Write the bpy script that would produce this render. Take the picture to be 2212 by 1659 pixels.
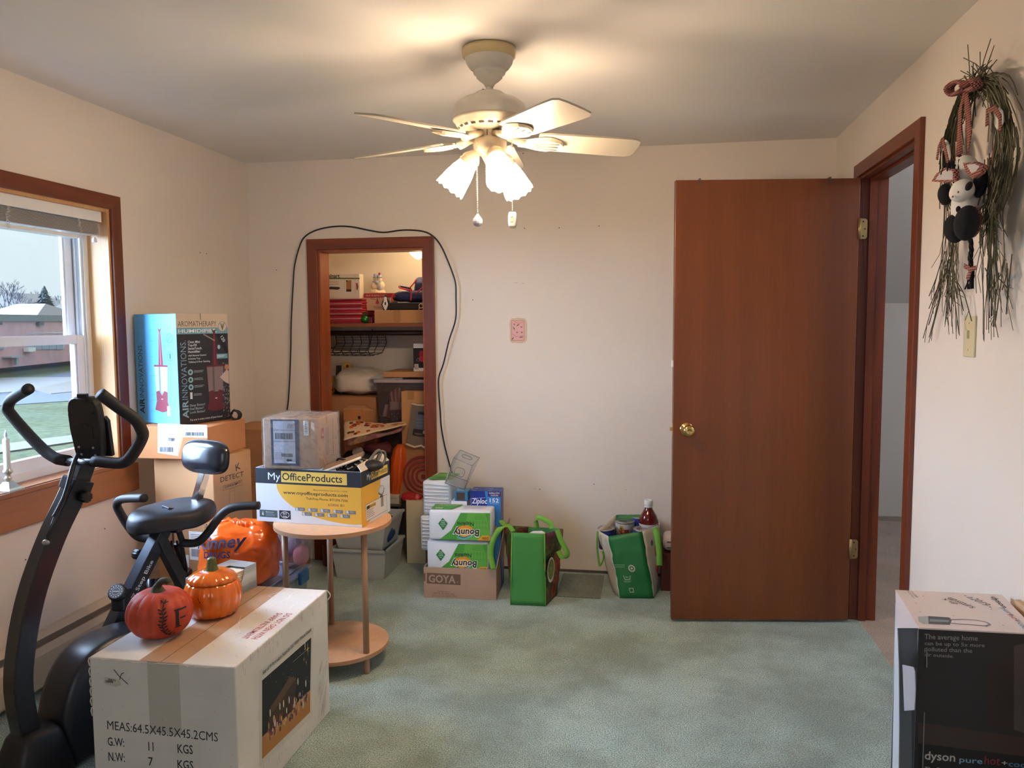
import bpy, bmesh, math, random
from math import sin, cos, pi, radians
from mathutils import Vector, Matrix, noise
random.seed(7)
V = Vector
SC = bpy.context.scene
COL = SC.collection
for o in list(bpy.data.objects): bpy.data.objects.remove(o)

# ---------------------------------------------------------------- camera
FPX = 1700.0
EYE = V((0, 0, 1.417))
FW = V((-0.17011362, 0.98215652, -0.08018685)).normalized()
RT = V((0.98539599, 0.17016306, -0.00626693)).normalized()
UP = RT.cross(FW)
cd = bpy.data.cameras.new('camera'); cam = bpy.data.objects.new('camera', cd); COL.objects.link(cam)
cd.sensor_fit = 'HORIZONTAL'; cd.sensor_width = 36; cd.lens = FPX / 2212 * 36; cd.clip_start = 0.05; cd.clip_end = 500
R3 = Matrix((RT, UP, -FW)).transposed()
cam.matrix_world = Matrix.Translation(EYE) @ R3.to_4x4()
SC.camera = cam

# ---------------------------------------------------------------- light and exposure
def lin(c):
    if isinstance(c, str):
        c = tuple(int(c[i:i + 2], 16) for i in (0, 2, 4))
    r = []
    for x in c[:3]:
        x = x / 255.0
        r.append(x / 12.92 if x <= 0.04045 else ((x + 0.055) / 1.055) ** 2.4)
    return tuple(r)
vs = SC.view_settings
vs.view_transform = 'Standard'; vs.look = 'None'; vs.gamma = 1.0; vs.use_curve_mapping = False
vs.exposure = 1.1
world = bpy.data.worlds.new('overcast_sky'); SC.world = world; world.use_nodes = True
wn = world.node_tree; wn.nodes.clear()
wo = wn.nodes.new('ShaderNodeOutputWorld'); wb = wn.nodes.new('ShaderNodeBackground')
tc = wn.nodes.new('ShaderNodeTexCoord'); sx = wn.nodes.new('ShaderNodeSeparateXYZ'); rp = wn.nodes.new('ShaderNodeValToRGB')
wn.links.new(tc.outputs['Generated'], sx.inputs[0]); wn.links.new(sx.outputs['Z'], rp.inputs[0])
rp.color_ramp.elements[0].position = 0.0; rp.color_ramp.elements[0].color = (*lin((218, 226, 234)), 1)
rp.color_ramp.elements[1].position = 0.30; rp.color_ramp.elements[1].color = (*lin((238, 243, 246)), 1)
wn.links.new(rp.outputs[0], wb.inputs[0]); wb.inputs[1].default_value = .57
wn.links.new(wb.outputs[0], wo.inputs[0])
def lamp(name, kind, loc, power, col, **k):
    d = bpy.data.lights.new(name, kind); d.energy = power; d.color = lin(col) if max(col) > 1 else col
    for a, b in k.items(): setattr(d, a, b)
    o = bpy.data.objects.new(name, d); COL.objects.link(o); o.location = loc
    return o
# bright overcast daylight: a very wide soft sun from the window side
sun = lamp('sun', 'SUN', (-20, 0, 12), 29.0, (198, 217, 255), angle=radians(85))
sun.rotation_euler = V((1.0, 0.30, -0.36)).to_track_quat('-Z', 'Y').to_euler()
port = lamp('window_portal', 'AREA', (-2.44, 2.66, 1.38), 1.0, (255, 255, 255), shape='RECTANGLE', size=1.0, size_y=1.2)
port.rotation_euler = V((1, 0, 0)).to_track_quat('-Z', 'Z').to_euler(); port.data.cycles.is_portal = True

rw = lamp('rear_fill_light', 'AREA', (-.7, -1.57, 1.45), 6.0, (238, 240, 255), shape='RECTANGLE', size=1.5, size_y=1.1)  # added fill behind the camera, standing in for a presumed, unseen window
rw.rotation_euler = V((0, 1, 0)).to_track_quat('-Z', 'Z').to_euler()

# ---------------------------------------------------------------- pixel rays of the photograph -> points in the room
def ray(u, v): return FW + RT * ((u - 1106) / FPX) - UP * ((v - 829.5) / FPX)
def az(u, v, z):
    d = ray(u, v); return EYE + d * ((z - EYE.z) / d.z)
def ay(u, v, y):
    d = ray(u, v); return EYE + d * (y / d.y)
def ax(u, v, x):
    d = ray(u, v); return EYE + d * (x / d.x)

# ---------------------------------------------------------------- materials
MATS = {}
def mat(name, col, rough=.6, metal=0., var=0., vsc=8., stretch=(1, 1, 1), bump=0., bsc=60., spec=.5, coat=0., emit=0., col2=None, detail=4, sss=0):
    if name in MATS: return MATS[name]
    m = bpy.data.materials.new(name); m.use_nodes = True; nt = m.node_tree; N = nt.nodes; L = nt.links
    b = N['Principled BSDF']; c = lin(col)
    b.inputs['Base Color'].default_value = (*c, 1); b.inputs['Roughness'].default_value = rough
    b.inputs['Metallic'].default_value = metal; b.inputs['Specular IOR Level'].default_value = spec
    b.inputs['Coat Weight'].default_value = coat
    if emit:
        b.inputs['Emission Color'].default_value = (*c, 1); b.inputs['Emission Strength'].default_value = emit
    if var or bump or col2:
        t = N.new('ShaderNodeTexCoord'); mp = N.new('ShaderNodeMapping'); mp.inputs['Scale'].default_value = stretch
        L.new(t.outputs['Object'], mp.inputs[0])
    if var or col2:
        nz = N.new('ShaderNodeTexNoise'); nz.inputs['Scale'].default_value = vsc; nz.inputs['Detail'].default_value = detail
        L.new(mp.outputs[0], nz.inputs[0])
        cr = N.new('ShaderNodeValToRGB'); cr.color_ramp.elements[0].position = .3; cr.color_ramp.elements[1].position = .7
        if col2: a, d = c, lin(col2)
        else: a = tuple(x * (1 - var) for x in c); d = tuple(min(1, x * (1 + var)) for x in c)
        cr.color_ramp.elements[0].color = (*a, 1); cr.color_ramp.elements[1].color = (*d, 1)
        L.new(nz.outputs[0], cr.inputs[0]); L.new(cr.outputs[0], b.inputs['Base Color'])
    if bump:
        n2 = N.new('ShaderNodeTexNoise'); n2.inputs['Scale'].default_value = bsc; n2.inputs['Detail'].default_value = 3
        L.new(mp.outputs[0], n2.inputs[0])
        bp = N.new('ShaderNodeBump'); bp.inputs['Strength'].default_value = bump; bp.inputs['Distance'].default_value = .004
        L.new(n2.outputs[0], bp.inputs['Height']); L.new(bp.outputs[0], b.inputs['Normal'])
    MATS[name] = m; return m
def sheer(name, col, opac, rough=.1, gloss=.08, surf=None):
    """clear or frosted plastic / window glass: see-through with a soft surface sheen"""
    if name in MATS: return MATS[name]
    m = bpy.data.materials.new(name); m.use_nodes = True; nt = m.node_tree; N = nt.nodes; L = nt.links; N.clear()
    out = N.new('ShaderNodeOutputMaterial'); mx = N.new('ShaderNodeMixShader'); tr = N.new('ShaderNodeBsdfTransparent')
    df = N.new('ShaderNodeBsdfDiffuse'); gl = N.new('ShaderNodeBsdfGlossy'); m2 = N.new('ShaderNodeMixShader')
    tr.inputs[0].default_value = (*lin(col), 1); df.inputs[0].default_value = (*lin(surf or col), 1)
    gl.inputs['Roughness'].default_value = rough
    mx.inputs[0].default_value = opac; L.new(tr.outputs[0], mx.inputs[1]); L.new(df.outputs[0], mx.inputs[2])
    fr = N.new('ShaderNodeLayerWeight'); fr.inputs[0].default_value = .5; pw = N.new('ShaderNodeMath'); pw.operation = 'POWER'; pw.inputs[1].default_value = 4.0
    L.new(fr.outputs['Facing'], pw.inputs[0])
    mu = N.new('ShaderNodeMath'); mu.operation = 'MULTIPLY_ADD'; mu.inputs[1].default_value = .5; mu.inputs[2].default_value = gloss
    mu.use_clamp = True; L.new(pw.outputs[0], mu.inputs[0]); L.new(mu.outputs[0], m2.inputs[0])
    L.new(mx.outputs[0], m2.inputs[1]); L.new(gl.outputs[0], m2.inputs[2]); L.new(m2.outputs[0], out.inputs[0])
    MATS[name] = m; return m
def wood(name, c1, c2, axis='z', scale=1., rough=.4, ring=6., bump=.08, coat=.15):
    """grain running along the given axis"""
    if name in MATS: return MATS[name]
    m = bpy.data.materials.new(name); m.use_nodes = True; nt = m.node_tree; N = nt.nodes; L = nt.links; b = N['Principled BSDF']
    t = N.new('ShaderNodeTexCoord'); mp = N.new('ShaderNodeMapping')
    s = {'x': (.06, 1, 1), 'y': (1, .06, 1), 'z': (1, 1, .06)}[axis]
    mp.inputs['Scale'].default_value = tuple(k * scale for k in s); L.new(t.outputs['Object'], mp.inputs[0])
    n1 = N.new('ShaderNodeTexNoise'); n1.inputs['Scale'].default_value = ring; n1.inputs['Detail'].default_value = 6; n1.inputs['Distortion'].default_value = 1.6
    n2 = N.new('ShaderNodeTexNoise'); n2.inputs['Scale'].default_value = 140; n2.inputs['Detail'].default_value = 3
    L.new(mp.outputs[0], n1.inputs[0]); L.new(mp.outputs[0], n2.inputs[0])
    cr = N.new('ShaderNodeValToRGB'); cr.color_ramp.elements[0].color = (*lin(c1), 1); cr.color_ramp.elements[1].color = (*lin(c2), 1)
    cr.color_ramp.elements[0].position = .32; cr.color_ramp.elements[1].position = .68
    L.new(n1.outputs[0], cr.inputs[0])
    mx = N.new('ShaderNodeMixRGB'); mx.blend_type = 'MULTIPLY'; mx.inputs[0].default_value = .35
    c3 = N.new('ShaderNodeValToRGB'); c3.color_ramp.elements[0].color = (.35, .3, .28, 1); c3.color_ramp.elements[1].position = .55
    L.new(n2.outputs[0], c3.inputs[0]); L.new(cr.outputs[0], mx.inputs[1]); L.new(c3.outputs[0], mx.inputs[2])
    L.new(mx.outputs[0], b.inputs['Base Color']); b.inputs['Roughness'].default_value = rough; b.inputs['Coat Weight'].default_value = coat
    b.inputs['Coat Roughness'].default_value = .3
    bp = N.new('ShaderNodeBump'); bp.inputs['Strength'].default_value = bump; bp.inputs['Distance'].default_value = .002
    L.new(n2.outputs[0], bp.inputs['Height']); L.new(bp.outputs[0], b.inputs['Normal'])
    MATS[name] = m; return m
def ink(col, rough=.6, gloss=None):
    if not isinstance(col, str): col = '%02x%02x%02x' % tuple(int(x) for x in col)
    return mat('ink_' + col, col, rough)
CARD = mat('cardboard_brown', (190, 142, 98), .85, var=.06, vsc=5, bump=.05, bsc=30)
CARD_D = mat('cardboard_dark', (168, 118, 78), .85, var=.07, vsc=6, bump=.05, bsc=30)
CARD_L = mat('cardboard_pale', (204, 170, 134), .85, var=.05, vsc=6, bump=.05, bsc=30)
TAPE = sheer('packing_tape_clear', (225, 205, 175), .10, .12, .06)
TAPE_B = mat('packing_tape_tan', (176, 128, 82), .25, var=.05)
BLACK = mat('black_plastic', (22, 23, 27), .38, bump=.03, bsc=300)
BLACK_M = mat('black_metal_paint', (14, 15, 19), .28, coat=.3)
CHROME = mat('chrome', (215, 218, 222), .12, 1.)
BRASS = mat('polished_brass', (220, 186, 120), .14, 1.)
WHITE = mat('white_plastic', (232, 232, 230), .35)
PAPER = mat('white_paper', (238, 238, 238), .7)

# ---------------------------------------------------------------- mesh builder
class MB:
    def __init__(s): s.v = []; s.f = []; s.mi = []; s.sm = []
    def add(s, vs, fs, mi=0, smooth=False, M=None):
        k = len(s.v)
        s.v += [(M @ V(p)) if M else V(p) for p in vs]
        for i, f in enumerate(fs):
            s.f.append(tuple(a + k for a in f)); s.mi.append(mi if isinstance(mi, int) else mi[i]); s.sm.append(smooth)
        return s
    def bx(s, lo, hi, mi=0, M=None):
        (a, b, c), (d, e, f) = lo, hi
        vs = [(a, b, c), (d, b, c), (d, e, c), (a, e, c), (a, b, f), (d, b, f), (d, e, f), (a, e, f)]
        return s.add(vs, [(0, 3, 2, 1), (4, 5, 6, 7), (0, 1, 5, 4), (1, 2, 6, 5), (2, 3, 7, 6), (3, 0, 4, 7)], mi, False, M)
    def box(s, c, d, mi=0, M=None):
        return s.bx([c[i] - d[i] / 2 for i in range(3)], [c[i] + d[i] / 2 for i in range(3)], mi, M)
    def rbox(s, c, d, r, mi=0, M=None, seg=2, smooth=False):
        bm = bmesh.new(); bmesh.ops.create_cube(bm, size=1)
        for v in bm.verts: v.co = V((v.co.x * d[0] + c[0], v.co.y * d[1] + c[1], v.co.z * d[2] + c[2]))
        bmesh.ops.bevel(bm, geom=bm.edges[:], offset=r, segments=seg, affect='EDGES', profile=.5, clamp_overlap=True)
        s.bm(bm, mi, M, smooth); return s
    def bm(s, bm, mi=0, M=None, smooth=False):
        bm.verts.ensure_lookup_table(); bm.verts.index_update()
        s.add([v.co.copy() for v in bm.verts], [tuple(v.index for v in f.verts) for f in bm.faces], mi, smooth, M); bm.free(); return s
    def prism(s, pts, o, u, v, th, mi=0, M=None):
        o, u, v = V(o), V(u).normalized(), V(v).normalized(); n = u.cross(v)
        a = [o + u * p[0] + v * p[1] for p in pts]; b = [p + n * th for p in a]; k = len(pts)
        fs = [tuple(range(k))[::-1], tuple(range(k, 2 * k))] + [(i, (i + 1) % k, k + (i + 1) % k, k + i) for i in range(k)]
        return s.add(a + b, fs, mi, False, M)
    def tube(s, pts, r, n=8, mi=0, M=None, closed=False, cap=True, flat=None, squ=None):
        pts = [V(p) for p in pts]; k = len(pts); rs = r if isinstance(r, (list, tuple)) else [r] * k
        T = []
        for i in range(k):
            a = pts[(i - 1) % k] if (closed or i > 0) else pts[i]; b = pts[(i + 1) % k] if (closed or i < k - 1) else pts[i]
            t = (b - a); T.append(t.normalized() if t.length > 1e-9 else V((0, 0, 1)))
        ref = V(flat) if flat else (V((0, 0, 1)) if abs(T[0].z) < .9 else V((1, 0, 0)))
        x = (ref - T[0] * ref.dot(T[0])).normalized(); vs = []
        for i in range(k):
            if flat: x = V(flat)
            x = (x - T[i] * x.dot(T[i])).normalized(); y = T[i].cross(x)
            for j in range(n):
                a = 2 * pi * (j + (.5 if n == 4 else 0)) / n
                ex = 1.0
                vs.append(pts[i] + x * (cos(a) * rs[i] * (squ[0] if squ else 1)) + y * (sin(a) * rs[i] * (squ[1] if squ else 1)))
        fs = []
        for i in range(k if closed else k - 1):
            for j in range(n):
                a, b = i * n + j, i * n + (j + 1) % n; c, d = ((i + 1) % k) * n + (j + 1) % n, ((i + 1) % k) * n + j
                fs.append((a, b, c, d))
        if cap and not closed: fs += [tuple(range(n))[::-1], tuple(range((k - 1) * n, k * n))]
        return s.add(vs, fs, mi, n > 4, M)
    def lathe(s, prof, n=24, mi=0, M=None, c=(0, 0, 0), smooth=True, ribs=0, amp=0, capb=False, capt=False, wave=None):
        vs = []; k = len(prof)
        for i, (r, z) in enumerate(prof):
            for j in range(n):
                a = 2 * pi * j / n; rr = r * (1 - amp * (0.5 + .5 * cos(a * ribs)) ** 3) if ribs else r
                zz = z + (wave(i, a) if wave else 0)
                vs.append((c[0] + rr * cos(a), c[1] + rr * sin(a), c[2] + zz))
        fs = [(i * n + j, i * n + (j + 1) % n, (i + 1) * n + (j + 1) % n, (i + 1) * n + j) for i in range(k - 1) for j in range(n)]
        if capb: fs.append(tuple(range(n))[::-1])
        if capt: fs.append(tuple(range((k - 1) * n, k * n)))
        return s.add(vs, fs, mi, smooth, M)
    def ell(s, c, r, n=16, m=10, mi=0, M=None, e=1.0):
        vs = []
        for i in range(m + 1):
            t = pi * i / m - pi / 2
            for j in range(n):
                a = 2 * pi * j / n
                p = [cos(t) * cos(a), cos(t) * sin(a), sin(t)]
                if e != 1: p = [math.copysign(abs(q) ** e, q) for q in p]
                vs.append((c[0] + r[0] * p[0], c[1] + r[1] * p[1], c[2] + r[2] * p[2]))
        fs = [(i * n + j, i * n + (j + 1) % n, (i + 1) * n + (j + 1) % n, (i + 1) * n + j) for i in range(m) for j in range(n)]
        return s.add(vs, fs, mi, True, M)
    def grid(s, fn, nu, nv, mi=0, smooth=True, M=None, close=False):
        vs = [fn(i / (nu - 1 if not close else nu), j / (nv - 1)) for j in range(nv) for i in range(nu)]
        fs = []
        for j in range(nv - 1):
            for i in range(nu if close else nu - 1):
                i2 = (i + 1) % nu; fs.append((j * nu + i, j * nu + i2, (j + 1) * nu + i2, (j + 1) * nu + i))
        return s.add(vs, fs, mi, smooth, M)
    def jitter(s, amp, sc=8., seed=0):
        for i, p in enumerate(s.v): s.v[i] = p + noise.noise_vector(p * sc + V((seed, seed * .7, 3))) * amp
        return s
    def build(s, name, mats, parent=None, world=True, bevel=0, solid=0, sub=0):
        me = bpy.data.meshes.new(name)
        if parent is not None and world:
            inv = parent_matrix(parent).inverted(); vs = [inv @ p for p in s.v]
        else: vs = s.v
        me.from_pydata([tuple(p) for p in vs], [], s.f)
        for m in (mats if isinstance(mats, (list, tuple)) else [mats]): me.materials.append(m)
        me.polygons.foreach_set('material_index', s.mi); me.polygons.foreach_set('use_smooth', s.sm)
        bm = bmesh.new(); bm.from_mesh(me); bmesh.ops.remove_doubles(bm, verts=bm.verts, dist=1e-6)
        if not getattr(s, 'keep', False): bmesh.ops.recalc_face_normals(bm, faces=bm.faces)
        bm.to_mesh(me); bm.free(); me.update()
        o = bpy.data.objects.new(name, me); COL.objects.link(o)
        if parent is not None: o.parent = parent
        if solid:
            md = o.modifiers.new('thickness', 'SOLIDIFY'); md.thickness = solid; md.offset = 0
        if sub:
            md = o.modifiers.new('smooth', 'SUBSURF'); md.levels = sub; md.render_levels = sub
        if bevel:
            md = o.modifiers.new('edge', 'BEVEL'); md.width = bevel; md.segments = 2; md.limit_method = 'ANGLE'; md.angle_limit = radians(50)
        return o
def parent_matrix(o):
    m = Matrix.Translation(o.location) @ o.rotation_euler.to_matrix().to_4x4()
    return parent_matrix(o.parent) @ m if o.parent else m
def tag(o, label=None, cat=None, group=None, kind=None):
    if label: o['label'] = label
    if cat: o['category'] = cat
    if group: o['group'] = group
    if kind: o['kind'] = kind
    return o
def thing(name, label, cat, loc=(0, 0, 0), rz=0., group=None, rot=None):
    o = bpy.data.objects.new(name, None); COL.objects.link(o); o.location = loc; o.empty_display_size = .05
    o.rotation_euler = rot if rot else (0, 0, rz)
    return tag(o, label, cat, group)
def struct(name, mb, m, parent=None, **k):
    o = mb.build(name, m, parent, **k); o['kind'] = 'structure'; return o
def dup(root, loc=None, rz=None, label=None, group=None, parent=None):
    c = root.copy(); COL.objects.link(c)
    if parent is not None: c.parent = parent
    if loc is not None: c.location = loc
    if rz is not None: c.rotation_euler = (0, 0, rz)
    if label: c['label'] = label
    if group: c['group'] = group
    for ch in list(root.children):
        dup(ch, parent=c)
    return c

# ---------------------------------------------------------------- flat print on surfaces
_tx = {}
def textmesh(t, bold=0.):
    key = (t, bold)
    if key not in _tx:
        cu = bpy.data.curves.new('t', 'FONT'); cu.body = t; cu.size = 1.0; cu.offset = bold * .45; cu.resolution_u = 2
        ob = bpy.data.objects.new('t', cu); me = bpy.data.meshes.new_from_object(ob)
        vs = [v.co.copy() for v in me.vertices]; fs = [tuple(p.vertices) for p in me.polygons]
        bpy.data.objects.remove(ob); bpy.data.curves.remove(cu); bpy.data.meshes.remove(me)
        xs = [v.x for v in vs] or [0, 1]
        _tx[key] = (vs, fs, min(xs), max(xs))
    return _tx[key]
class Print:
    """collects flat shapes lying a fraction of a millimetre above a surface; o origin, u right, v up (world)"""
    def __init__(s, o, u, v, curve=None):
        s.o, s.u, s.v = V(o), V(u).normalized(), V(v).normalized(); s.n = s.u.cross(s.v); s.mb = MB(); s.mats = []; s.curve = curve; s.k = 1
    def frame(s, o, u, v): s.o, s.u, s.v = V(o), V(u).normalized(), V(v).normalized(); s.n = s.u.cross(s.v); return s
    def _m(s, c):
        m = c if isinstance(c, bpy.types.Material) else ink(c)
        if m not in s.mats: s.mats.append(m)
        return s.mats.index(m)
    def raw(s, pts, fs, c, lay=None):
        s.k += 1; h = .0003 + .000008 * s.k
        P = []
        for (x, y) in pts:
            P.append(s.curve(x, y, h) if s.curve else s.o + s.u * x + s.v * y + s.n * h)
        s.mb.add(P, fs, s._m(c))
    def poly(s, pts, c, lay=None): s.raw(pts, [tuple(range(len(pts)))], c, lay)
    def rect(s, x, y, w, h, c, lay=None):
        if s.curve:
            n = max(1, int(w / .01)); p = []
            for i in range(n + 1): p += [(x + w * i / n, y), (x + w * i / n, y + h)]
            s.raw(p, [(2 * i, 2 * i + 2, 2 * i + 3, 2 * i + 1) for i in range(n)], c, lay)
        else: s.poly([(x, y), (x + w, y), (x + w, y + h), (x, y + h)], c, lay)
    def ell(s, cx, cy, rx, ry, c, lay=None, n=20): s.poly([(cx + rx * cos(2 * pi * i / n), cy + ry * sin(2 * pi * i / n)) for i in range(n)], c, lay)
    def ring(s, cx, cy, r, w, c, lay=None, n=24, ry=None):
        ry = ry or r; p = []
        for i in range(n): a = 2 * pi * i / n; p += [(cx + r * cos(a), cy + ry * sin(a)), (cx + (r - w) * cos(a), cy + (ry - w) * sin(a))]
        s.raw(p, [(2 * i, (2 * i + 2) % (2 * n), (2 * i + 3) % (2 * n), 2 * i + 1) for i in range(n)], c, lay)
    def line(s, a, b, w, c, lay=None):
        a, b = V((*a, 0)), V((*b, 0)); d = (b - a).normalized(); n = V((-d.y, d.x, 0)) * w / 2
        s.poly([(p.x, p.y) for p in (a - n, b - n, b + n, a + n)], c, lay)
    def path(s, pts, w, c, lay=None):
        for a, b in zip(pts, pts[1:]): s.line(a, b, w, c, lay)
    def frame_rect(s, x, y, w, h, t, c, lay=None):
        s.rect(x, y, w, t, c, lay); s.rect(x, y + h - t, w, t, c, lay); s.rect(x, y, t, h, c, lay); s.rect(x + w - t, y, t, h, c, lay)
    def text(s, t, x, y, h, c, bold=0., w=None, al='l', rot=0., shear=0., flip=False, lay=None, rw=1.):
        """h is the capital height; w fits the string to a width; rot in degrees about the anchor"""
        vs, fs, x0, x1 = textmesh(t, bold); k = h / .70; sx = (w / max(1e-6, (x1 - x0))) if w else k * rw
        wd = (x1 - x0) * sx; off = {'l': 0, 'c': -wd / 2, 'r': -wd}[al]; ca, sa = cos(radians(rot)), sin(radians(rot)); P = []
        for p in vs:
            a = (p.x - x0) * sx + off + p.y * k * shear; b = p.y * k
            if flip: a, b = -a, -b
            P.append((x + a * ca - b * sa, y + a * sa + b * ca))
        s.raw(P, fs, c, lay)
    def lines(s, x, y, w, n, dy, t, c, lay=None, jit=.3):
        for i in range(n): s.rect(x, y - i * dy, w * (1 - jit * random.random()), t, c, lay)
    def barcode(s, x, y, w, h, c='202020', lay=None, vert=False):
        q = 0; L = h if vert else w
        while q < L * .97:
            b = L * random.uniform(.008, .03); b = min(b, L - q)
            if vert: s.rect(x, y + q, w, b, c, lay)
            else: s.rect(x + q, y, b, h, c, lay)
            q += b + L * random.uniform(.008, .022)
    def px(s, u, v):
        d = ray(u, v); q = EYE + d * ((s.o - EYE).dot(s.n) / d.dot(s.n)) - s.o; return (q.dot(s.u), q.dot(s.v))
    def ppoly(s, pix, c, lay=None): s.poly([s.px(*q) for q in pix], c, lay)
    def ptext(s, t, a, b, top, c, bold=0., shear=0., lay=None):
        """a: left end of the baseline, b: right end, top: a point at capital height (all as seen in the photograph)"""
        A, B, T = V((*s.px(*a), 0)), V((*s.px(*b), 0)), V((*s.px(*top), 0)); d = B - A; L = d.length; n = V((-d.y, d.x, 0)) / L; h = (T - A).dot(n); fl = h < 0
        if fl: s.text(t, B.x, B.y, -h, c, bold, L, 'l', math.degrees(math.atan2(-d.y, -d.x)), shear, False, lay)
        else: s.text(t, A.x, A.y, h, c, bold, L, 'l', math.degrees(math.atan2(d.y, d.x)), shear, False, lay)
    def build(s, parent, name='print'):
        if not s.mb.f: return None
        s.mb.keep = True
        return s.mb.build(name, s.mats, parent)

def carton(name, label, cat, A, rz, w, d, h, m, bev=.003, group=None, bulge=0., open_top=False, wall=.004, child='carton'):
    """a box: A is its near left bottom corner, w along local x, d along local y"""
    t = thing(name, label, cat, A, rz, group)
    b = MB()
    if open_top:
        b.bx((0, 0, 0), (w, d, wall)); b.bx((0, 0, wall), (w, wall, h)); b.bx((0, d - wall, wall), (w, d, h))
        b.bx((0, wall, wall), (wall, d - wall, h)); b.bx((w - wall, wall, wall), (w, d - wall, h))
        b.build(child, m, t, world=False)
    else:
        b.bx((0, 0, 0), (w, d, h)); b.build(child, m, t, world=False, bevel=bev)
    return t
def face(t, side, w, d, h, pr=None):
    """print frame on a side of a carton thing, in world coordinates"""
    M = parent_matrix(t); R = M.to_3x3()
    fr = {'front': ((0, 0, 0), (1, 0, 0), (0, 0, 1)), 'right': ((w, 0, 0), (0, 1, 0), (0, 0, 1)), 'left': ((0, d, 0), (0, -1, 0), (0, 0, 1)), 'top': ((0, 0, h), (1, 0, 0), (0, 1, 0))}[side]
    if pr: return pr.frame(M @ V(fr[0]), R @ V(fr[1]), R @ V(fr[2]))
    return Print(M @ V(fr[0]), R @ V(fr[1]), R @ V(fr[2]))
def smoothpath(P, n=6, closed=False):
    P = [V(p) for p in P]; k = len(P); out = []
    rng = range(k if closed else k - 1)
    for i in rng:
        p1, p2 = P[i], P[(i + 1) % k]; p0 = P[(i - 1) % k] if (closed or i > 0) else p1; p3 = P[(i + 2) % k] if (closed or i < k - 2) else p2
        for j in range(n):
            t = j / n; out.append(.5 * ((2 * p1) + (p2 - p0) * t + (2 * p0 - 5 * p1 + 4 * p2 - p3) * t * t + (3 * p1 - p0 - 3 * p2 + p3) * t ** 3))
    if not closed: out.append(P[-1])
    return out
# ================================================================ THE ROOM
XL, XR, YB, YF, H = -2.32, .944, 4.35, -1.6, 2.342
WALLM = mat('wall_paint_cream', (226, 216, 204), .75, var=.012, vsc=3, bump=.04, bsc=90)
CEILM = mat('ceiling_paint', (234, 228, 220), .85, var=.015, vsc=3, bump=.05, bsc=60)
TRIMM = wood('stained_trim_wood', (94, 40, 20), (132, 62, 32), 'z', 1., .42)
TRIMX = wood('stained_trim_wood_across', (94, 40, 20), (132, 62, 32), 'x', 1., .42)
TRIMY = wood('stained_trim_wood_deep', (94, 40, 20), (132, 62, 32), 'y', 1., .42)
PINE = wood('pine_board', (196, 146, 92), (214, 168, 112), 'z', 1., .5, ring=3, bump=.04)
PINEY = wood('pine_board_sill', (140, 86, 50), (168, 110, 68), 'y', 1., .5, ring=3, bump=.04)

def carpet_mat(name, c1, c2, c3):
    m = bpy.data.materials.new(name); m.use_nodes = True; nt = m.node_tree; N = nt.nodes; L = nt.links; b = N['Principled BSDF']
    t = N.new('ShaderNodeTexCoord')
    n1 = N.new('ShaderNodeTexNoise'); n1.inputs['Scale'].default_value = 210; n1.inputs['Detail'].default_value = 2
    n2 = N.new('ShaderNodeTexNoise'); n2.inputs['Scale'].default_value = 2.6; n2.inputs['Detail'].default_value = 5; n2.inputs['Roughness'].default_value = .65
    L.new(t.outputs['Object'], n1.inputs[0]); L.new(t.outputs['Object'], n2.inputs[0])
    r1 = N.new('ShaderNodeValToRGB'); e = r1.color_ramp.elements; e[0].position = .36; e[1].position = .62
    e[0].color = (*lin(c1), 1); e[1].color = (*lin(c2), 1)
    L.new(n1.outputs[0], r1.inputs[0])
    r2 = N.new('ShaderNodeValToRGB'); e = r2.color_ramp.elements; e[0].position = .38; e[1].position = .60; e[0].color = (*lin(c3), 1); e[1].color = (1, 1, 1, 1)
    L.new(n2.outputs[0], r2.inputs[0])
    mx = N.new('ShaderNodeMixRGB'); mx.blend_type = 'MULTIPLY'; mx.inputs[0].default_value = .8
    L.new(r1.outputs[0], mx.inputs[1]); L.new(r2.outputs[0], mx.inputs[2]); L.new(mx.outputs[0], b.inputs['Base Color'])
    b.inputs['Roughness'].default_value = 1; b.inputs['Specular IOR Level'].default_value = .1; b.inputs['Sheen Weight'].default_value = .35; b.inputs['Sheen Roughness'].default_value = .6
    bp = N.new('ShaderNodeBump'); bp.inputs['Strength'].default_value = .9; bp.inputs['Distance'].default_value = .006
    L.new(n1.outputs[0], bp.inputs['Height']); L.new(bp.outputs[0], b.inputs['Normal'])
    return m
CARPET = carpet_mat('green_carpet', (102, 132, 125), (186, 212, 206), (186, 188, 182))
TAN = carpet_mat('tan_carpet', (138, 118, 102), (192, 172, 156), (222, 218, 212))
DARKC = carpet_mat('carpet_unfaded', (66, 84, 74), (122, 138, 122), (206, 206, 200))
struct('floor', MB().bx((-2.45, YF - .1, -.1), (.99, 5.2, 0)), CARPET)
struct('floor_hall', MB().bx((.99, 1.5, -.1), (3.6, 6.2, 0)), TAN)
fl = bpy.data.objects['floor']
b = MB(); q = [az(1215, 1240, 0), az(1312, 1240, 0), az(1290, 1290, 0), az(1202, 1288, 0)]
b.bx((-.46, 3.93, 0), (-.23, 4.30, .003)); b.build('unfaded_carpet_patch', DARKC, fl)['label'] = 'darker green unfaded carpet rectangle'
b = MB(); b.bx((XL - .14, YF - .14, H), (XR + .14, YB + .13, H + .1)); struct('ceiling', b, CEILM)

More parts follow.
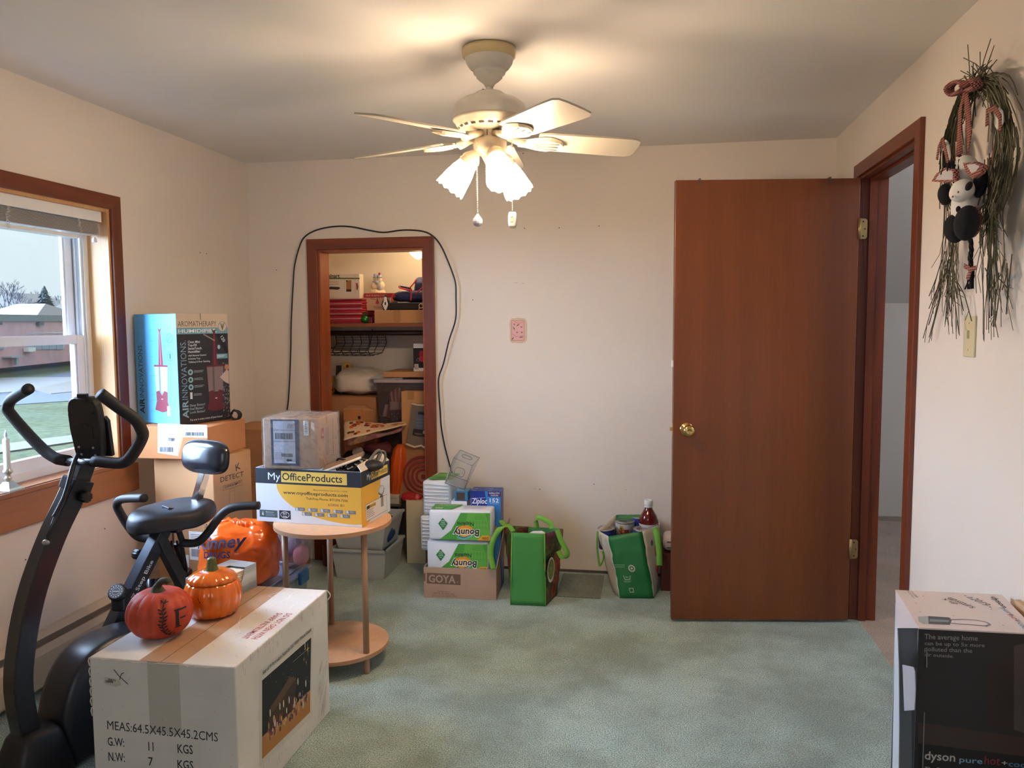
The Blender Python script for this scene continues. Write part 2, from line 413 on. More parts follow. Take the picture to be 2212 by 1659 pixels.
def wall_open(axis, p, q, a0, a1, z1, op):
    """wall slab between p..q on its axis, spanning a0..a1, with an opening (b0,b1,zb,zt)"""
    mb = MB()
    def blk(u0, u1, w0, w1):
        if u1 - u0 < 1e-4 or w1 - w0 < 1e-4: return
        if axis == 'x': mb.bx((p, u0, w0), (q, u1, w1))
        else: mb.bx((u0, p, w0), (u1, q, w1))
    if op:
        b0, b1, zb, zt = op
        blk(a0, b0, 0, z1); blk(b1, a1, 0, z1); blk(b0, b1, 0, zb); blk(b0, b1, zt, z1)
    else: blk(a0, a1, 0, z1)
    return mb
# openings
CX0, CX1, CZ = -1.897, -1.249, 1.838            # closet
DY0, DY1, DZ = 3.053, 3.853, 2.062              # doorway in the right wall
WY0, WY1, WZ0, WZ1 = 2.20, 3.13, .80, 1.915     # window in the left wall
wbk = struct('wall_back', wall_open('y', YB, YB + .115, XL - .14, XR + .115, H, (CX0, CX1, 0, CZ)), WALLM)
wrt = struct('wall_right', wall_open('x', XR, XR + .115, YF, YB, H, (DY0, DY1, 0, DZ)), WALLM)
wlf = struct('wall_left', wall_open('x', XL - .14, XL, YF, YB, H, (WY0, WY1, WZ0 - .021, WZ1)), WALLM)
struct('wall_front', wall_open('y', YF - .12, YF, XL - .14, XR + .115, H, None), WALLM)
# nail holes and scuffs
def marks(par, pts, nm):
    pr = Print((0, 0, 0), (1, 0, 0), (0, 0, 1)); mb = MB()
    for p, s in pts: mb.ell(p, (s, s, s), 6, 4)
    o = mb.build(nm, mat('nail_black', (30, 26, 24), .6), par); o['kind'] = 'stuff'; return o
marks(wbk, [(ay(u, v, YB), .003) for u, v in ((1130, 331), (1133, 493), (1208, 492), (1294, 488), (1021, 648), (597, 583), (1283, 1046), (1166, 1057))], 'nail_holes')
marks(wlf, [(ax(u, v, XL), .003) for u, v in ((432, 546), (446, 548), (226, 1142), (55, 1209))], 'nail_holes')
mb = MB()
for u, v, l in ((1115, 611, .02), (1129, 612, .016), (1155, 1056, .012), (1352, 1058, .01)):
    p = ay(u, v, YB); mb.bx((p.x - l / 2, YB - .0008, p.z - .0006), (p.x + l / 2, YB, p.z + .0006))
mb.build('scuff_marks', mat('scuff_grey', (120, 112, 104)), wbk)['kind'] = 'stuff'
# small gap line at the foot of the back wall
struct('trim_1', MB().bx((-1.16, YB - .012, 0), (.93, YB, .012)), mat('carpet_tack_strip', (86, 84, 78), .9))

# ---- closet
b = MB(); CB, CXa, CXb, CT = 5.03, -2.25, -.95, 2.05
b.bx((CXa, CB, 0), (CXb, CB + .1, CT)); struct('wall_closet_back', b, WALLM)
struct('wall_closet_left', MB().bx((CXa - .1, YB + .115, 0), (CXa, CB + .1, CT)), WALLM)
struct('wall_closet_right', MB().bx((CXb, YB + .115, 0), (CXb + .1, CB + .1, CT)), WALLM)
struct('ceiling_closet', MB().bx((CXa - .1, YB + .115, CT), (CXb + .1, CB + .1, CT + .08)), WALLM)
def casing_set(name, axis, plane, out, a0, a1, z1, w, th, z0=0., bottom=False, mats=None, label=None):
    """mitred casing round an opening; a0,a1 inner edges; out = +-1 direction the casing projects"""
    ob = MB(); ms = mats or [TRIMM, TRIMX if axis == 'y' else TRIMY]
    def pt(a, z, k): return (plane + out * th * k, a, z) if axis == 'x' else (a, plane + out * th * k, z)
    def quad(p, mi):
        vs = [pt(a, z, 0) for a, z in p] + [pt(a, z, 1) for a, z in p]
        ob.add(vs, [(0, 1, 2, 3), (4, 5, 6, 7), (0, 1, 5, 4), (1, 2, 6, 5), (2, 3, 7, 6), (3, 0, 4, 7)], mi)
    quad([(a0 - w, z0), (a0, z0), (a0, z1), (a0 - w, z1 + w)], 0)
    quad([(a1, z0), (a1 + w, z0), (a1 + w, z1 + w), (a1, z1)], 0)
    quad([(a0 - w, z1 + w), (a0, z1), (a1, z1), (a1 + w, z1 + w)], 1)
    o = struct(name, ob, ms, bevel=.003)
    return o
casing_set('trim_2', 'y', YB, -1, CX0 + .006, CX1 - .006, CZ - .006, .062, .018)
JAMBO = wood('closet_jamb_wood', (140, 66, 30), (164, 86, 42), 'z', 1., .45)
b = MB(); b.bx((CX0, YB - .002, 0), (CX0 + .018, YB + .125, CZ)); b.bx((CX1 - .018, YB - .002, 0), (CX1, YB + .125, CZ)); b.bx((CX0 + .018, YB - .002, CZ - .018), (CX1 - .018, YB + .125, CZ))
struct('trim_3', b, JAMBO, bevel=.001)
# closet shelf with its cleat
SH = ay(800, 700, 4.62).z
b = MB(); b.bx((CXa, 4.60, 1.385), (CXb, CB, 1.405)); struct('trim_4', b, wood('closet_shelf_board', (120, 62, 30), (150, 82, 44), 'x', 1., .5))
SHZ = 1.405
b = MB(); b.bx((CXa, 4.60, 1.29), (CXa + .10, CB, 1.385)); struct('trim_5', b, TRIMY)
t = thing('closet_rod', 'dark round hanging rod across the closet under its shelf', 'rod', (-1.6, 4.72, 1.345))
b = MB(); b.tube([(CXa, 4.72, 1.345), (CXb, 4.72, 1.345)], .016, 12); b.build('pole', mat('rod_dark', (44, 28, 20), .4), t)
b = MB(); b.lathe([(.03, 0), (.03, .012), (.018, .02)], 16, M=Matrix.Translation((CXa + .1, 4.72, 1.345)) @ Matrix.Rotation(pi / 2, 4, 'Y'), capb=True, capt=True); b.build('socket', mat('rod_dark', (44, 28, 20)), t)
# closet globe lamp
lp = ay(903, 520, 4.72); DROP = .04
t = thing('closet_lamp', 'glowing frosted glass globe lamp on the closet ceiling', 'lamp', (lp.x, 4.72, CT))
b = MB(); b.lathe([(.055, 0), (.055, -.03), (.03, -.05)], 20, c=(lp.x, 4.72, CT), capb=True); b.lathe([(.03, -.05), (.03, -.09)], 20, c=(lp.x, 4.72, CT)); b.build('lamp_base', WHITE, t)
prof = [(.03, -.05), (.058, -.075), (.072, -.11), (.066, -.15), (.045, -.185), (.022, -.205), (.006, -.213), (0, -.214)]
b = MB(); b.lathe(prof, 28, c=(lp.x, 4.72, CT - DROP)); GLOBE = mat('glowing_closet_glass', (255, 222, 170), .4, emit=9.0); b.build('globe', GLOBE, t)

# ---- doorway in the right wall, casing, jambs, stops
casing_set('trim_6', 'x', XR, -1, DY0 + .006, DY1 - .006, DZ - .006, .058, .018)
b = MB()
b.bx((XR - .002, DY0, 0), (XR + .117, DY0 + .018, DZ)); b.bx((XR - .002, DY1 - .018, 0), (XR + .117, DY1, DZ)); b.bx((XR - .002, DY0 + .018, DZ - .018), (XR + .117, DY1 - .018, DZ))
b.bx((XR + .036, DY0 + .018, 0), (XR + .07, DY0 + .030, DZ - .018)); b.bx((XR + .036, DY1 - .030, 0), (XR + .07, DY1 - .018, DZ - .018)); b.bx((XR + .036, DY0 + .03, DZ - .030), (XR + .07, DY1 - .03, DZ - .018))
struct('trim_7', b, TRIMM, bevel=.0015)
b = MB(); sp = ax(1959, 978, XR + .02); b.rbox((XR + .03, DY0 + .020, sp.z), (.05, .003, .06), .001); b.bx((XR - .004, DY0 + .017, sp.z - .02), (XR + .002, DY0 + .022, sp.z + .02)); struct('trim_8', b, BRASS)
# ---- hall beyond: knee wall and sloping ceiling
HALLM = mat('hall_paint', (206, 204, 198), .8, bump=.03, bsc=90)
struct('wall_hall', MB().bx((1.06, 5.81, 0), (3.6, 5.9, 1.54)), HALLM)
b = MB(); b.prism([(5.81, 1.52), (4.0, 2.75), (4.0, 2.85), (5.91, 1.58)], (1.0, 0, 0), (0, 1, 0), (0, 0, 1), 2.6); struct('ceiling_hall', b, HALLM)
struct('ceiling_hall_flat', MB().bx((1.06, 1.4, 2.75), (3.6, 4.02, 2.85)), HALLM)
struct('wall_hall_right', MB().bx((3.5, 1.4, 0), (3.6, 5.9, 2.8)), HALLM)
struct('wall_hall_front', MB().bx((1.06, 1.4, 0), (3.6, 1.5, 2.8)), HALLM)
struct('wall_hall_left', MB().bx((.95, YB + .12, 0), (1.06, 5.9, 2.8)), HALLM)
struct('baseboard_hall', MB().bx((1.06, 5.795, 0), (3.5, 5.81, .03)), mat('hall_base', (150, 140, 128)))
lamp('hall_lamp', 'POINT', (2.4, 3.2, 2.3), 9, (255, 236, 214), shadow_soft_size=.15)

# ---- the open door leaf
HX, HY = .930, 3.79
DW, DH, DT = .822, 2.03, .035
VENEER = wood('door_veneer', (102, 52, 22), (130, 70, 32), 'z', .8, .42, ring=3.2, bump=.05, coat=.2)
dr = struct('door_1', MB().bx((-DW, 0, .012), (0, DT, .012 + DH)), VENEER, bevel=.002)
dr.location = (HX, HY, 0); dr.rotation_euler = (0, 0, .1445)
Md = parent_matrix(dr)
def dbuild(mb, name, m): 
    for i, p in enumerate(mb.v): mb.v[i] = Md @ p
    return mb.build(name, m, dr)
kz = ay(1487, 925, 3.72).z
for sgn in (-1, 1):
    y0 = 0 if sgn < 0 else DT
    b = MB(); Mk = Matrix.Translation((-DW + .062, y0, kz)) @ Matrix.Rotation(pi / 2 * (1 if sgn < 0 else -1), 4, 'X')
    b.lathe([(.033, 0), (.033, .003), (.027, .008), (.013, .011), (.0115, .03), (.018, .036), (.026, .043), (.0275, .052), (.024, .062), (.016, .067), (.008, .067), (.006, .063), (0, .063)], 28, M=Mk, capb=True)
    dbuild(b, 'door_knob', BRASS)
b = MB(); b.bx((-DW - .002, .006, kz - .03), (-DW + .001, .029, kz + .03)); b.bx((-DW - .012, .011, kz - .008), (-DW - .001, .024, kz + .008)); dbuild(b, 'latch_plate', BRASS)
b = MB(); b.rbox((-DW - .004, .017, 1.215), (.008, .016, .03), .002); dbuild(b, 'bolt_catch', WHITE)
for zz in (ax(1862, 494, .94).z, ax(1843, 1188, .94).z):
    b = MB(); b.prism([(0, -.045), (.022, -.045), (.03, -.037), (.03, .037), (.022, .045), (0, .045)], (.004, -.001, zz), (1, 0, 0), (0, 0, 1), .002)
    b.tube([(0, -.003, zz - .046), (0, -.003, zz + .046)], .006, 10)
    for k, xx in ((-.032, .012), (0, .02), (.032, .012)): b.ell((.004 + xx, -.003, zz + k), (.004, .002, .004), 10, 6, 1)
    dbuild(b, 'hinge', [mat('dull_brass', (168, 148, 104), .4, .8), mat('screw_dark', (70, 60, 46), .4, .7)])
for xx in (-DW + .108, -.135):
    b = MB(); z1 = DH + .012
    b.tube([(xx, DT + .004, z1 - .03), (xx, DT + .004, z1 + .004), (xx, -.004, z1 + .004), (xx, -.004, z1 - .022), (xx, -.010, z1 - .024)], .004, 4); dbuild(b, 'over_door_hook', mat('hook_grey', (110, 106, 100), .35, .8))

# ================================================================ THE WINDOW
VINYL = mat('white_vinyl', (226, 230, 234), .35)
GLASS = sheer('window_glass', (244, 250, 250), .015, .02, .0)
wn1 = casing_set('window_1', 'x', XL, 1, WY0 + .005, WY1 - .005, WZ1 - .005, .062, .018, z0=WZ0 + .02)
def wpart(mb, nm, m, lab=None, **k):
    o = mb.build(nm, m, wn1, **k)
    if lab: o['label'] = lab
    return o
b = MB(); b.bx((XL - .10, WY1 - .018, WZ0), (XL + .003, WY1, WZ1)); b.bx((XL - .10, WY0, WZ0), (XL + .003, WY0 + .018, WZ1)); b.bx((XL - .10, WY0 + .018, WZ1 - .018), (XL + .003, WY1 - .018, WZ1)); wpart(b, 'jamb_board', PINE, 'pale bare pine boards lining the window')
b = MB(); b.bx((XL - .10, WY0, WZ0 - .02), (XL + .02, WY1, WZ0)); b.bx((XL, WY0 - .05, WZ0 - .02), (XL + .022, WY1 + .055, WZ0)); wpart(b, 'sill', PINEY, 'varnished pine window stool', bevel=.003)
b = MB(); b.bx((XL, WY0 - .055, .655), (XL + .018, WY1 + .10, WZ0 - .02)); wpart(b, 'apron', PINEY, 'knotty varnished pine board under the sill', bevel=.004)
# vinyl frame
x0, x1 = XL - .19, XL - .10
b = MB()
b.bx((x0, WY1 - .045, WZ0 - .02), (x1, WY1 + .01, WZ1 + .02)); b.bx((x0, WY0 - .01, WZ0 - .02), (x1, WY0 + .045, WZ1 + .02)); b.bx((x0, WY0 + .045, WZ1 - .04), (x1, WY1 - .045, WZ1 + .02)); b.bx((x0, WY0 + .045, WZ0 - .02), (x1, WY1 - .045, WZ0 + .035))
for k in range(3):
    b.bx((x0 + .02 + .028 * k, WY1 - .055, WZ0), (x0 + .026 + .028 * k, WY1 - .045, WZ1))
    b.bx((x0 + .02 + .028 * k, WY0 + .045, WZ0), (x0 + .026 + .028 * k, WY0 + .055, WZ1))
wpart(b, 'outer_frame', VINYL, bevel=.001)
MZ = ax(100, 735, XL - .13).z
def sash(nm, xa, xb, za, zb, st, rl_t, rl_b):
    b = MB(); ya, yb_ = WY0 + .05, WY1 - .05
    b.bx((xa, ya, za), (xb, ya + st, zb)); b.bx((xa, yb_ - st, za), (xb, yb_, zb)); b.bx((xa, ya + st, zb - rl_t), (xb, yb_ - st, zb)); b.bx((xa, ya + st, za), (xb, yb_ - st, za + rl_b))
    for s0, s1 in ((ya + st, ya + st + .008), (yb_ - st - .008, yb_ - st)): b.bx((xa + .006, s0, za + rl_b), (xb - .006, s1, zb - rl_t))
    o = wpart(b, nm, VINYL, bevel=.002)
    g = MB(); xm = (xa + xb) / 2; g.bx((xm - .002, ya + st, za + rl_b), (xm + .002, yb_ - st, zb - rl_t)); g.build('pane', GLASS, o)
    return o
sash('upper_sash', x0 + .012, x0 + .038, MZ - .02, WZ1 - .035, .042, .04, .035)
sash('lower_sash', x0 + .048, x0 + .078, WZ0 + .03, MZ + .018, .045, .038, .05)
# raised mini blind
b = MB(); zt = WZ1 - .018
b.bx((XL - .075, WY0 + .03, zt - .045), (XL - .015, WY1 - .03, zt)); bl = thing('window_blind', 'white mini blind raised in a bundle at the window head', 'blind', (XL - .05, 2.5, zt))
b.build('headrail', mat('blind_white', (228, 228, 226), .4), bl, bevel=.002)
b = MB(); yy0, yy1 = WY0 + .035, WY1 - .035
for k in range(13):
    z = zt - .052 - k * .0042; b.bx((XL - .07, yy0, z), (XL - .022, yy1, z + .0018))
b.build('slat_stack', mat('blind_slat', (196, 190, 182), .35, .2), bl)
b = MB(); b.rbox((XL - .046, 2.54, zt - .118), (.05, yy1 - yy0, .016), .004); b.build('bottom_rail', mat('blind_white', (228, 228, 226)), bl)
for yc in (WY1 - .16, 2.59, WY0 + .16):
    b = MB()
    P = [(XL - .018 + random.uniform(-.004, .006), yc + random.uniform(-.012, .012), zt - .045 - .085 * i / 14) for i in range(15)]
    b.tube(P, .0014, 4)
    P = [(XL - .018 + random.uniform(-.004, .006), yc + random.uniform(-.012, .012), zt - .045 - .085 * i / 14) for i in range(15)]
    b.tube(P, .0014, 4)
    b.build('cord', mat('blind_cord', (224, 214, 204)), bl)
b = MB(); b.lathe([(.004, .02), (.010, .012), (.011, 0), (.0, -.003)], 12, c=(XL - .02, WY1 - .075, zt - .133)); b.build('cord_knob', WHITE, bl)

casing_set('added_rear_casing', 'y', YF, 1, -1.45, .05, 2.0, .062, .018, z0=.9)  # unseen casing added around the fill lamp; the wall has no opening here
# ---- candlestick on the sill
cp = ax(16, 1050, XL - .02); cx_, cy_ = XL - .015, cp.y
t = thing('candlestick', 'pale window candlestick with tall white candle on the sill', 'candlestick', (cx_, cy_, WZ0))
b = MB()
CST = mat('candlestick_pewter', (188, 190, 176), .3, .7)
b.add([(cx_ + sx_ * r, cy_ + sy_ * r, WZ0 + z) for (r, z) in ((.036, 0), (.036, .006), (.026, .012), (.012, .034)) for sx_, sy_ in ((-1, -1), (1, -1), (1, 1), (-1, 1))],
      [(i * 4 + j, i * 4 + (j + 1) % 4, i * 4 + 4 + (j + 1) % 4, i * 4 + 4 + j) for i in range(3) for j in range(4)] + [(3, 2, 1, 0)])
b.lathe([(.012, .034), (.010, .040), (.015, .046), (.010, .052), (.008, .06), (.016, .068), (.017, .074), (.012, .08), (.012, .084)], 20, c=(cx_, cy_, WZ0), capt=True); b.build('holder', CST, t)
b = MB(); b.lathe([(.0115, .08), (.0115, .19), (.009, .193), (.003, .2)], 18, c=(cx_, cy_, WZ0)); b.build('candle', mat('candle_white', (214, 222, 220), .4), t)
b = MB(); b.lathe([(.002, .196), (.006, .205), (.005, .214), (0, .228)], 10, c=(cx_, cy_, WZ0)); b.build('bulb', mat('bulb_clear', (200, 214, 235), .1), t)

# ---- baseboard heater on the left wall
HTM = mat('heater_cream', (196, 184, 164), .45, var=.02, vsc=5)
t = thing('baseboard_heater', 'long cream metal baseboard heater along the left wall', 'heater', (XL, 2.0, 0))
b = MB(); ya, yb_ = YF + .02, 3.72
b.bx((XL, ya, .02), (XL + .012, yb_, .235)); b.prism([(0, .235), (.055, .222), (.055, .219), (0, .23)], (XL, ya, 0), (1, 0, 0), (0, 0, 1), -(yb_ - ya)); b.build('back_plate', HTM, t)
b = MB(); b.prism([(.052, .045), (.066, .045), (.066, .165), (.05, .19), (.046, .19), (.06, .163), (.06, .05), (.052, .05)], (XL, ya, 0), (1, 0, 0), (0, 0, 1), -(yb_ - ya)); b.build('front_cover', HTM, t)
b = MB(); b.bx((XL + .014, ya, .06), (XL + .045, yb_, .16)); b.build('fin_element', mat('heater_dark', (24, 22, 20), .7), t)
b = MB(); b.bx((XL, yb_, .01), (XL + .068, yb_ + .03, .237)); b.build('end_cap', HTM, t)

# ================================================================ OUTSIDE
GZ = -3.3
GR = carpet_mat('lawn_grass', (66, 78, 58), (92, 100, 76), (214, 198, 170))
for n in GR.node_tree.nodes:
    if n.type == 'BSDF_PRINCIPLED': n.inputs['Sheen Weight'].default_value = 0
    if n.type == 'TEX_NOISE': n.inputs['Scale'].default_value = 3.0 if n.inputs['Scale'].default_value > 100 else .09
ROAD = mat('asphalt_road', (50, 56, 70), .9, var=.12, vsc=.35, stretch=(1, .25, 1))
PAVE = mat('concrete_path', (98, 96, 92), .9, var=.05, vsc=.5)
struct('ground', MB().bx((-260, -40, GZ - .3), (-2.6, 260, GZ)), GR)
def gpoly(nm, pix, m, h, z=GZ):
    P = [az(u, v, z) for u, v in pix]; b = MB(); k = len(P)
    b.add([V((p.x, p.y, z)) for p in P] + [V((p.x, p.y, z + h)) for p in P], [tuple(range(k)), tuple(range(k, 2 * k))] + [(i, (i + 1) % k, k + (i + 1) % k, k + i) for i in range(k)])
    return struct(nm, b, m)
gpoly('ground_pavement', [(-160, 818), (220, 815), (220, 833), (-160, 862)], PAVE, .05)
gpoly('ground_road', [(-160, 862), (220, 790), (220, 852), (-160, 880)], ROAD, .02)
gpoly('ground_crossing', [(-160, 868), (220, 836), (220, 862), (-160, 888)], mat('asphalt_pale', (68, 74, 86), .9, var=.08, vsc=.3), .03)
gpoly('ground_island', [(70, 842), (150, 825), (220, 822), (220, 842), (110, 852)], mat('island_gravel', (92, 86, 76), .95, var=.1, vsc=.5), .06)
gpoly('ground_footpath', [(-160, 984), (220, 934), (220, 948), (-160, 1004)], PAVE, .06)
def pix_box(mb, u0, u1, v0, v1, D, th, mi=0, off=0.):
    """upright block facing the room across the road, at depth D along the view"""
    ctr = ray((u0 + u1) / 2, 700); 
    a = EYE + ray(u0, v1) * D; c = EYE + ray(u1, v0) * D
    n = BN; u = BU
    P0 = V((a.x, a.y, a.z)); L = (V((c.x, c.y, 0)) - V((a.x, a.y, 0))).dot(u)
    return P0, L, c.z - a.z
BU = (az(150, 790, GZ) - az(-40, 812, GZ)); BU.z = 0; BU.normalize(); BN = V((BU.y, -BU.x, 0)); BN = BN if BN.dot(EYE) - BN.dot(az(0, 810, GZ)) > 0 else -BN
B0 = az(-40, 812, GZ)
def on_facade(u, v, off=0.):
    d = ray(u, v); k = ((B0 + BN * off) - EYE).dot(BN) / d.dot(BN); return EYE + d * k
def fblock(mb, u0, u1, v0, v1, th, mi=0, off=0.):
    a, c = on_facade(u0, v1, off), on_facade(u1, v0, off); L = (c - a).dot(BU); hh = c.z - a.z
    mb.prism([(0, 0), (L, 0), (L, hh), (0, hh)], a - BN * (th if th > 0 else 0), BU, (0, 0, 1), abs(th) * (1 if BU.cross(V((0, 0, 1))).dot(BN) > 0 else -1), mi)
BRICK = mat('red_brick', (206, 164, 170), .9, var=.10, vsc=.8, bump=.2, bsc=6)
t = thing('brick_building', 'long flat roofed red brick building across the road', 'building', on_facade(60, 800))
b = MB(); fblock(b, -330, 330, 690, 830, 9.0); b.build('wall', BRICK, t)
b = MB(); fblock(b, -330, 330, 684, 694, 9.4, off=.25); b.build('roof_edge', mat('parapet_pale', (130, 134, 138), .6), t)
def facade_window(u0, u1, v0, v1, n):
    b = MB(); fblock(b, u0, u1, v0, v1, .12, off=.08); o = b.build('window', mat('far_window_frame', (214, 216, 218), .6), t)
    b = MB()
    for i in range(n):
        w = (u1 - u0) / n; fblock(b, u0 + w * i + 1.0, u0 + w * (i + 1) - 1.0, v0 + 2, v1 - 2, .04, off=.13)
    b.build('pane', mat('far_window_glass', (150, 160, 184), .2), o)
facade_window(58, 138, 735, 757, 5); facade_window(56, 136, 718, 722, 4); facade_window(-60, 10, 735, 757, 4)
b = MB(); fblock(b, 62, 77, 750, 760, .5, off=.55); b.build('air_conditioner', WHITE, t)
b = MB(); fblock(b, 25, 52, 768, 773, .9, off=.9); fblock(b, 36, 40, 773, 788, .25, off=.6); b.build('entrance_canopy', mat('canopy_grey', (168, 176, 184)), t)
for q in ((85, 95, 696, 703), (-14, 5, 696, 702)):
    b = MB(); fblock(b, *q, .3, off=.35); b.build('wall_vent', mat('vent_grey', (96, 96, 110)), t)
# houses beyond
def gable_house(nm, lab, u0, u1, vb, vt, vr, D, wallc, roofc, hip=True):
    a, c = ay(u0, vb, D), ay(u1, vb, D); z0 = GZ; z1 = ay((u0 + u1) / 2, vt, D).z; zr = ay((u0 + u1) / 2, vr, D).z; dp = 9.
    t = thing(nm, lab, 'house', ((a.x + c.x) / 2, D, GZ))
    MB().bx((a.x, D, z0), (c.x, D + dp, z1)).build('wall', wallc, t)
    e = .5; ym = D + dp / 2; ins = (c.x - a.x) * (.28 if hip else 0.0)
    vs = [(a.x - e, D - e, z1), (c.x + e, D - e, z1), (c.x + e, D + dp + e, z1), (a.x - e, D + dp + e, z1), (a.x - e + ins, ym, zr), (c.x + e - ins, ym, zr)]
    if not hip: xm = (a.x + c.x) / 2; vs[4] = (xm, D - e, zr); vs[5] = (xm, D + dp + e, zr)
    fs = [(0, 1, 5, 4), (1, 2, 5), (2, 3, 4, 5), (3, 0, 4), (0, 3, 2, 1)] if hip else [(0, 1, 4), (1, 2, 5, 4), (2, 3, 5), (3, 0, 4, 5), (0, 3, 2, 1)]
    MB().add(vs, fs).build('roof', roofc, t)
    b = MB(); w = (c.x - a.x); b.bx((a.x + w * .30, D - .05, z1 - 1.5), (a.x + w * .62, D + .01, z1 - .5)); b.build('window', mat('far_window_glass', (150, 160, 184)), t)
    return t
ROOFW = mat('roof_pale', (112, 106, 100), .8); SIDW = mat('siding_cream', (150, 148, 140), .8)
gable_house('house', 'white house with low hipped roof behind the brick building', -40, 80, 700, 682, 655, 105, SIDW, ROOFW)
gable_house('house', 'white gabled house behind the hipped one', -30, 62, 700, 662, 632, 130, SIDW, ROOFW, False)
gable_house('house', 'pale gabled house at the right edge of the window view', 118, 230, 700, 668, 640, 120, mat('siding_lilac', (120, 116, 128), .8), ROOFW, False)
# trees
BARK = mat('far_bark', (66, 68, 84), .9)
def bare_tree(lab, u, vb, vt, D, seed, dense=6):
    random.seed(seed); base = ay(u, vb, D); top = ay(u, vt, D); hh = top.z - GZ; base = V((base.x, D, GZ))
    t = thing('bare_tree', lab, 'tree', base); tr = MB(); tw = MB()
    tr.tube([base, base + V((.1, 0, hh * .3)), base + V((-.1, 0, hh * .5))], [.30, .22, .15], 7)
    def grow(p, d, L, r, k):
        q = p + d * L; (tr if k > 3 else tw).tube([p, p + d * L * .5 + V((random.uniform(-1, 1), random.uniform(-1, 1), .3)) * L * .06, q], [r, r * .8, r * .6], 4 if k < 4 else 5)
        if k == 0: return
        for i in range(3 if k > 1 else 4):
            n = (d + V((random.uniform(-1, 1), random.uniform(-1, 1), random.uniform(-.2, .7))) * .62).normalized(); grow(q, n, L * random.uniform(.62, .8), r * .6, k - 1)
    for i in range(5):
        a = i * 1.3 + random.random(); grow(base + V((0, 0, hh * (.28 + .05 * i))), V((cos(a) * .6, sin(a) * .6, .8)).normalized(), hh * .19, .13, dense - 2)
    tr.build('trunk', BARK, t); o = tw.build('twigs', BARK, t); o['kind'] = 'stuff'
def fir_tree(lab, u, vb, vt, D, seed, wd):
    random.seed(seed); base = ay(u, vb, D); top = ay(u, vt, D); hh = top.z - GZ; base = V((base.x, D, GZ))
    t = thing('evergreen_tree', lab, 'tree', base); MB().tube([base, base + V((0, 0, hh * .95))], [.25, .05], 6).build('trunk', BARK, t); b = MB()
    for i in range(700):
        z = random.random() ** .7; R = wd * (1 - z) ** .8 * random.uniform(.55, 1.05) + .2; a = random.uniform(0, 2 * pi)
        c = base + V((cos(a) * R * .6, sin(a) * R * .6, hh * (.12 + .88 * z))); d = V((cos(a), sin(a), random.uniform(-.5, .1))) * R * .45; s = V((-sin(a), cos(a), .2)) * R * .2
        b.add([c - s, c + d, c + s, c - d * .3 + V((0, 0, .3))], [(0, 1, 2), (0, 2, 3)])
    o = b.build('foliage', mat('far_fir_green', (62, 80, 84), .9, var=.15, vsc=.5), t); o['kind'] = 'stuff'
bare_tree('tall bare tree behind the white house, nearest the left frame edge', 22, 700, 596, 118, 3)
bare_tree('smaller bare tree between the gabled house and the evergreen', 62, 700, 625, 150, 5)
bare_tree('bare tree to the right of the evergreen', 128, 700, 634, 150, 9)
fir_tree('greyish evergreen tree behind the right end of the brick building', 100, 700, 620, 125, 4, 4.2)
random.seed(11)
# ================================================================ CEILING FAN
FC = V((-.541, 2.71, 0)); IV = mat('fan_ivory', (198, 184, 158), .32, coat=.3); IVD = mat('fan_ivory_dull', (214, 208, 194), .45)
fan = thing('ceiling_fan', 'cream five blade ceiling fan with three glowing glass shades', 'fan', (FC.x, FC.y, H))
def fz(v): return ay(1057, v, FC.y).z
b = MB(); b.lathe([(.060, 0), (.0925, -.004), (.0935, -.012), (.091, -.028), (.083, -.036)], 40, c=(FC.x, FC.y, H), capb=True); b.build('canopy_ring', mat('fan_gold_cream', (212, 190, 140), .25, coat=.3), fan)
b = MB(); b.lathe([(.083, -.034), (.079, -.05), (.068, -.067), (.052, -.077), (.056, -.080), (.054, -.086), (.044, -.092), (.045, -.098), (.034, -.108), (.020, -.118), (.015, -.128)], 40, c=(FC.x, FC.y, H), capt=True); b.build('canopy', IVD, fan)
b = MB(); b.lathe([(.0125, 2.235), (.0125, 2.205), (.0175, 2.203), (.0175, 2.185)], 20, c=FC, capb=True, capt=True); b.build('down_rod', IVD, fan)
b = MB(); b.tube([(FC.x - .024, FC.y - .005, 2.205), (FC.x - .012, FC.y, 2.203)], .003, 8); b.build('set_screw', mat('screw_dark', (70, 60, 46), .4, .7), fan)
b = MB(); b.lathe([(0, 2.196), (.045, 2.194), (.056, 2.186), (.060, 2.178), (.098, 2.168), (.120, 2.152), (.125, 2.140), (.1255, 2.105)], 48, c=FC); b.build('motor_housing', IVD, fan)
b = MB(); b.lathe([(.1255, 2.106), (.127, 2.100), (.121, 2.095), (.117, 2.087), (.108, 2.075), (.100, 2.070), (.078, 2.064), (.05, 2.062), (0, 2.062)], 48, c=FC); b.build('vent_ring', IV, fan)
b = MB()
for k in range(22):
    a0 = 2 * pi * k / 22; P = []
    for j in range(4):
        a = a0 + j * .055
        for r, z in ((.1095, 2.0762), (.1035, 2.0712)): P.append((FC.x + r * cos(a), FC.y + r * sin(a), z - .0008))
    b.add(P, [(2 * j, 2 * j + 1, 2 * j + 3, 2 * j + 2) for j in range(3)])
o = b.build('vent_slots', mat('slot_dark', (60, 50, 40), .8), fan); o['kind'] = 'stuff'
b = MB(); b.lathe([(.046, 2.064), (.046, 2.040), (.058, 2.036), (.058, 2.004), (.050, 1.996), (.036, 1.985), (.02, 1.975), (.012, 1.972)], 36, c=FC, capt=True); b.build('light_kit_hub', IV, fan)
b = MB(); b.bx((FC.x - .0012, FC.y - .0475, 2.042), (FC.x + .0012, FC.y - .044, 2.062)); b.build('hub_seam', mat('slot_dark', (60, 50, 40)), fan)
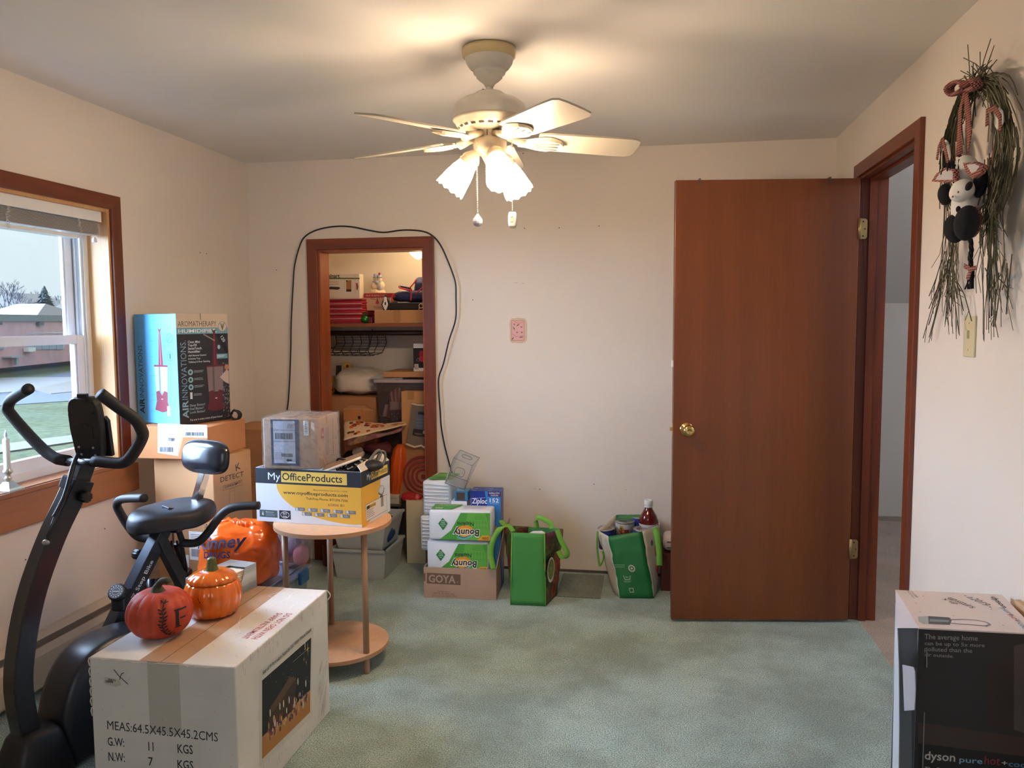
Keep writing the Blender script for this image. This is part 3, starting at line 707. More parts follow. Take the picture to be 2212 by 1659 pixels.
# blades
BLW = mat('fan_blade_cream', (200, 188, 166), .38, var=.02, vsc=6)
def blade(ang):
    d = V((cos(ang), sin(ang), 0)); s = V((-sin(ang), cos(ang), 0)); zc = 2.040; tilt = -.225
    def P(r, w, up=0.): return FC + d * r + s * w + V((0, 0, zc + w * tilt + up - (r - .1) * .03))
    out = [(.165, -.052), (.20, -.060), (.30, -.063), (.45, -.067), (.505, -.066), (.525, -.055), (.530, -.03), (.530, .03), (.525, .055), (.505, .066), (.45, .067), (.30, .063), (.20, .060), (.165, .052)]
    b = MB(); k = len(out)
    b.add([P(r, w, .003) for r, w in out] + [P(r, w, -.003) for r, w in out], [tuple(range(k)), tuple(range(k, 2 * k))[::-1]] + [(i, (i + 1) % k, k + (i + 1) % k, k + i) for i in range(k)])
    o = b.build('fan_blade', BLW, fan)
    # leaf shaped iron under the blade root
    b = MB(); prof = [(.10, .020), (.125, .022), (.15, .034), (.18, .046), (.205, .048), (.225, .040), (.245, .030), (.258, .012), (.262, 0)]
    pts = [(r, w) for r, w in prof] + [(r, -w) for r, w in prof[::-1][1:]]; k = len(pts)
    b.add([P(r, w, -.006) for r, w in pts] + [P(r, w * .8, -.016) for r, w in pts], [tuple(range(k)), tuple(range(k, 2 * k))[::-1]] + [(i, (i + 1) % k, k + (i + 1) % k, k + i) for i in range(k)])
    for w in (-.018, 0, .018): b.tube([P(.15, w * .5, -.017), P(.20, w, -.019), P(.24, w * 1.2, -.017)], .0018, 5)
    b.tube([FC + d * .045 + V((0, 0, 2.052)), FC + d * .075 + V((0, 0, 2.043)), FC + d * .12 + V((0, 0, 2.030))], [.012, .012, .016], 8, squ=(1.0, 1.5), flat=(0, 0, 1))
    b.build('blade_iron', IV, fan)
for k in range(5): blade(radians(21 + 72 * k))
# three glass shades
SHG = mat('glowing_shade_glass', (255, 226, 194), .5, emit=44.0)
def shade(ang, tilt=39.):
    b0 = FC + V((cos(ang) * .034, sin(ang) * .034, 2.016)); dr = V((cos(ang) * sin(radians(tilt)), sin(ang) * sin(radians(tilt)), -cos(radians(tilt))))
    q = dr.to_track_quat('Z', 'Y').to_matrix().to_4x4(); M = Matrix.Translation(b0) @ q
    b = MB(); b.lathe([(.010, .0), (.012, .02), (.020, .032), (.031, .048), (.0335, .056), (.031, .060), (.0355, .066), (.036, .072), (.031, .074)], 26, M=M, capb=True, capt=True); b.build('shade_holder', IV, fan)
    b = MB(); n = 48
    prof = [(.031, .068), (.034, .078), (.040, .098), (.0455, .125), (.050, .155), (.0535, .180)]
    b.lathe(prof[:3], n, 1, M=M); b.lathe(prof[2:], n, 0, M=M, wave=lambda i, a: (.0035 * cos(a * 12) if i == len(prof) - 3 else 0)); o = b.build('glass_shade', [SHG, mat('shade_glass_neck', (255, 206, 150), .5, emit=4.0)], fan)
    b = MB(); b.ell((0, 0, .125), (.024, .024, .034), 14, 10, M=M); b.build('light_bulb', mat('bulb_glow', (255, 226, 170), .3, emit=30.0), o)
for k in range(3): shade(radians(-63 + 120 * k))
# pull chains
def chain(u, v0, v1, yo, nm):
    a = ay(u, v0, FC.y + yo); c = ay(u, v1, FC.y + yo); c = V((a.x, a.y, c.z)); n = int((a.z - c.z) / .0062); b = MB()
    for i in range(n): b.ell((a.x, a.y, a.z - .0062 * i), (.0021, .0021, .0021), 6, 4)
    b.tube([a, c], .0006, 4)
    o = b.build('pull_chain', mat('chain_nickel', (196, 180, 150), .3, .9), fan); o['kind'] = 'stuff'
    return c
c = chain(1030, 305, 462, -.056, 'a')
b = MB(); b.ell((c.x, c.y, c.z - .026), (.0175, .0175, .0175), 12, 8); b.lathe([(.003, 0), (.006, -.006), (.012, -.014), (.013, -.016)], 12, c=c)
for i in range(len(b.f)): b.sm[i] = False
o = b.build('crystal_ball', mat('crystal_clear', (196, 200, 214), .05, .35), fan); o['label'] = 'faceted crystal pull ball'
c = chain(1106, 305, 458, -.02, 'b')
b = MB(); b.lathe([(.004, 0), (.012, -.001), (.0145, -.010), (.0155, -.030), (.0135, -.046), (.010, -.0535), (0, -.054)], 20, c=c); b.ell((c.x, c.y - .0145, c.z - .024), (.008, .002, .014), 10, 8, 1); b.ell((c.x, c.y - .0160, c.z - .018), (.004, .0015, .004), 8, 6, 2)
o = b.build('porcelain_pull', [mat('porcelain', (236, 226, 214), .15), mat('porcelain_peach', (226, 178, 140), .3), mat('porcelain_rust', (180, 110, 90), .3)], fan); o['label'] = 'white porcelain pull with peach decoration'

# ================================================================ BACK WALL THINGS
t = thing('extension_cord', 'long black cord draped over the closet door frame', 'cord', ay(622, 875, YB - .02))
pix = [(600, 1000), (618, 900), (624, 850), (628, 760), (629, 700), (633, 620), (637, 570), (650, 525), (664, 507), (690, 495), (725, 489), (760, 490), (800, 498), (830, 502), (870, 497), (910, 499), (934, 509), (952, 530), (966, 560), (977, 588), (984, 612), (985, 645), (984, 690), (970, 735), (958, 785), (948, 815), (948, 850), (951, 890), (953, 920), (960, 960), (972, 1006), (980, 1030)]
P = []
for i, (u, v) in enumerate(pix):
    yy = YB - (.022 if not (655 < u < 940 and v < 520) else .012); P.append(ay(u, v, yy))
b = MB(); b.tube(smoothpath(P, 5), .0042, 8); b.build('cable', mat('cord_black', (16, 15, 17), .45), t)
cc = ay(1119, 714, YB)
t = thing('picture_card', 'small pink leaf patterned card in clear wavy plastic on the back wall', 'card', (cc.x, YB, cc.z))
b = MB(); n = 40; pts = []
for i in range(n):
    a = 2 * pi * i / n; e = .35; px = .047 * math.copysign(abs(cos(a)) ** e, cos(a)); pz = .070 * math.copysign(abs(sin(a)) ** e, sin(a)); w = 1 + .035 * sin(i * 2.1); pts.append((px * w, pz * w))
b.prism(pts, (cc.x, YB - .001, cc.z), (1, 0, 0), (0, 0, 1), .002); b.build('clear_backing', mat('card_backing', (214, 190, 160), .25), t)
pr = Print((cc.x, YB - .0035, cc.z), (1, 0, 0), (0, 0, 1)); pr.rect(-.036, -.056, .072, .112, 'e0a8a4'); pr.frame_rect(-.036, -.056, .072, .112, .002, 'a07070')
pr.path([(-.03, -.02), (-.01, -.035), (.02, -.03), (.034, -.028)], .0015, '9a5a5a'); pr.path([(-.02, .05), (0, .04), (.03, .045)], .0015, '9a5a5a')
for x, y, a in ((-.022, .012, 2.0), (.018, -.037, .1), (.0, .03, .6), (-.03, -.045, .9)):
    pr.poly([(x + .014 * cos(a) * s_ + .0035 * q * cos(a + pi / 2), y + .014 * sin(a) * s_ + .0035 * q * sin(a + pi / 2)) for s_, q in ((-1, 0), (0, -1), (1, 0), (0, 1))], '5e6a44')
for x, y in ((-.02, .035), (.02, .02), (-.005, -.01), (.022, -.01)): pr.ell(x, y, .005, .004, '6c6a84')
pr.build(t, 'leaf_print')

# ================================================================ RIGHT WALL: switch and wreath
sp = ax(2097, 728, XR)
t = thing('light_switch', 'almond wall switch plate on the right wall under the wreath', 'switch', sp)
ALM = mat('almond_plastic', (214, 204, 164), .35)
b = MB(); b.rbox((XR - .003, sp.y, 1.362), (.006, .082, .122), .002); b.build('wall_plate', ALM, t)
b = MB(); b.rbox((XR - .008, sp.y, 1.368), (.012, .010, .024), .002); b.build('toggle', ALM, t)
b = MB()
for z in (1.322, 1.402): b.ell((XR - .006, sp.y, z), (.001, .003, .003), 8, 6)
b.build('plate_screws', mat('dull_brass', (168, 148, 104)), t)['kind'] = 'stuff'

random.seed(21)
WC = V((XR - .045, 2.455, 1.70))                # wreath centre on the right wall (ring of twigs, long tails)
wr = thing('straw_wreath', 'dried grass wreath with stuffed cow and red gingham bows', 'wreath', (XR, 2.455, 1.98))
STRAWS = [mat('straw_a', (96, 92, 68), .8), mat('straw_b', (126, 118, 88), .8), mat('straw_c', (70, 68, 50), .8)]
def wp(u, v, off=.045): return ax(u, v, XR - off)
ring = [wp(u, v, .05) for u, v in ((2118, 182), (2084, 205), (2062, 255), (2048, 310), (2046, 370), (2056, 420), (2080, 445))]
ringR = [wp(u, v, .05) for u, v in ((2118, 182), (2145, 190), (2163, 240), (2170, 310), (2162, 380), (2146, 440), (2130, 470))]
for nm, rg in (('twig_ring', ring + [wp(2105, 470, .05)] + ringR[::-1][1:-1]),):
    pass
def curve_at(P, t):
    k = (len(P) - 1) * t; i = min(int(k), len(P) - 2); return P[i].lerp(P[i + 1], k - i)
SL, SR = smoothpath(ring, 5), smoothpath(ringR, 5)
b = MB()
for side in (SL, SR):
    for i in range(170 if side is SR else 130):
        t0 = random.uniform(-.05, .85); L_ = random.uniform(.15, .45); pts = []; o_ = V((random.uniform(-.010, .02), random.gauss(0, .018), random.gauss(0, .012)))
        sp_ = V((random.uniform(-.012, .01), random.gauss(0, .02), random.gauss(0, .015)))
        for j in range(5):
            tt = max(0, min(1, t0 + L_ * j / 4)); pts.append(curve_at(side, tt) + o_ + sp_ * (j / 4) + noise.noise_vector(V((i, j * .5, 0))) * .008)
            pts[-1].x = min(pts[-1].x, XR - .004)
        b.tube(pts, .0017, 3, mi=random.choice((0, 0, 1, 2)), cap=False)
for i in range(85):                              # knot of grass at the top, loose ends flying out
    c0 = wp(2112, 185, .055) + V((0, random.gauss(0, .03), random.gauss(0, .02))); a = random.uniform(0, 2 * pi); L_ = random.uniform(.04, .10)
    d = V((random.uniform(-.25, .1), cos(a), sin(a) * .6)).normalized(); pts = [c0 - d * L_ * .3, c0 + d * L_ * .3 + V((0, 0, .006)), c0 + d * L_]
    for p in pts: p.x = min(p.x, XR - .004)
    b.tube(pts, .0014, 3, mi=random.choice((0, 1, 2)), cap=False)
b.build('grass_ring', STRAWS, wr)['kind'] = 'stuff'
b = MB()
for i in range(105):                              # hanging tails
    right = random.random() < .62
    u0 = random.gauss(2142, 9) if right else random.gauss(2058, 8); v0 = random.uniform(330, 480); v1 = random.uniform(520, 740) if random.random() < .45 else random.uniform(440, 640)
    u1 = u0 + random.gauss(-4 if not right else 0, 14) + (v1 - v0) * (.02 if right else -.06) * random.uniform(-1, 2)
    n = 6; pts = []
    for j in range(n):
        k = j / (n - 1); pts.append(wp(u0 + (u1 - u0) * k ** 1.5 + 3 * noise.noise(V((i * 1.7, j * .9, 5))) * (j), v0 + (v1 - v0) * k, .03 + .03 * noise.noise(V((i, 7, j * .4))) + (.02 if right else .01)))
        pts[-1].x = min(pts[-1].x, XR - .004)
    b.tube(pts, [.0017 - .0009 * j / n for j in range(n)], 3, mi=random.choice((0, 0, 1, 2)), cap=False)
for i in range(36):                               # dark forked twig ends
    right = random.random() < .5
    u0 = random.gauss(2150, 14) if right else random.gauss(2046, 10); v0 = random.uniform(540, 600); v1 = random.uniform(620, 735); u1 = u0 + random.gauss(0, 22)
    a, c_ = wp(u0, v0, .03), wp(u1, v1, .015 + random.random() * .03); m_ = a.lerp(c_, .5) + V((0, random.gauss(0, .012), 0)); b.tube([a, m_, c_], .0014, 4, mi=2)
    e = wp(u1 + random.gauss(0, 9), v1 + random.uniform(-4, 16), .02); b.tube([m_.lerp(c_, .6), e], .0010, 3, mi=2)
b.build('grass_tails', STRAWS, wr)['kind'] = 'stuff'
def gingham():
    nm = 'red_gingham'
    if nm in MATS: return MATS[nm]
    m = bpy.data.materials.new(nm); m.use_nodes = True; nt = m.node_tree; N = nt.nodes; L = nt.links; b = N['Principled BSDF']
    t = N.new('ShaderNodeTexCoord'); mp = N.new('ShaderNodeMapping'); mp.inputs['Rotation'].default_value = (.78, 0, 0); L.new(t.outputs['Object'], mp.inputs[0])
    ck = N.new('ShaderNodeTexChecker'); ck.inputs['Scale'].default_value = 210; ck.inputs[1].default_value = (*lin((98, 12, 22)), 1); ck.inputs[2].default_value = (*lin((180, 130, 114)), 1)
    L.new(mp.outputs[0], ck.inputs[0]); L.new(ck.outputs[0], b.inputs['Base Color']); b.inputs['Roughness'].default_value = .9; MATS[nm] = m; return m
GG = gingham()
def ribbon(pix, w, nm='ribbon', off=.075, m=None, parent=None):
    P = [wp(u, v, off + .004 * sin(i)) for i, (u, v) in enumerate(pix)]; ws = w if isinstance(w, (list, tuple)) else [w] * len(P); b = MB(); vs = []
    for i, p in enumerate(P):
        d = (P[min(i + 1, len(P) - 1)] - P[max(i - 1, 0)]).normalized(); s = V((1, 0, 0)).cross(d).normalized(); vs += [p - s * ws[i] / 2, p + s * ws[i] / 2]
    b.add(vs, [(2 * i, 2 * i + 1, 2 * i + 3, 2 * i + 2) for i in range(len(P) - 1)], 0, True); return b.build(nm, m or GG, parent or wr, solid=.002)
ribbon([(2086, 190), (2074, 240), (2072, 300), (2072, 335), (2076, 332)], [.02, .022, .034, .048, .03])
ribbon([(2086, 190), (2090, 240), (2094, 290), (2092, 318), (2091, 330)], [.022, .038, .030, .014, .002])
for pts, ww in (([(2088, 184), (2068, 176), (2050, 190), (2058, 205), (2084, 192)], .030), ([(2084, 186), (2104, 172), (2110, 186), (2092, 196)], .034)):
    P = [wp(u, v, .08) for u, v in pts]; b = MB(); b.tube(smoothpath(P, 4), ww / 2, 8, squ=(.35, 1)); b.build('bow_loop', GG, wr)
for lst in ([(2036, 300), (2028, 318), (2024, 345)], [(2036, 300), (2042, 325), (2048, 350)], [(2152, 232), (2132, 240), (2132, 272)], [(2146, 232), (2160, 252), (2161, 285)]): ribbon(lst, .016, 'small_ribbon', .085)
# hanger of reddish brown tin
b = MB(); b.tube([wp(2064, 270, .03), wp(2060, 310, .035), wp(2060, 350, .04)], .010, 8, squ=(.4, 1)); b.tube([wp(2158, 280, .03), wp(2146, 340, .035), wp(2126, 385, .04)], .010, 8, squ=(.4, 1)); b.build('heart_frame', mat('rust_brown', (120, 58, 34), .6), wr)['kind'] = 'stuff'
# the stuffed cow, a part with its own pieces
CW = mat('cow_white_cloth', (226, 222, 214), .95, bump=.3, bsc=120); CK = mat('cow_black_cloth', (22, 21, 24), .95, bump=.2, bsc=120); CG = mat('ear_grey_cloth', (196, 192, 194), .95)
def blob(b, u, v, off, r, mi=0, rx=None, tilt=0, n=16):
    c = wp(u, v, off); M = Matrix.Translation(c) @ Matrix.Rotation(tilt, 4, 'X'); b.ell((0, 0, 0), (rx or r[0], r[1], r[2]), n, 12, mi, M=M)
b = MB(); blob(b, 2086, 440, .075, (.035, .052, .066)); blob(b, 2084, 374, .085, (.035, .050, .048)); blob(b, 2078, 412, .115, (.028, .046, .030)); b.jitter(.003, 25)
cow = b.build('stuffed_cow', CW, wr); cow['label'] = 'white and black stuffed cloth cow hanging in the wreath'
def cpart(nm, m, f, smooth=True):
    b = MB(); f(b); return b.build(nm, m, cow)
cpart('face_patch', CK, lambda b: (blob(b, 2102, 370, .113, (.010, .012, .016)), blob(b, 2093, 402, .138, (.008, .015, .008), tilt=-.6)))['kind'] = 'stuff'
cpart('nostril_and_eye', mat('nose_red', (150, 60, 60)), lambda b: [blob(b, u, v, .1425, (.002, .003, .003)) for u, v in ((2070, 415), (2058, 425))])['kind'] = 'stuff'
cpart('eye', CK, lambda b: blob(b, 2060, 389, .121, (.003, .003, .009))); cpart('eye', CK, lambda b: blob(b, 2067, 386, .121, (.003, .003, .009)))
cpart('belly_spot', CK, lambda b: blob(b, 2070, 452, .108, (.006, .007, .009)))
def yarn(b):
    for i in range(60):
        c0 = wp(2066, 362, .10) + V((random.gauss(0, .006), random.gauss(0, .010), random.gauss(0, .005))); a = random.uniform(-2.4, 2.4)
        b.tube([c0, c0 + V((-.012, sin(a) * .016, .01)), c0 + V((-.018, sin(a) * .032, -.022 + .01 * cos(a)))], .0022, 4)
cpart('yarn_fringe', CK, yarn)['kind'] = 'stuff'
def ear(pts, m1=GG, m2=CG):
    P = [wp(u, v, .128) for u, v in pts]; c = sum(P, V()) / len(P); b = MB(); k = len(P)
    b.add([p for p in P] + [p + V((.012, 0, 0)) for p in P], [tuple(range(k)), tuple(range(k, 2 * k))] + [(i, (i + 1) % k, k + (i + 1) % k, k + i) for i in range(k)]); o = b.build('ear', m1, cow)
ear([(2012, 392), (2022, 376), (2040, 362), (2060, 366), (2064, 392), (2040, 394)]); ear([(2080, 352), (2104, 350), (2124, 358), (2116, 376), (2100, 386), (2086, 372)])
b = MB()
for pts in ([(2020, 389), (2030, 374), (2044, 366), (2058, 370), (2058, 388)], [(2088, 356), (2104, 354), (2116, 359), (2108, 370), (2098, 374)]):
    P = [wp(u, v, .1295) for u, v in pts]; b.add(P, [tuple(range(len(P)))])
b.build('ear_lining', CG, cow)['kind'] = 'stuff'
for nm, args in (('arm', [(2042, 420), .10, (.020, .022, .032), -.3]), ('arm', [(2118, 395), .075, (.018, .018, .040), .35]), ('foot', [(2062, 494), .10, (.028, .028, .042), -.35]), ('foot', [(2088, 482), .125, (.030, .034, .046), .25])):
    (u, v), off, r, tl = args; b = MB(); blob(b, u, v, off, r, tilt=tl); b.build(nm, CK, cow)
for u, v, r, tl in ((2066, 480, (.020, .030, .036), -.3), (2102, 480, (.020, .030, .042), .2), (2044, 436, (.012, .026, .008), -.1)):
    b = MB(); blob(b, u, v, .085, r, tilt=tl); b.build('gingham_cuff', GG, cow)
b = MB(); P = smoothpath([wp(u, v, .08) for u, v in ((2096, 515), (2098, 540), (2096, 560), (2100, 590), (2098, 606))], 4)
for k in range(3):
    b.tube([p + V((0, .004 * sin(i * .9 + k * 2.1), 0)) + V((.003 * cos(i * .9 + k * 2.1), 0, 0)) for i, p in enumerate(P)], .0038, 6)
for i in range(16):
    c0 = wp(2098, 603, .08) + V((random.gauss(0, .003), random.gauss(0, .004), 0)); b.tube([c0, c0 + V((0, random.gauss(0, .012), -.026))], .0022, 4)
b.build('braided_tail', CK, cow)
ribbon([(2083, 574), (2096, 582), (2108, 578)], .012, 'tail_bow', .09, parent=cow); ribbon([(2097, 582), (2090, 604)], .018, 'tail_bow', .09, parent=cow)
for pts in ([(2030, 300), (2040, 296), (2046, 330), (2048, 355), (2036, 340)], [(2146, 225), (2158, 228), (2163, 272), (2150, 284), (2138, 280)]):
    P = [wp(u, v, .075) for u, v in pts]; k = len(P); b = MB(); b.add(P + [p + V((.016, 0, 0)) for p in P], [tuple(range(k)), tuple(range(k, 2 * k))] + [(i, (i + 1) % k, k + (i + 1) % k, k + i) for i in range(k)]); b.build('cloth_heart', CW, wr, sub=1)
# ================================================================ LARGE WHITE CARTON AND WHAT STANDS ON IT
WBX = mat('white_carton', (208, 208, 204), .75, var=.05, vsc=4, bump=.05, bsc=40, col2=(228, 226, 220))
w, d, h = .456, .646, .453
wb_ = carton('shipping_carton', 'large worn white nativity set carton standing on the carpet beside the exercise bike', 'box', (-1.591, 1.970, 0), 0, w, d, h, WBX, bev=.004)
pr = face(wb_, 'front', w, d, h); K = '26262a'
pr.rect(.185, .24, .10, .213, mat('old_tape_grey', (190, 188, 180), .35), 1)
pr.ptext('MEAS:64.5X45.5X45.2CMS', (232, 1575), (471, 1602), (232, 1556), K, 0)
for a, b, t_, s_ in (((233, 1610), (269, 1613), (233, 1592), 'G.W:'), ((321, 1621), (332, 1622), (320, 1602), '11'), ((384, 1626), (417, 1629), (384, 1607), 'KGS'), ((235, 1643), (270, 1646), (235, 1624), 'N.W:'), ((321, 1653), (331, 1654), (320, 1635), '7'), ((384, 1659), (418, 1662), (384, 1641), 'KGS')):
    pr.ptext(s_, a, b, t_, K, .02)
pr.ppoly([(226, 1462), (258, 1468), (262, 1480), (250, 1484), (224, 1476)], mat('sticker_clear', (196, 194, 186), .3)); pr.ptext('8479', (234, 1470), (250, 1473), (234, 1465), K, .01)
x, y = pr.px(228, 1474); pr.barcode(x, y, .026, .007)
pr.path([pr.px(*q) for q in ((246, 1446), (257, 1460), (268, 1470), (277, 1478))], .0022, K); pr.path([pr.px(*q) for q in ((268, 1453), (263, 1455), (260, 1462), (259, 1468))], .0022, K)
for i in range(26): x, y = random.uniform(0, w), random.uniform(0, h); pr.ell(x, y, .0012, .0009, '6a6660', n=6)
pr.build(wb_, 'front_print')
pr = face(wb_, 'right', w, d, h)
X = lambda u, v: pr.px(u, v)
pr.ppoly([(559, 1450), (677, 1352), (674, 1548), (560, 1658)], mat('label_glossy_white', (206, 204, 196), .3))
pr.ppoly([(566, 1470), (672, 1377), (670, 1490), (566, 1592)], '12161c'); pr.ppoly([(566, 1592), (670, 1490), (670, 1538), (566, 1640)], 'b07a44')
for x0_, v0_, k_ in ((566, 1592, 1),):
    pr.ppoly([(566, 1594), (574, 1590), (580, 1600), (600, 1580), (624, 1545), (640, 1530), (668, 1505), (670, 1490), (640, 1520), (600, 1560)], 'b88650')
pr.ppoly([(586, 1525), (600, 1503), (612, 1490), (624, 1462), (638, 1463), (641, 1470), (638, 1500), (636, 1530), (600, 1566), (582, 1586), (578, 1560)], '3c2a20'); pr.ppoly([(584, 1528), (600, 1504), (626, 1461), (640, 1464), (630, 1478), (606, 1515), (588, 1540)], '5c4430')
rc = ['7a2a34', 'b8b0a4', '8c5a34', '3a3c5c', 'a89060', '6a3050', 'c8a878', '5a2420']
random.seed(3)
for i in range(70):
    f = random.random(); u = 578 + 86 * f; v = 1592 - 84 * f + random.uniform(-26, 10) * (1 if f < .9 else .5); x, y = pr.px(u, v); pr.ell(x, y, random.uniform(.003, .007), random.uniform(.006, .014), random.choice(rc), n=7)
for u, v in ((583, 1540), (604, 1526), (612, 1520), (643, 1472), (660, 1476), (594, 1562), (624, 1512)): x, y = pr.px(u, v); pr.ell(x, y, .004, .013, 'd4ccc4', n=7)
def star(u, v, r, c='d8b850'):
    x, y = pr.px(u, v); pr.poly([(x + (r if i % 2 == 0 else r * .25) * (1.6 if i in (0, 4) else 1) * sin(pi * i / 4), y + (r if i % 2 == 0 else r * .25) * (1.8 if i in (0, 4) else 1) * cos(pi * i / 4)) for i in range(8)], c)
star(664, 1402, .014); star(656, 1424, .006); star(661, 1431, .006)
pr.path([pr.px(632, 1430), pr.px(662, 1404)], .0012, 'b8b8b0'); pr.rect(*pr.px(658, 1404), .004, .03, 'e8e8e0')
for i in range(34): x, y = pr.px(random.uniform(570, 668), random.uniform(1400, 1480)); xa, ya_ = pr.px(566, 1470); pr.ell(x, min(y, .38), .0011, .0011, 'c8ccd0', n=6)
pr.ptext('Set of 9 Porcelain Nativity Set With Wood Stable', (567, 1458), (672, 1362), (566, 1450), '3a3a3c', .004, .1)
DIRT = mat('scuffed_dirt', (158, 140, 122), .9)
for i in range(60): x = random.uniform(.02, .63); y = random.uniform(.40, .447) if i < 36 else random.uniform(.01, .09); pr.rect(x, y, .0012, random.uniform(.01, .03), DIRT, 1)
for i in range(26): x = random.uniform(.56, .63); y = random.uniform(.05, .22); pr.line((x, y), (x - .02, y - .03), .0015, DIRT, 1)
pr.build(wb_, 'side_print')
pr = face(wb_, 'top', w, d, h)
pr.poly([(.16, 0), (.295, 0), (.295, d), (.16, d)], mat('brown_tape_worn', (178, 146, 116), .5, var=.12, vsc=9), 1)
pr.path([(.228, 0), (.229, .2), (.226, .4), (.228, d)], .0025, '5e4a3c')
RD = 'b02a3e'
pr.ptext('DO NOT OPEN WITH', (620, 1325), (542, 1380), (627, 1330), RD, .012); pr.ptext('SHARP INSTRUMENT', (599, 1324), (520, 1379), (606, 1329), RD, .012)
for i in range(40): x, y = random.uniform(.25, w), random.uniform(0, d); pr.ell(x, y, .002, .0012, random.choice(('6a5a4a', '8a7a68')), n=6)
for i in range(12): x, y = random.uniform(.3, .42), random.uniform(.03, .6); pr.path([(x, y), (x + random.uniform(-.03, .03), y + random.uniform(.01, .05)), (x + random.uniform(-.04, .04), y + .07)], .001, 'f4f4f4')
pr.build(wb_, 'top_print')
b = MB(); P = [V((-1.591 + .03 + .38 * i / 20, 1.968, .452 - .006 * random.random())) for i in range(21)]
for i in range(20): b.tube([P[i], P[i + 1] + V((0, -.002 * random.random(), 0))], .0013 * random.uniform(.5, 1.3), 5)
for k in range(6): b.tube([V((-1.592, 1.972, .45 - .03 * k)), V((-1.593 - .002 * random.random(), 1.970, .44 - .03 * k)), V((-1.591, 1.971, .425 - .03 * k))], .002, 5)
b.build('torn_edge', mat('torn_paper', (214, 206, 190), .7, var=.1), wb_)['kind'] = 'stuff'
b = MB(); b.tube(smoothpath([(-1.136, 2.612, .452), (-1.128, 2.616, .443), (-1.124, 2.618, .43), (-1.134, 2.616, .415)], 4), .002, 6); b.build('torn_corner', WBX, wb_)

def pumpkin(nm, lab, c, rx, rz_, m, ribs=12, lidz=None):
    t = thing(nm, lab, 'pumpkin', c); n = ribs * 6; b = MB(); m_ = 18; vs = []
    for i in range(m_ + 1):
        tt = -pi / 2 + pi * i / m_
        for j in range(n):
            a = 2 * pi * j / n; g = 1 - .075 * (1 - abs(sin(a * ribs / 2)) ** .55) * (cos(tt) ** .3 if cos(tt) > 0 else 0)
            ct, st = max(0, cos(tt)), sin(tt); R = rx * (ct ** .58) * g; z = rz_ * st * (1 - .12 * ct)
            z -= rz_ * .16 * (1 - min(1, R / (rx * .45))) ** 1.5 * (1 if st > 0 else -1) * (1 if ct < .9 else 0)
            vs.append((c[0] + R * cos(a), c[1] + R * sin(a), c[2] + rz_ * .97 + z))
    fs = [(i * n + j, i * n + (j + 1) % n, (i + 1) * n + (j + 1) % n, (i + 1) * n + j) for i in range(m_) for j in range(n)]
    b.add(vs, fs, 0, True); b.build('pumpkin_body', m, t); return t
c1 = V((-1.483, 2.150, .4538))
RP = mat('red_orange_pumpkin', (184, 66, 40), .55, var=.05, vsc=6, bump=.35, bsc=130)
pk = pumpkin('pumpkin', 'red-orange matte pumpkin with black leaf letter, nearest on the white carton', c1, .098, .074, RP, 14)
b = MB(); P = [(c1.x - .004, c1.y, .588), (c1.x - .004, c1.y, .602), (c1.x + .004, c1.y - .003, .616), (c1.x + .018, c1.y - .006, .627), (c1.x + .036, c1.y - .008, .628), (c1.x + .042, c1.y - .008, .622)]
P2 = smoothpath(P, 3); b.tube(P2, [.026 - .016 * min(1, i / 5) for i in range(len(P2))], 12, squ=(1, 1)); b.build('stem', mat('stem_dark_green', (62, 68, 46), .7, var=.2, vsc=40, bump=.5, bsc=60), pk)
def curvep(c, rx, rz_, a0):
    def f(x, y, hh):
        st = max(-.93, min(.93, y / rz_)); R = rx * (math.sqrt(1 - st * st) ** .58) * .985; a = a0 + x / rx
        return V((c[0] + (R + hh * 3 + .0012) * cos(a), c[1] + (R + hh * 3 + .0012) * sin(a), c[2] + rz_ * .97 + y * (1 - .12 * math.sqrt(1 - st * st))))
    return f
pr = Print((0, 0, 0), (1, 0, 0), (0, 0, 1), curve=curvep(c1, .098, .074, radians(-38))); KB = '17141a'
stem_ = [(-.014, .055), (-.024, .035), (-.020, .012), (-.026, -.012), (-.018, -.034), (-.006, -.050), (.008, -.056)]
pr.path(stem_, .0024, KB); pr.path([(-.014, .055), (.004, .058)], .002, KB)
for (x, y), s in zip(stem_ + [(-.022, .024), (-.023, 0), (-.022, -.022), (-.012, -.042)], (1, -1, 1, -1, 1, -1, 1, 1, -1, 1, -1)):
    for q in (1, -1):
        a = 1.57 + q * 1.0; L = .016; pr.poly([(x, y), (x + cos(a) * L * .5 - sin(a) * .003, y + sin(a) * L * .5 + cos(a) * .003), (x + cos(a) * L, y + sin(a) * L), (x + cos(a) * L * .5 + sin(a) * .003, y + sin(a) * L * .5 - cos(a) * .003)], KB)
pr.rect(.018, -.028, .010, .058, KB); pr.rect(.012, -.031, .022, .004, KB); pr.rect(.012, .028, .022, .004, KB); pr.rect(.028, -.002, .020, .005, KB); pr.rect(.028, .026, .03, .005, KB)
pr.build(pk, 'black_lettering')
c2 = V((-1.416, 2.338, .4538))
OP = mat('glazed_orange', (226, 112, 22), .12, coat=.6)
pk2 = thing('pumpkin_jar', 'glossy orange ceramic pumpkin jar with green stem handle, behind the red-orange pumpkin', 'pumpkin', c2)
def jar(prof, nm):
    b = MB(); n = 96; ribs = 16; vs = []
    for r, z in prof:
        for j in range(n): a = 2 * pi * j / n; g = 1 - .05 * (1 - abs(sin(a * ribs / 2)) ** .6) * min(1, r / .05); vs.append((c2.x + r * g * cos(a), c2.y + r * g * sin(a), c2.z + z))
    k = len(prof); b.add(vs, [(i * n + j, i * n + (j + 1) % n, (i + 1) * n + (j + 1) % n, (i + 1) * n + j) for i in range(k - 1) for j in range(n)], 0, True); return b.build(nm, OP, pk2)
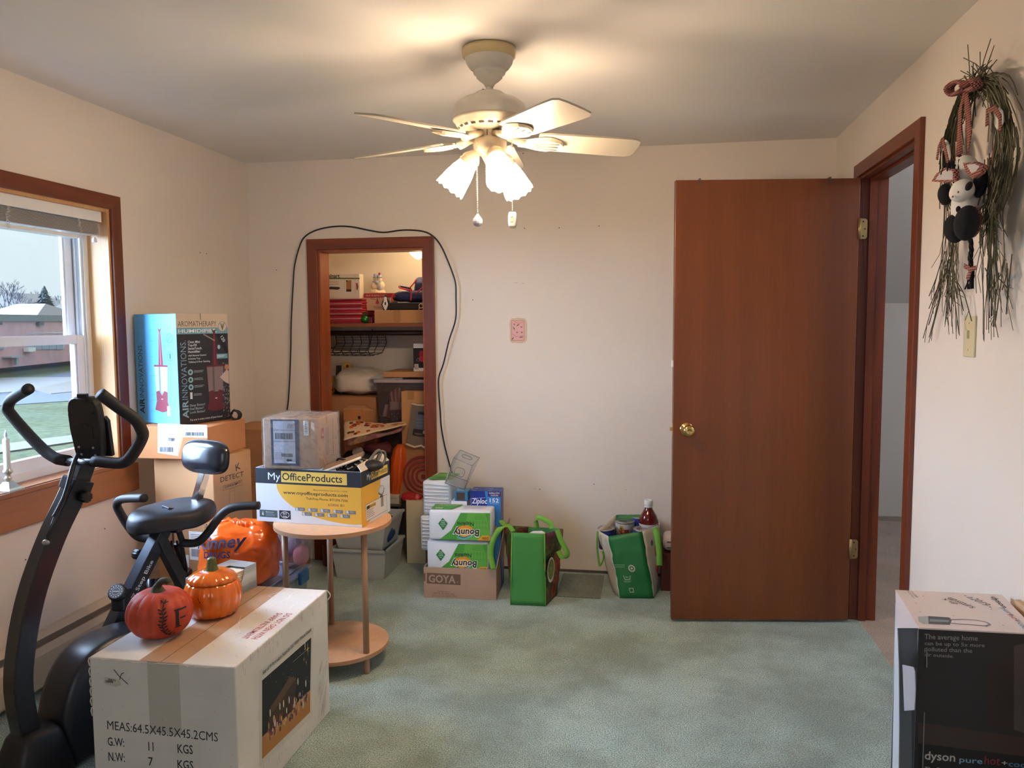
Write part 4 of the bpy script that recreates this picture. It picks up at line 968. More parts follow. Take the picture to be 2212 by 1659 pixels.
jar([(0, .0), (.055, 0), (.076, .008), (.088, .03), (.0935, .06), (.091, .088), (.083, .108), (.076, .116), (.070, .116)], 'jar_body')
jar([(.079, .1165), (.081, .119), (.074, .130), (.055, .143), (.035, .149), (.02, .148), (0, .146)], 'jar_lid')
b = MB(); b.lathe([(.026, .143), (.020, .152), (.016, .170), (.0145, .186), (.010, .190), (0, .189)], 8, c=c2, ribs=4, amp=.2); b.build('stem_handle', mat('glazed_olive', (82, 92, 40), .3), pk2)
pr = Print((0, 0, 0), (1, 0, 0), (0, 0, 1), curve=curvep(c2, .0935, .06, radians(-118)))
pr.poly([(-.022, .028), (.006, .028), (-.008, .010)], '2a1410'); pr.poly([(.045, .028), (.065, .028), (.055, .010)], '2a1410'); pr.build(pk2, 'cut_out_eyes')
# tissue style box of folded towels
A0 = V((-1.447, 2.388, .4542)); B0_ = V((-1.405, 2.600, .4542)); rz_t = math.atan2(B0_.y - A0.y, B0_.x - A0.x); Lb = .225; Wb = .115; hb = .088
GW = mat('towel_box_print', (150, 158, 166), .35, vsc=9, stretch=(.4, .4, 5), col2=(206, 222, 232)); 
tb = thing('facial_towel_box', 'blue and grey streaked box of folded paper towels behind the pumpkins', 'box', A0, rz_t)
b = MB(); b.bx((0, 0, 0), (Lb, .0015, .03)); b.bx((0, Wb - .0015, 0), (Lb, Wb, hb)); b.bx((0, 0, 0), (.0015, Wb, hb)); b.bx((Lb - .0015, 0, 0), (Lb, Wb, hb)); b.bx((0, 0, 0), (Lb, Wb, .0015))
n = 16; arc = [(.060 + .105 * i / n, hb - (.072 * sin(pi * (i + .0) / n) ** .8)) for i in range(n + 1)]
pts = [(0, .0), (Lb, 0), (Lb, hb), (.165, hb)] + arc[::-1][1:-1] + [(.060, hb), (0, hb)]
b.prism(pts, (0, .0015, 0), (1, 0, 0), (0, 0, 1), .0015)
top = [(0, 0), (.060, 0), (.060, .07), (.11, .082), (.165, .07), (.165, 0), (Lb, 0), (Lb, Wb), (0, Wb)]
b.add([(x, y, hb) for x, y in top] + [(x, y, hb + .0012) for x, y in top], [tuple(range(9)), tuple(range(9, 18))] + [(i, (i + 1) % 9, 9 + (i + 1) % 9, 9 + i) for i in range(9)])
b.build('carton', GW, tb, world=False)
TW = mat('towel_cream', (226, 212, 190), .95, bump=.2, bsc=200)
for k in range(13):
    b = MB(); b.rbox((Lb / 2, .055, .009 + .0058 * k), (Lb - .012, .100, .0050), .002); b.build('folded_towel', TW, tb, world=False)
b = MB(); b.bx((.0, 0, .0), (0, 0, 0)); 
pr = Print(parent_matrix(tb) @ V((0, 0, 0)), parent_matrix(tb).to_3x3() @ V((1, 0, 0)), (0, 0, 1)); pr.ring(.016, .016, .006, .002, 'e8ecee'); pr.lines(.026, .02, .03, 2, .006, .002, 'd8dcde'); pr.build(tb)

# ================================================================ STACK OF BROWN CARTONS WITH THE HUMIDIFIER BOX
Al = V((-1.878, 3.140, 0)); rl = radians(-5.6); wL, dL, hL = .308, .283, .82
Rl = Matrix.Rotation(rl, 3, 'Z')
s1 = carton('shipping_carton', 'tall brown vacuum carton at the bottom of the stack by the window', 'box', Al - Rl @ V((wL, 0, 0)), rl, wL, dL, hL, CARD)
pr = face(s1, 'right', wL, dL, hL)
pr.ptext('DETECT', (476, 1042), (526, 1028), (476, 1031), '33241c', .01); pr.ptext('K', (510, 1018), (520, 1012), (508, 1004), '33241c', .02); 
pr.path([pr.px(*q) for q in ((482, 1050), (522, 1036), (523, 1047), (482, 1059), (482, 1050))], .0012, '4a3428'); pr.ptext('CLEAN & EMPTY', (485, 1055), (520, 1044), (485, 1050), '33241c', .02)
pr.path([pr.px(*q) for q in ((496, 1057), (507, 1054), (507, 1140), (496, 1142), (496, 1057))], .001, '5a4030'); pr.path([pr.px(*q) for q in ((496, 1062), (507, 1059))], .001, '5a4030')
pr.ring(*pr.px(501, 1095), .014, .001, '5a4030'); pr.build(s1, 'side_print')
pr = face(s1, 'front', wL, dL, hL); pr.rect(wL - .055, .24, .028, .36, '4a3830'); pr.rect(wL - .0535, .2415, .025, .357, CARD)
pr.text('CLEAN & EMPTY', wL - .032, .262, .017, '2c2420', .02, w=.32, rot=90); pr.rect(.08, .21, .012, .28, '4a3830'); pr.rect(.17, .36, .11, .13, PAPER)
pr.barcode(.18, .375, .05, .035); pr.lines(.18, .475, .08, 7, .008, .002, '505050'); pr.rect(.085, .28, .08, .10, PAPER); pr.lines(.09, .37, .06, 6, .009, .002, '505050'); pr.build(s1, 'front_print')
A2 = V((-1.884, 3.118, .8205)); r2 = radians(1.5); w2, d2, h2 = .335, .34, .142; R2 = Matrix.Rotation(r2, 3, 'Z')
s2 = carton('shipping_carton', 'low orange-brown carton with two white labels on the tall stack', 'box', A2 - R2 @ V((w2, 0, 0)), r2, w2, d2, h2, mat('cardboard_orange', (184, 122, 74), .85, var=.05, vsc=5, bump=.05, bsc=30))
pr = face(s2, 'front', w2, d2, h2)
pr.ppoly([(341, 915), (386, 916), (385, 985), (341, 978)], PAPER); pr.ppoly([(395, 917), (447, 918), (448, 946), (396, 944)], PAPER)
pr.ppoly([(386, 916), (395, 917), (396, 944), (386, 984)], mat('label_tan', (190, 150, 116)))
x, y = pr.px(362, 953); pr.barcode(x, y, .035, .014); x, y = pr.px(344, 976); pr.barcode(x, y, .07, .022); pr.lines(*pr.px(344, 935), .05, 5, .008, .0015, '707070'); x, y = pr.px(400, 941); pr.barcode(x, y, .09, .016)
pr.ptext('UPS', (399, 930), (405, 930), (399, 925), '303030', .0); pr.ptext('KY 129 0-01', (364, 948), (383, 949), (364, 944), '303030', .0); pr.ptext('YLT', (427, 925), (434, 925), (427, 921), '303030', .0); pr.build(s2)
# humidifier box
A3 = V((-2.035, 3.150, .9645)); r3 = radians(-20.5); w3, d3, h3 = .295, .275, .492; R3_ = Matrix.Rotation(r3, 3, 'Z')
BLU = mat('carton_sky_blue', (96, 176, 226), .4); DKB = mat('carton_charcoal', (38, 36, 40), .38)
hb_ = carton('humidifier_box', 'sky blue and black humidifier box on top of the brown carton stack', 'box', A3 - R3_ @ V((w3, 0, 0)), r3, w3, d3, h3, BLU, bev=.002)
pr = face(hb_, 'front', w3, d3, h3)
pr.text('AIR', .052, .040, .034, '141418', .05, rot=90, w=.070); pr.text('INNOVATIONS.', .052, .114, .032, '30404c', -.012, rot=90, w=.245)
def humid(pr, cx, cy, s, dark):
    red = '7e2438' if not dark else '5c1a28'
    pr.poly([(cx - .016 * s, cy + .20 * s), (cx + .016 * s, cy + .20 * s), (cx + .005 * s, cy + .355 * s), (cx - .005 * s, cy + .355 * s)], red); pr.poly([(cx - .004 * s, cy + .20 * s), (cx + .002 * s, cy + .20 * s), (cx + .001 * s, cy + .355 * s), (cx - .002 * s, cy + .355 * s)], 'c06878' if not dark else '7c2c40')
    pr.poly([(cx - .015 * s, cy + .372 * s), (cx - .005 * s, cy + .350 * s), (cx + .005 * s, cy + .350 * s), (cx + .015 * s, cy + .372 * s), (cx + .004 * s, cy + .362 * s), (cx - .004 * s, cy + .362 * s)], red)
    pr.poly([(cx - .046 * s, cy + .197 * s), (cx - .040 * s, cy + .08 * s), (cx + .040 * s, cy + .08 * s), (cx + .046 * s, cy + .197 * s)], 'a6b2cc' if not dark else '7c6a6c'); pr.rect(cx - .016 * s, cy + .08 * s, .010 * s, .117 * s, '6c7888' if not dark else '5a5054')
    pr.poly([(cx - .047 * s, cy + .195 * s), (cx + .047 * s, cy + .195 * s), (cx + .047 * s, cy + .203 * s), (cx - .047 * s, cy + .203 * s)], red)
    pr.poly([(cx - .040 * s, cy + .082 * s), (cx - .018 * s, cy + .088 * s), (cx, cy + .066 * s), (cx + .018 * s, cy + .088 * s), (cx + .040 * s, cy + .082 * s), (cx + .038 * s, cy + .04 * s), (cx + .052 * s, cy), (cx, cy - .01 * s), (cx - .052 * s, cy), (cx - .038 * s, cy + .04 * s)], red)
    pr.ell(cx, cy + .05 * s, .006 * s, .002 * s, 'e8e0e0')
humid(pr, .180, .062, 1.0, False)
pr.rect(.212, .038, .020, .044, 'e8ecf0')
for yy in (.05, .062, .072): pr.ell(.222, yy, .003, .0025, '30343a')
for yy, t_ in ((.385, 'a'), (.305, 'b')): pr.ring(.247, yy, .021, .002, '30505e'); pr.lines(.232, yy - .030, .03, 2, .005, .0012, '40607a')
pr.path([(.234, .372), (.260, .398)], .002, '30505e'); pr.rect(.243, .293, .008, .024, '30505e')
for yy in (.055, .105, .13, .215, .300, .372, .42): pr.rect(.100, yy, .05, .001, '5a8098')
pr.build(hb_, 'front_print')
pr = face(hb_, 'right', w3, d3, h3); pr.rect(0, 0, d3, h3, DKB, 1); pr.rect(0, h3 - .062, d3, .062, mat('carton_beige', (196, 180, 160), .5), 2)
pr.rect(0, h3 - .090, d3, .028, '6a9cb0', 3); pr.text('AROMATHERAPY', .008, h3 - .056, .024, '4a4440', -.008, w=.205); pr.text('HUMIDIFIER', .010, h3 - .084, .016, 'e4ecf0', .015, w=.205)
pr.ell(.246, h3 - .058, .024, .024, 'c8c0b4'); pr.ring(.246, h3 - .058, .023, .002, '6a6058'); 
for k in range(5): pr.line((.246, h3 - .075), (.246 + (k - 2) * .006, h3 - .045 - abs(k - 2) * -.002), .003, '6a6058')
pr.rect(.126, h3 - .028, .003, .03, '2a2420')
pr.text('AIR', .046, .028, .030, '8ab4c8', .05, rot=90, w=.080); pr.text('INNOVATIONS.', .046, .112, .030, '7ca4b8', -.012, rot=90, w=.262)
for i, (s_, hh) in enumerate((('Clean Mist', .0105), ('Top-Fill', .0105), ('SensaTouch', .0105), ('Humidifier', .0105), ('with Remote Control', .0075), ('& Aroma Tray', .0075), ('Tabletop & Floor Standing', .0075))): pr.text(s_, .056, .362 - i * .0145 - (i > 3) * .001, hh, 'd8e2e6', .02)
humid(pr, .198, .055, 1.0, True)
for yy in (.232, .198, .165): pr.ell(.064, yy, .013, .013, '8ab4c0'); pr.ell(.064, yy, .006, .006, '2a4048'); pr.lines(.082, yy + .004, .06, 2, .006, .002, 'a0aab0')
pr.rect(.058, .112, .012, .030, 'd8dce0'); pr.lines(.076, .132, .045, 2, .006, .002, 'a0aab0')
for i, s_ in enumerate(('Sleep Better!', 'Feel Better!', 'Look Better!')): pr.text(s_, .054, .078 - i * .0155, .011, '9ab0bc', .02)
pr.text('Put one in every room of your home!', .054, .014, .009, 'e8eaec', .01, w=.175)
pr.poly([(.205, .402), (.228, .402), (.275, .325), (.275, .285)], '101014'); pr.text('120', .232, .385, .016, 'c8dce4', .03, rot=-58); pr.rect(.208, .286, .062, .022, '6a9cb0'); pr.lines(.212, .300, .05, 2, .006, .002, 'e0e8ec')
pr.rect(.210, .322, .024, .032, '1e2a34'); pr.ell(.222, .340, .008, .010, 'a8c0cc')
random.seed(5)
for i in range(110): x, y = random.uniform(.236, .272), random.uniform(.01, .27); pr.ell(x, y, .0022, .003, random.choice(('8a8484', '6a6464', 'a49c98', '504a4c')), n=6)
pr.poly([(.222, .20), (.262, .235), (.272, .225), (.272, .165), (.25, .175)], 'b8a49c'); pr.ell(.262, .245, .013, .013, 'b87a5c'); pr.path([(.14, .40), (.17, .385), (.20, .37)], .006, '8c8480')
pr.build(hb_, 'side_print')
t = thing('power_cord', 'coiled black power cord lying behind the humidifier box', 'cord', (-1.905, 3.37, .962))
b = MB(); c_ = V((-1.900, 3.385, .985))
for k in range(4): b.tube([c_ + V((.020 * cos(a) * (1 + .1 * k), .006 * k - .01, .021 * sin(a))) for a in [2 * pi * i / 14 for i in range(14)]], .0035, 6, closed=True)
b.tube(smoothpath([c_ + V((-.018, 0, .004)), c_ + V((.0, -.012, .026)), c_ + V((.026, 0, .006))], 4), .004, 6); b.build('cord_coil', mat('cord_black', (16, 15, 17)), t)
# cartons in the corner behind
c4 = carton('shipping_carton', 'lower dark brown carton in the corner left of the closet', 'box', (-2.285, 3.93, 0), 0, .335, .34, .575, CARD_D)
c5 = carton('shipping_carton', 'upper dark brown carton in the corner left of the closet', 'box', (-2.285, 3.93, .576), 0, .335, .34, .262, CARD_D)
b = MB(); b.bx((.0, -.001, .10), (.335, 0, .115)); b.build('tape_strip', TAPE_B, c4, world=False)

# ================================================================ ROUND TABLE
TC = V((-1.28, 3.03, 0)); TZ = .60
MDF = mat('mdf_tan', (202, 162, 128), .6, var=.05, vsc=40, bump=.03, bsc=200); MDFE = mat('mdf_edge', (178, 136, 104), .8, bump=.1, bsc=200); DOW = wood('dowel_wood', (160, 122, 92), (188, 150, 118), 'z', 1, .5)
rt = thing('round_table', 'small round particle board table with three dowel legs and lower shelf', 'table', TC)
b = MB(); b.lathe([(.2385, TZ - .016), (.2385, TZ)], 64, 1, c=TC, smooth=False); b.v; k = 64
b.add([V((TC.x + .2385 * cos(2 * pi * i / k), TC.y + .2385 * sin(2 * pi * i / k), TZ)) for i in range(k)], [tuple(range(k))]); b.add([V((TC.x + .2385 * cos(2 * pi * i / k), TC.y + .2385 * sin(2 * pi * i / k), TZ - .016)) for i in range(k)], [tuple(range(k))[::-1]]); b.build('tabletop', [MDF, MDFE], rt)
b = MB(); b.lathe([(.218, .068), (.218, .084)], 64, 1, c=TC, smooth=False); b.add([V((TC.x + .218 * cos(2 * pi * i / k), TC.y + .218 * sin(2 * pi * i / k), .084)) for i in range(k)], [tuple(range(k))]); b.add([V((TC.x + .218 * cos(2 * pi * i / k), TC.y + .218 * sin(2 * pi * i / k), .068)) for i in range(k)], [tuple(range(k))[::-1]]); b.build('shelf', [MDF, MDFE], rt)
for a in (-30, 118, -150):
    x, y = TC.x + .195 * cos(radians(a)), TC.y + .195 * sin(radians(a)); b = MB(); b.lathe([(.012, 0), (.0125, .01), (.0125, .067)], 18, c=(x, y, 0), capb=True, capt=True); b.build('foot', DOW, rt)
    b = MB(); b.lathe([(.0125, .0845), (.0125, TZ - .0165)], 18, c=(x, y, 0), capb=True, capt=True); b.build('leg', DOW, rt)
# office paper carton, open on top
A = V((-1.116, 2.927, TZ + .001)); ro = radians(-4.7); wo_, do_, ho_ = .471, .282, .222; Ro = Matrix.Rotation(ro, 3, 'Z')
OW = mat('office_carton_white', (216, 220, 226), .55, bump=.03, bsc=40)
oc = carton('paper_carton', 'yellow white and black office paper carton on the round table', 'box', A - Ro @ V((wo_, 0, 0)), ro, wo_, do_, ho_, OW, open_top=True)
YL, NK = 'e4b03c', '1e2430'
pr = face(oc, 'front', wo_, do_, ho_)
pr.rect(0, ho_ - .063, wo_, .063, NK, 1); 
n = 22; arc = [(.095 + .35 * (1 - cos(pi / 2 * i / n)) ** 1.0 * 1.0, ho_ - .063 - (.150) * sin(pi / 2 * i / n)) for i in range(n + 1)]
pr.poly([(wo_, ho_ - .063)] + arc + [(wo_, .012)], YL, 2); pr.rect(.118, ho_ - .055, .292, .046, 'e8c258', 3)
pr.text('My', .058, ho_ - .047, .030, 'eef0f2', 0, w=.056); pr.text('OfficeProducts', .122, ho_ - .046, .030, '23262c', .030, w=.268)
pr.text('www.myofficeproducts.com', .125, ho_ - .103, .0135, '2c2620', .03, w=.287); pr.text('Toll-Free Phone: 877.696.7266', .228, ho_ - .122, .0095, '2c2620', .02, w=.184); pr.text('Multi-purpose Business Paper (8 1/2 x 11) White', .262, ho_ - .083, .0055, '3c3226', .01, w=.150)
pr.text('65806 B1', .325, ho_ - .143, .010, '4a443c', 0, w=.07)
pr.rect(.014, .018, .082, .030, '4c5a5c'); pr.poly([(.024, .026), (.034, .026), (.029, .044)], 'c8d0d0'); pr.text('Mixed Sources', .042, .038, .0045, 'd8dcdc', .01); pr.lines(.042, .034, .048, 4, .0035, .001, '9aa4a4')
pr.rect(.104, .014, .052, .036, '20202a'); pr.ring(.130, .032, .020, .0018, 'e8e8ec', ry=.014); pr.text('ISO', .130, .033, .009, 'e8e8ec', .02, al='c'); pr.text('9706', .130, .021, .007, 'e8e8ec', .02, al='c')
for i in range(5): pr.rect(.178 + i * .056, .052 - i * .0003, .044, .014, '6e7678'); pr.poly([(.180 + i * .056, .053), (.192 + i * .056, .053), (.188 + i * .056, .065), (.180 + i * .056, .065)], 'c8ccce'); pr.lines(.196 + i * .056, .060, .02, 2, .004, .0012, 'b8bcbe')
for i in range(4): pr.rect(.208 + i * .056, .034, .044, .014, '6e7678'); pr.poly([(.210 + i * .056, .035), (.222 + i * .056, .035), (.218 + i * .056, .047), (.210 + i * .056, .047)], 'c8ccce'); pr.lines(.226 + i * .056, .042, .02, 2, .004, .0012, 'b8bcbe')
pr.build(oc, 'front_print')
pr = face(oc, 'right', wo_, do_, ho_); pr.rect(0, ho_ - .063, do_, .063, NK, 1)
arc = [(.185 * cos(pi / 2 * i / n) + 0, ho_ - .063 - .18 * (i / n) * 0 - .165 * sin(pi / 2 * i / n)) for i in range(n + 1)]
pr.poly([(0, ho_ - .063)] + [(0, .0)] + [(.03, 0)] + arc[::-1], YL, 2); pr.rect(.095, ho_ - .050, .165, .036, 'e8c258', 3)
pr.text('My', .055, ho_ - .042, .023, 'eef0f2', 0, w=.036); pr.text('OfficeProducts', .098, ho_ - .042, .022, '23262c', .03, w=.155)
pr.ell(.190, .112, .030, .020, 'a8acb2'); pr.ell(.196, .112, .022, .015, 'ccd0d4'); pr.poly([(.17, .085), (.20, .092), (.19, .074)], '2a2a2e'); pr.path([(.162, .104), (.178, .094), (.20, .088), (.214, .098), (.221, .115)], .005, '2a2a2e')
pr.rect(.038, .012, .206, .070, 'dcdcd8'); pr.frame_rect(.038, .012, .206, .070, .0015, '2c2c2c'); pr.rect(.046, .060, .028, .014, '2c2c2c'); pr.rect(.074, .060, .060, .014, 'd8a83c'); pr.text('OfficeProducts', .076, .063, .007, '2c2c2c', .01, w=.055); pr.lines(.046, .052, .08, 5, .007, .0018, '4a4a4a')
for i in range(9): pr.rect(.185, .040 + i * .0052, .026, .0034, '2c2c2c')
pr.build(oc, 'side_print')
b = MB(); Mo = parent_matrix(oc)
b.add([Mo @ V(p) for p in ((wo_, .005, ho_), (wo_, do_ - .004, ho_), (wo_ - .030, do_ - .02, ho_ + .036), (wo_ - .03, .03, ho_ + .020))], [(0, 1, 2, 3)]); b.build('carton_flap', mat('flap_inside', (200, 190, 178), .8), oc, solid=.003)
# taped parcel on the open carton
A = V((-1.302, 2.952, TZ + ho_ + .002)); rp_ = radians(2.0); wp_, dp_, hp_ = .235, .235, .208; Rp = Matrix.Rotation(rp_, 3, 'Z')
pc = thing('taped_parcel', 'cardboard parcel wrapped in clear tape with shipping label, on the paper carton', 'box', A - Rp @ V((wp_, 0, 0)), rp_)
b = MB(); b.rbox((wp_ / 2, dp_ / 2, hp_ / 2), (wp_, dp_, hp_), .008, seg=3, smooth=True); b.build('carton', mat('parcel_card', (190, 160, 132), .6, var=.06, vsc=8, bump=.25, bsc=22), pc, world=False)
b = MB(); bm = bmesh.new(); bmesh.ops.create_cube(bm, size=1); bmesh.ops.subdivide_edges(bm, edges=bm.edges[:], cuts=14, use_grid_fill=True)
for v in bm.verts:
    p = V(((v.co.x) * (wp_ + .006) + wp_ / 2, v.co.y * (dp_ + .006) + dp_ / 2, max(.0005, v.co.z * (hp_ + .006) + hp_ / 2))); v.co = p + noise.noise_vector(p * 38) * .0035
b.bm(bm, smooth=False); CRW = sheer('crinkled_clear_tape', (236, 236, 238), .06, .10, .14, surf=(230, 232, 238)); b.build('clear_wrap', CRW, pc, world=False)
pr = face(pc, 'front', wp_, dp_, hp_); pr.o = pr.o - pr.n * -.0012
pr.rect(.036, .014, .118, .188, '3c465c'); pr.rect(.046, .024, .092, .172, mat('label_white_blue', (206, 216, 234), .5)); pr.rect(.088, .024, .050, .172, mat('label_white_dim', (190, 196, 208), .5))
pr.rect(.046, .158, .092, .0015, '303438'); pr.rect(.046, .112, .092, .0015, '303438'); pr.barcode(.054, .122, .076, .025); pr.barcode(.078, .050, .050, .014, '4a4440'); pr.lines(.050, .065, .035, 5, .006, .0015, '8088a0'); pr.poly([(.098, .036), (.108, .044), (.108, .040), (.122, .040), (.122, .032), (.108, .032), (.108, .028)], '303438')
for i in range(5): pr.line((.105 + i * .006, .165), (.112 + i * .006, .185), .0015, '505868')
pr.rect(.175, .138, .022, .060, 'd4d4cc'); pr.text('-31877', .191, .146, .009, '34302c', .01, rot=90, w=.04); pr.build(pc, 'front_print')
pr = face(pc, 'right', wp_, dp_, hp_); pr.o = pr.o + pr.n * .0012; pr.rect(.03, .120, .028, .042, 'a83a48'); pr.poly([(.034, .13), (.04, .15), (.046, .135), (.052, .155), (.053, .13)], 'd8a8a8'); pr.rect(.075, .045, .040, .115, 'a09088')
pr.text('MADE IN CHINA', .165, .042, .011, '4a3c34', .01, rot=90, w=.145); pr.build(pc, 'side_print')
pr = face(pc, 'top', wp_, dp_, hp_); pr.o = pr.o + pr.n * .0012; pr.rect(.08, .02, .04, .10, 'b8a89c'); pr.rect(.10, .14, .055, .06, '9c8c80'); pr.build(pc, 'top_tape')
# things in the open carton
t = thing('serving_tray', 'flat grey tray with a white edge leaning out of the paper carton', 'tray', A + V((.08, -.01, .0)))
b = MB(); q = [ay(694, 1019, 2.96), ay(780, 987, 3.05), ay(786, 984, 3.12), ay(716, 1000, 3.12)]; 
P = [V(p) for p in q]; P[2].z = P[1].z + .012; P[3] = P[0] + (P[2] - P[1]) * 1.0
b.add(P + [p + V((0, 0, -.010)) for p in P], [(0, 1, 2, 3), (4, 5, 6, 7), (0, 1, 5, 4), (1, 2, 6, 5), (2, 3, 7, 6), (3, 0, 4, 7)]); o = b.build('panel', mat('panel_grey', (140, 122, 108), .5), t)
b = MB(); b.tube([P[0] + V((0, -.002, -.003)), P[1] + V((0, -.002, -.003))], .0055, 8); b.build('white_edge', WHITE, t)
t = thing('cable_bundle', 'tangle of black and grey cables in the paper carton', 'cables', (-1.20, 3.06, TZ + .01))
b = MB()
for k in range(7):
    c_ = V((-1.20 + .02 * random.uniform(-1, 1), 3.02 + .03 * k / 3, .80 + .006 * k)); r_ = random.uniform(.04, .055)
    b.tube(smoothpath([c_ + V((r_ * 1.1 * cos(a), r_ * .6 * sin(a) + .01 * sin(a * 3), .018 * sin(a * 2 + k))) for a in [2 * pi * i / 8 for i in range(8)]], 3, True), .0045, 6, closed=True)
b.build('cable', BLACK, t)['kind'] = 'stuff'
b = MB(); b.tube(smoothpath([ay(785, 1015, 3.0), ay(800, 992, 3.05), ay(815, 974, 3.08), ay(822, 978, 3.1), ay(815, 996, 3.08), ay(808, 1012, 3.05)], 5), .0065, 8); b.tube(smoothpath([ay(812, 998, 3.1), ay(822, 976, 3.12), ay(831, 978, 3.14), ay(832, 992, 3.14), ay(826, 1005, 3.12)], 5), .0055, 8); b.build('grey_cable', mat('cable_grey', (98, 98, 98), .5), t)
b = MB(); b.ell(ay(805, 1006, 3.04), (.045, .05, .022), 18, 10); b.jitter(.004, 30); b.build('black_pouch', mat('pouch_black', (24, 25, 30), .5), t)
# ================================================================ EXERCISE BIKE
bk = thing('exercise_bike', 'black folding exercise bike between the window and the white carton', 'exercise bike', (-1.87, 2.05, 0))
MP = mat('bike_black_metal', (20, 22, 28), .32, coat=.25); FOAM = mat('bike_foam_grip', (30, 31, 35), .6, bump=.1, bsc=400); PL = mat('bike_black_plastic', (18, 19, 23), .42); VNY = mat('bike_black_vinyl', (30, 32, 38), .5, coat=.0, bump=.06, bsc=500); BOLT = mat('bolt_steel', (170, 170, 176), .3, .9)
bd = V((.28, .96, 0)).normalized(); bs = V((.96, -.28, 0))          # bike forward->rear direction, sideways
# front upright (curved rectangular tube)
base = V((-1.868, 2.035, .13))
pc_ = [base, ay(40, 1490, 2.02), ay(48, 1380, 2.04), ay(72, 1270, 2.09), ay(112, 1160, 2.15), ay(150, 1080, 2.20), ay(165, 1045, 2.225)]
b = MB(); b.tube(smoothpath(pc_, 5), .042, 4, squ=(1, 1), flat=bs); 
for i in range(len(b.sm)): b.sm[i] = False
b.build('front_upright', MP, bk, bevel=.004)
b = MB(); b.tube([ay(168, 1040, 2.228), ay(182, 1000, 2.245)], .036, 4, flat=bs); b.sm = [False] * len(b.f); b.build('handlebar_post', MP, bk, bevel=.003)
b = MB(); b.tube([ay(160, 1060, 2.217), ay(170, 1034, 2.228)], .049, 4, flat=bs); b.sm = [False] * len(b.f); b.build('post_collar', PL, bk, bevel=.003)
def knob(c, d, r, L, nm='adjuster_knob'):
    M = Matrix.Translation(c) @ V(d).to_track_quat('Z', 'Y').to_matrix().to_4x4(); b = MB()
    b.lathe([(r * .45, 0), (r * .45, L * .35), (r * .9, L * .4), (r, L * .55), (r, L * .95), (r * .85, L), (0, L)], 40, M=M, ribs=10, amp=.16, capb=True); return b.build(nm, PL, bk)
knob(ay(170, 1070, 2.22), bs + V((0, 0, -.05)), .019, .045)
# lower shroud, foot bar
b = MB(); rg = []
for z, sx_, sy_, dy in ((.02, .085, .10, 0), (.10, .075, .085, 0), (.155, .062, .065, .005), (.175, .045, .05, .005)):
    c_ = V((-1.862, 2.045 + dy, z)); rg.append([c_ + bs * (sx_ * math.copysign(abs(cos(a)) ** .5, cos(a))) + bd * (sy_ * math.copysign(abs(sin(a)) ** .5, sin(a))) for a in [2 * pi * i / 24 for i in range(24)]])
vs = [p for r_ in rg for p in r_]; b.add(vs, [(i * 24 + j, i * 24 + (j + 1) % 24, (i + 1) * 24 + (j + 1) % 24, (i + 1) * 24 + j) for i in range(3) for j in range(24)] + [tuple(range(72, 96))], 0, True); b.build('base_shroud', PL, bk)
b = MB(); f0 = V((-1.862, 2.02, .025)); b.tube([f0 - bs * .27, f0 + bs * .27], .022, 12); b.build('front_foot_bar', MP, bk)
for s_ in (-1, 1):
    b = MB(); b.tube([f0 + bs * s_ * .255, f0 + bs * s_ * .30], .0245, 14); b.build('foot_cap', FOAM, bk)
# handlebars
hc = V((-1.800, 2.262, .962))
pl_ = [ay(158, 997, 2.27), ay(125, 992, 2.285), ay(98, 975, 2.30), ay(60, 937, 2.32), ay(22, 893, 2.335), ay(17, 880, 2.335), ay(26, 862, 2.325), ay(62, 840, 2.26)]
prr = [ay(160, 997, 2.268), ay(215, 997, 2.245), ay(262, 1000, 2.235), ay(285, 984, 2.23), ay(307, 945, 2.225), ay(304, 925, 2.215), ay(290, 904, 2.20), ay(256, 880, 2.17), ay(216, 850, 2.12)]
b = MB(); b.tube([pl_[0] + V((-.02, 0, 0)), V(prr[2])], .0125, 14); b.build('handlebar_tube', MP, bk)
b = MB(); P = smoothpath(pl_[1:], 6); b.tube([pl_[0].lerp(pl_[1], .3)] + P, .0185, 16); b.build('handlebar_grip', FOAM, bk)
b = MB(); P = smoothpath(prr[1:], 6); b.tube([prr[1].lerp(prr[0], .2)] + P, .0185, 16); b.build('handlebar_grip', FOAM, bk)
# console seen from behind
cc_ = ay(190, 925, 2.30); un = (ay(160, 862, 2.27) - ay(212, 990, 2.30)).normalized(); rt_ = V((.975, .06, 0)).normalized(); un = (un - rt_ * un.dot(rt_)).normalized(); nn = rt_.cross(un).normalized(); 
def cpt(x, y, z): return cc_ + rt_ * x + un * y + nn * z
out = []
for i in range(32):
    a = 2 * pi * i / 32; x = .056 * math.copysign(abs(cos(a)) ** .45, cos(a)); y = .108 * math.copysign(abs(sin(a)) ** .45, sin(a)); x *= (1.0 - .08 * (y < 0)); out.append((x, y))
b = MB(); k = 32; b.add([cpt(x * .93, y * .96, .017) for x, y in out] + [cpt(x, y, .008) for x, y in out] + [cpt(x, y, -.012) for x, y in out], [tuple(range(k)), tuple(range(2 * k, 3 * k))[::-1]] + [(i, (i + 1) % k, k + (i + 1) % k, k + i) for i in range(k)] + [(k + i, k + (i + 1) % k, 2 * k + (i + 1) % k, 2 * k + i) for i in range(k)], 0, False); b.build('console', PL, bk, bevel=.002)
b = MB(); b.prism([(-.055, -.10), (.062, -.10), (.062, .02), (.052, .035), (-.05, .035)], cpt(0, 0, -.03), rt_, un, .016); b.build('console_front', PL, bk)
b = MB(); b.prism([(-.015, .100), (.018, .100), (.018, .118), (-.015, .118)], cpt(0, 0, .0), rt_, un, .012); b.prism([(-.018, .092), (.020, .092), (.016, .102), (-.014, .102)], cpt(0, 0, .016), rt_, un, .006); b.build('tablet_clip', PL, bk)
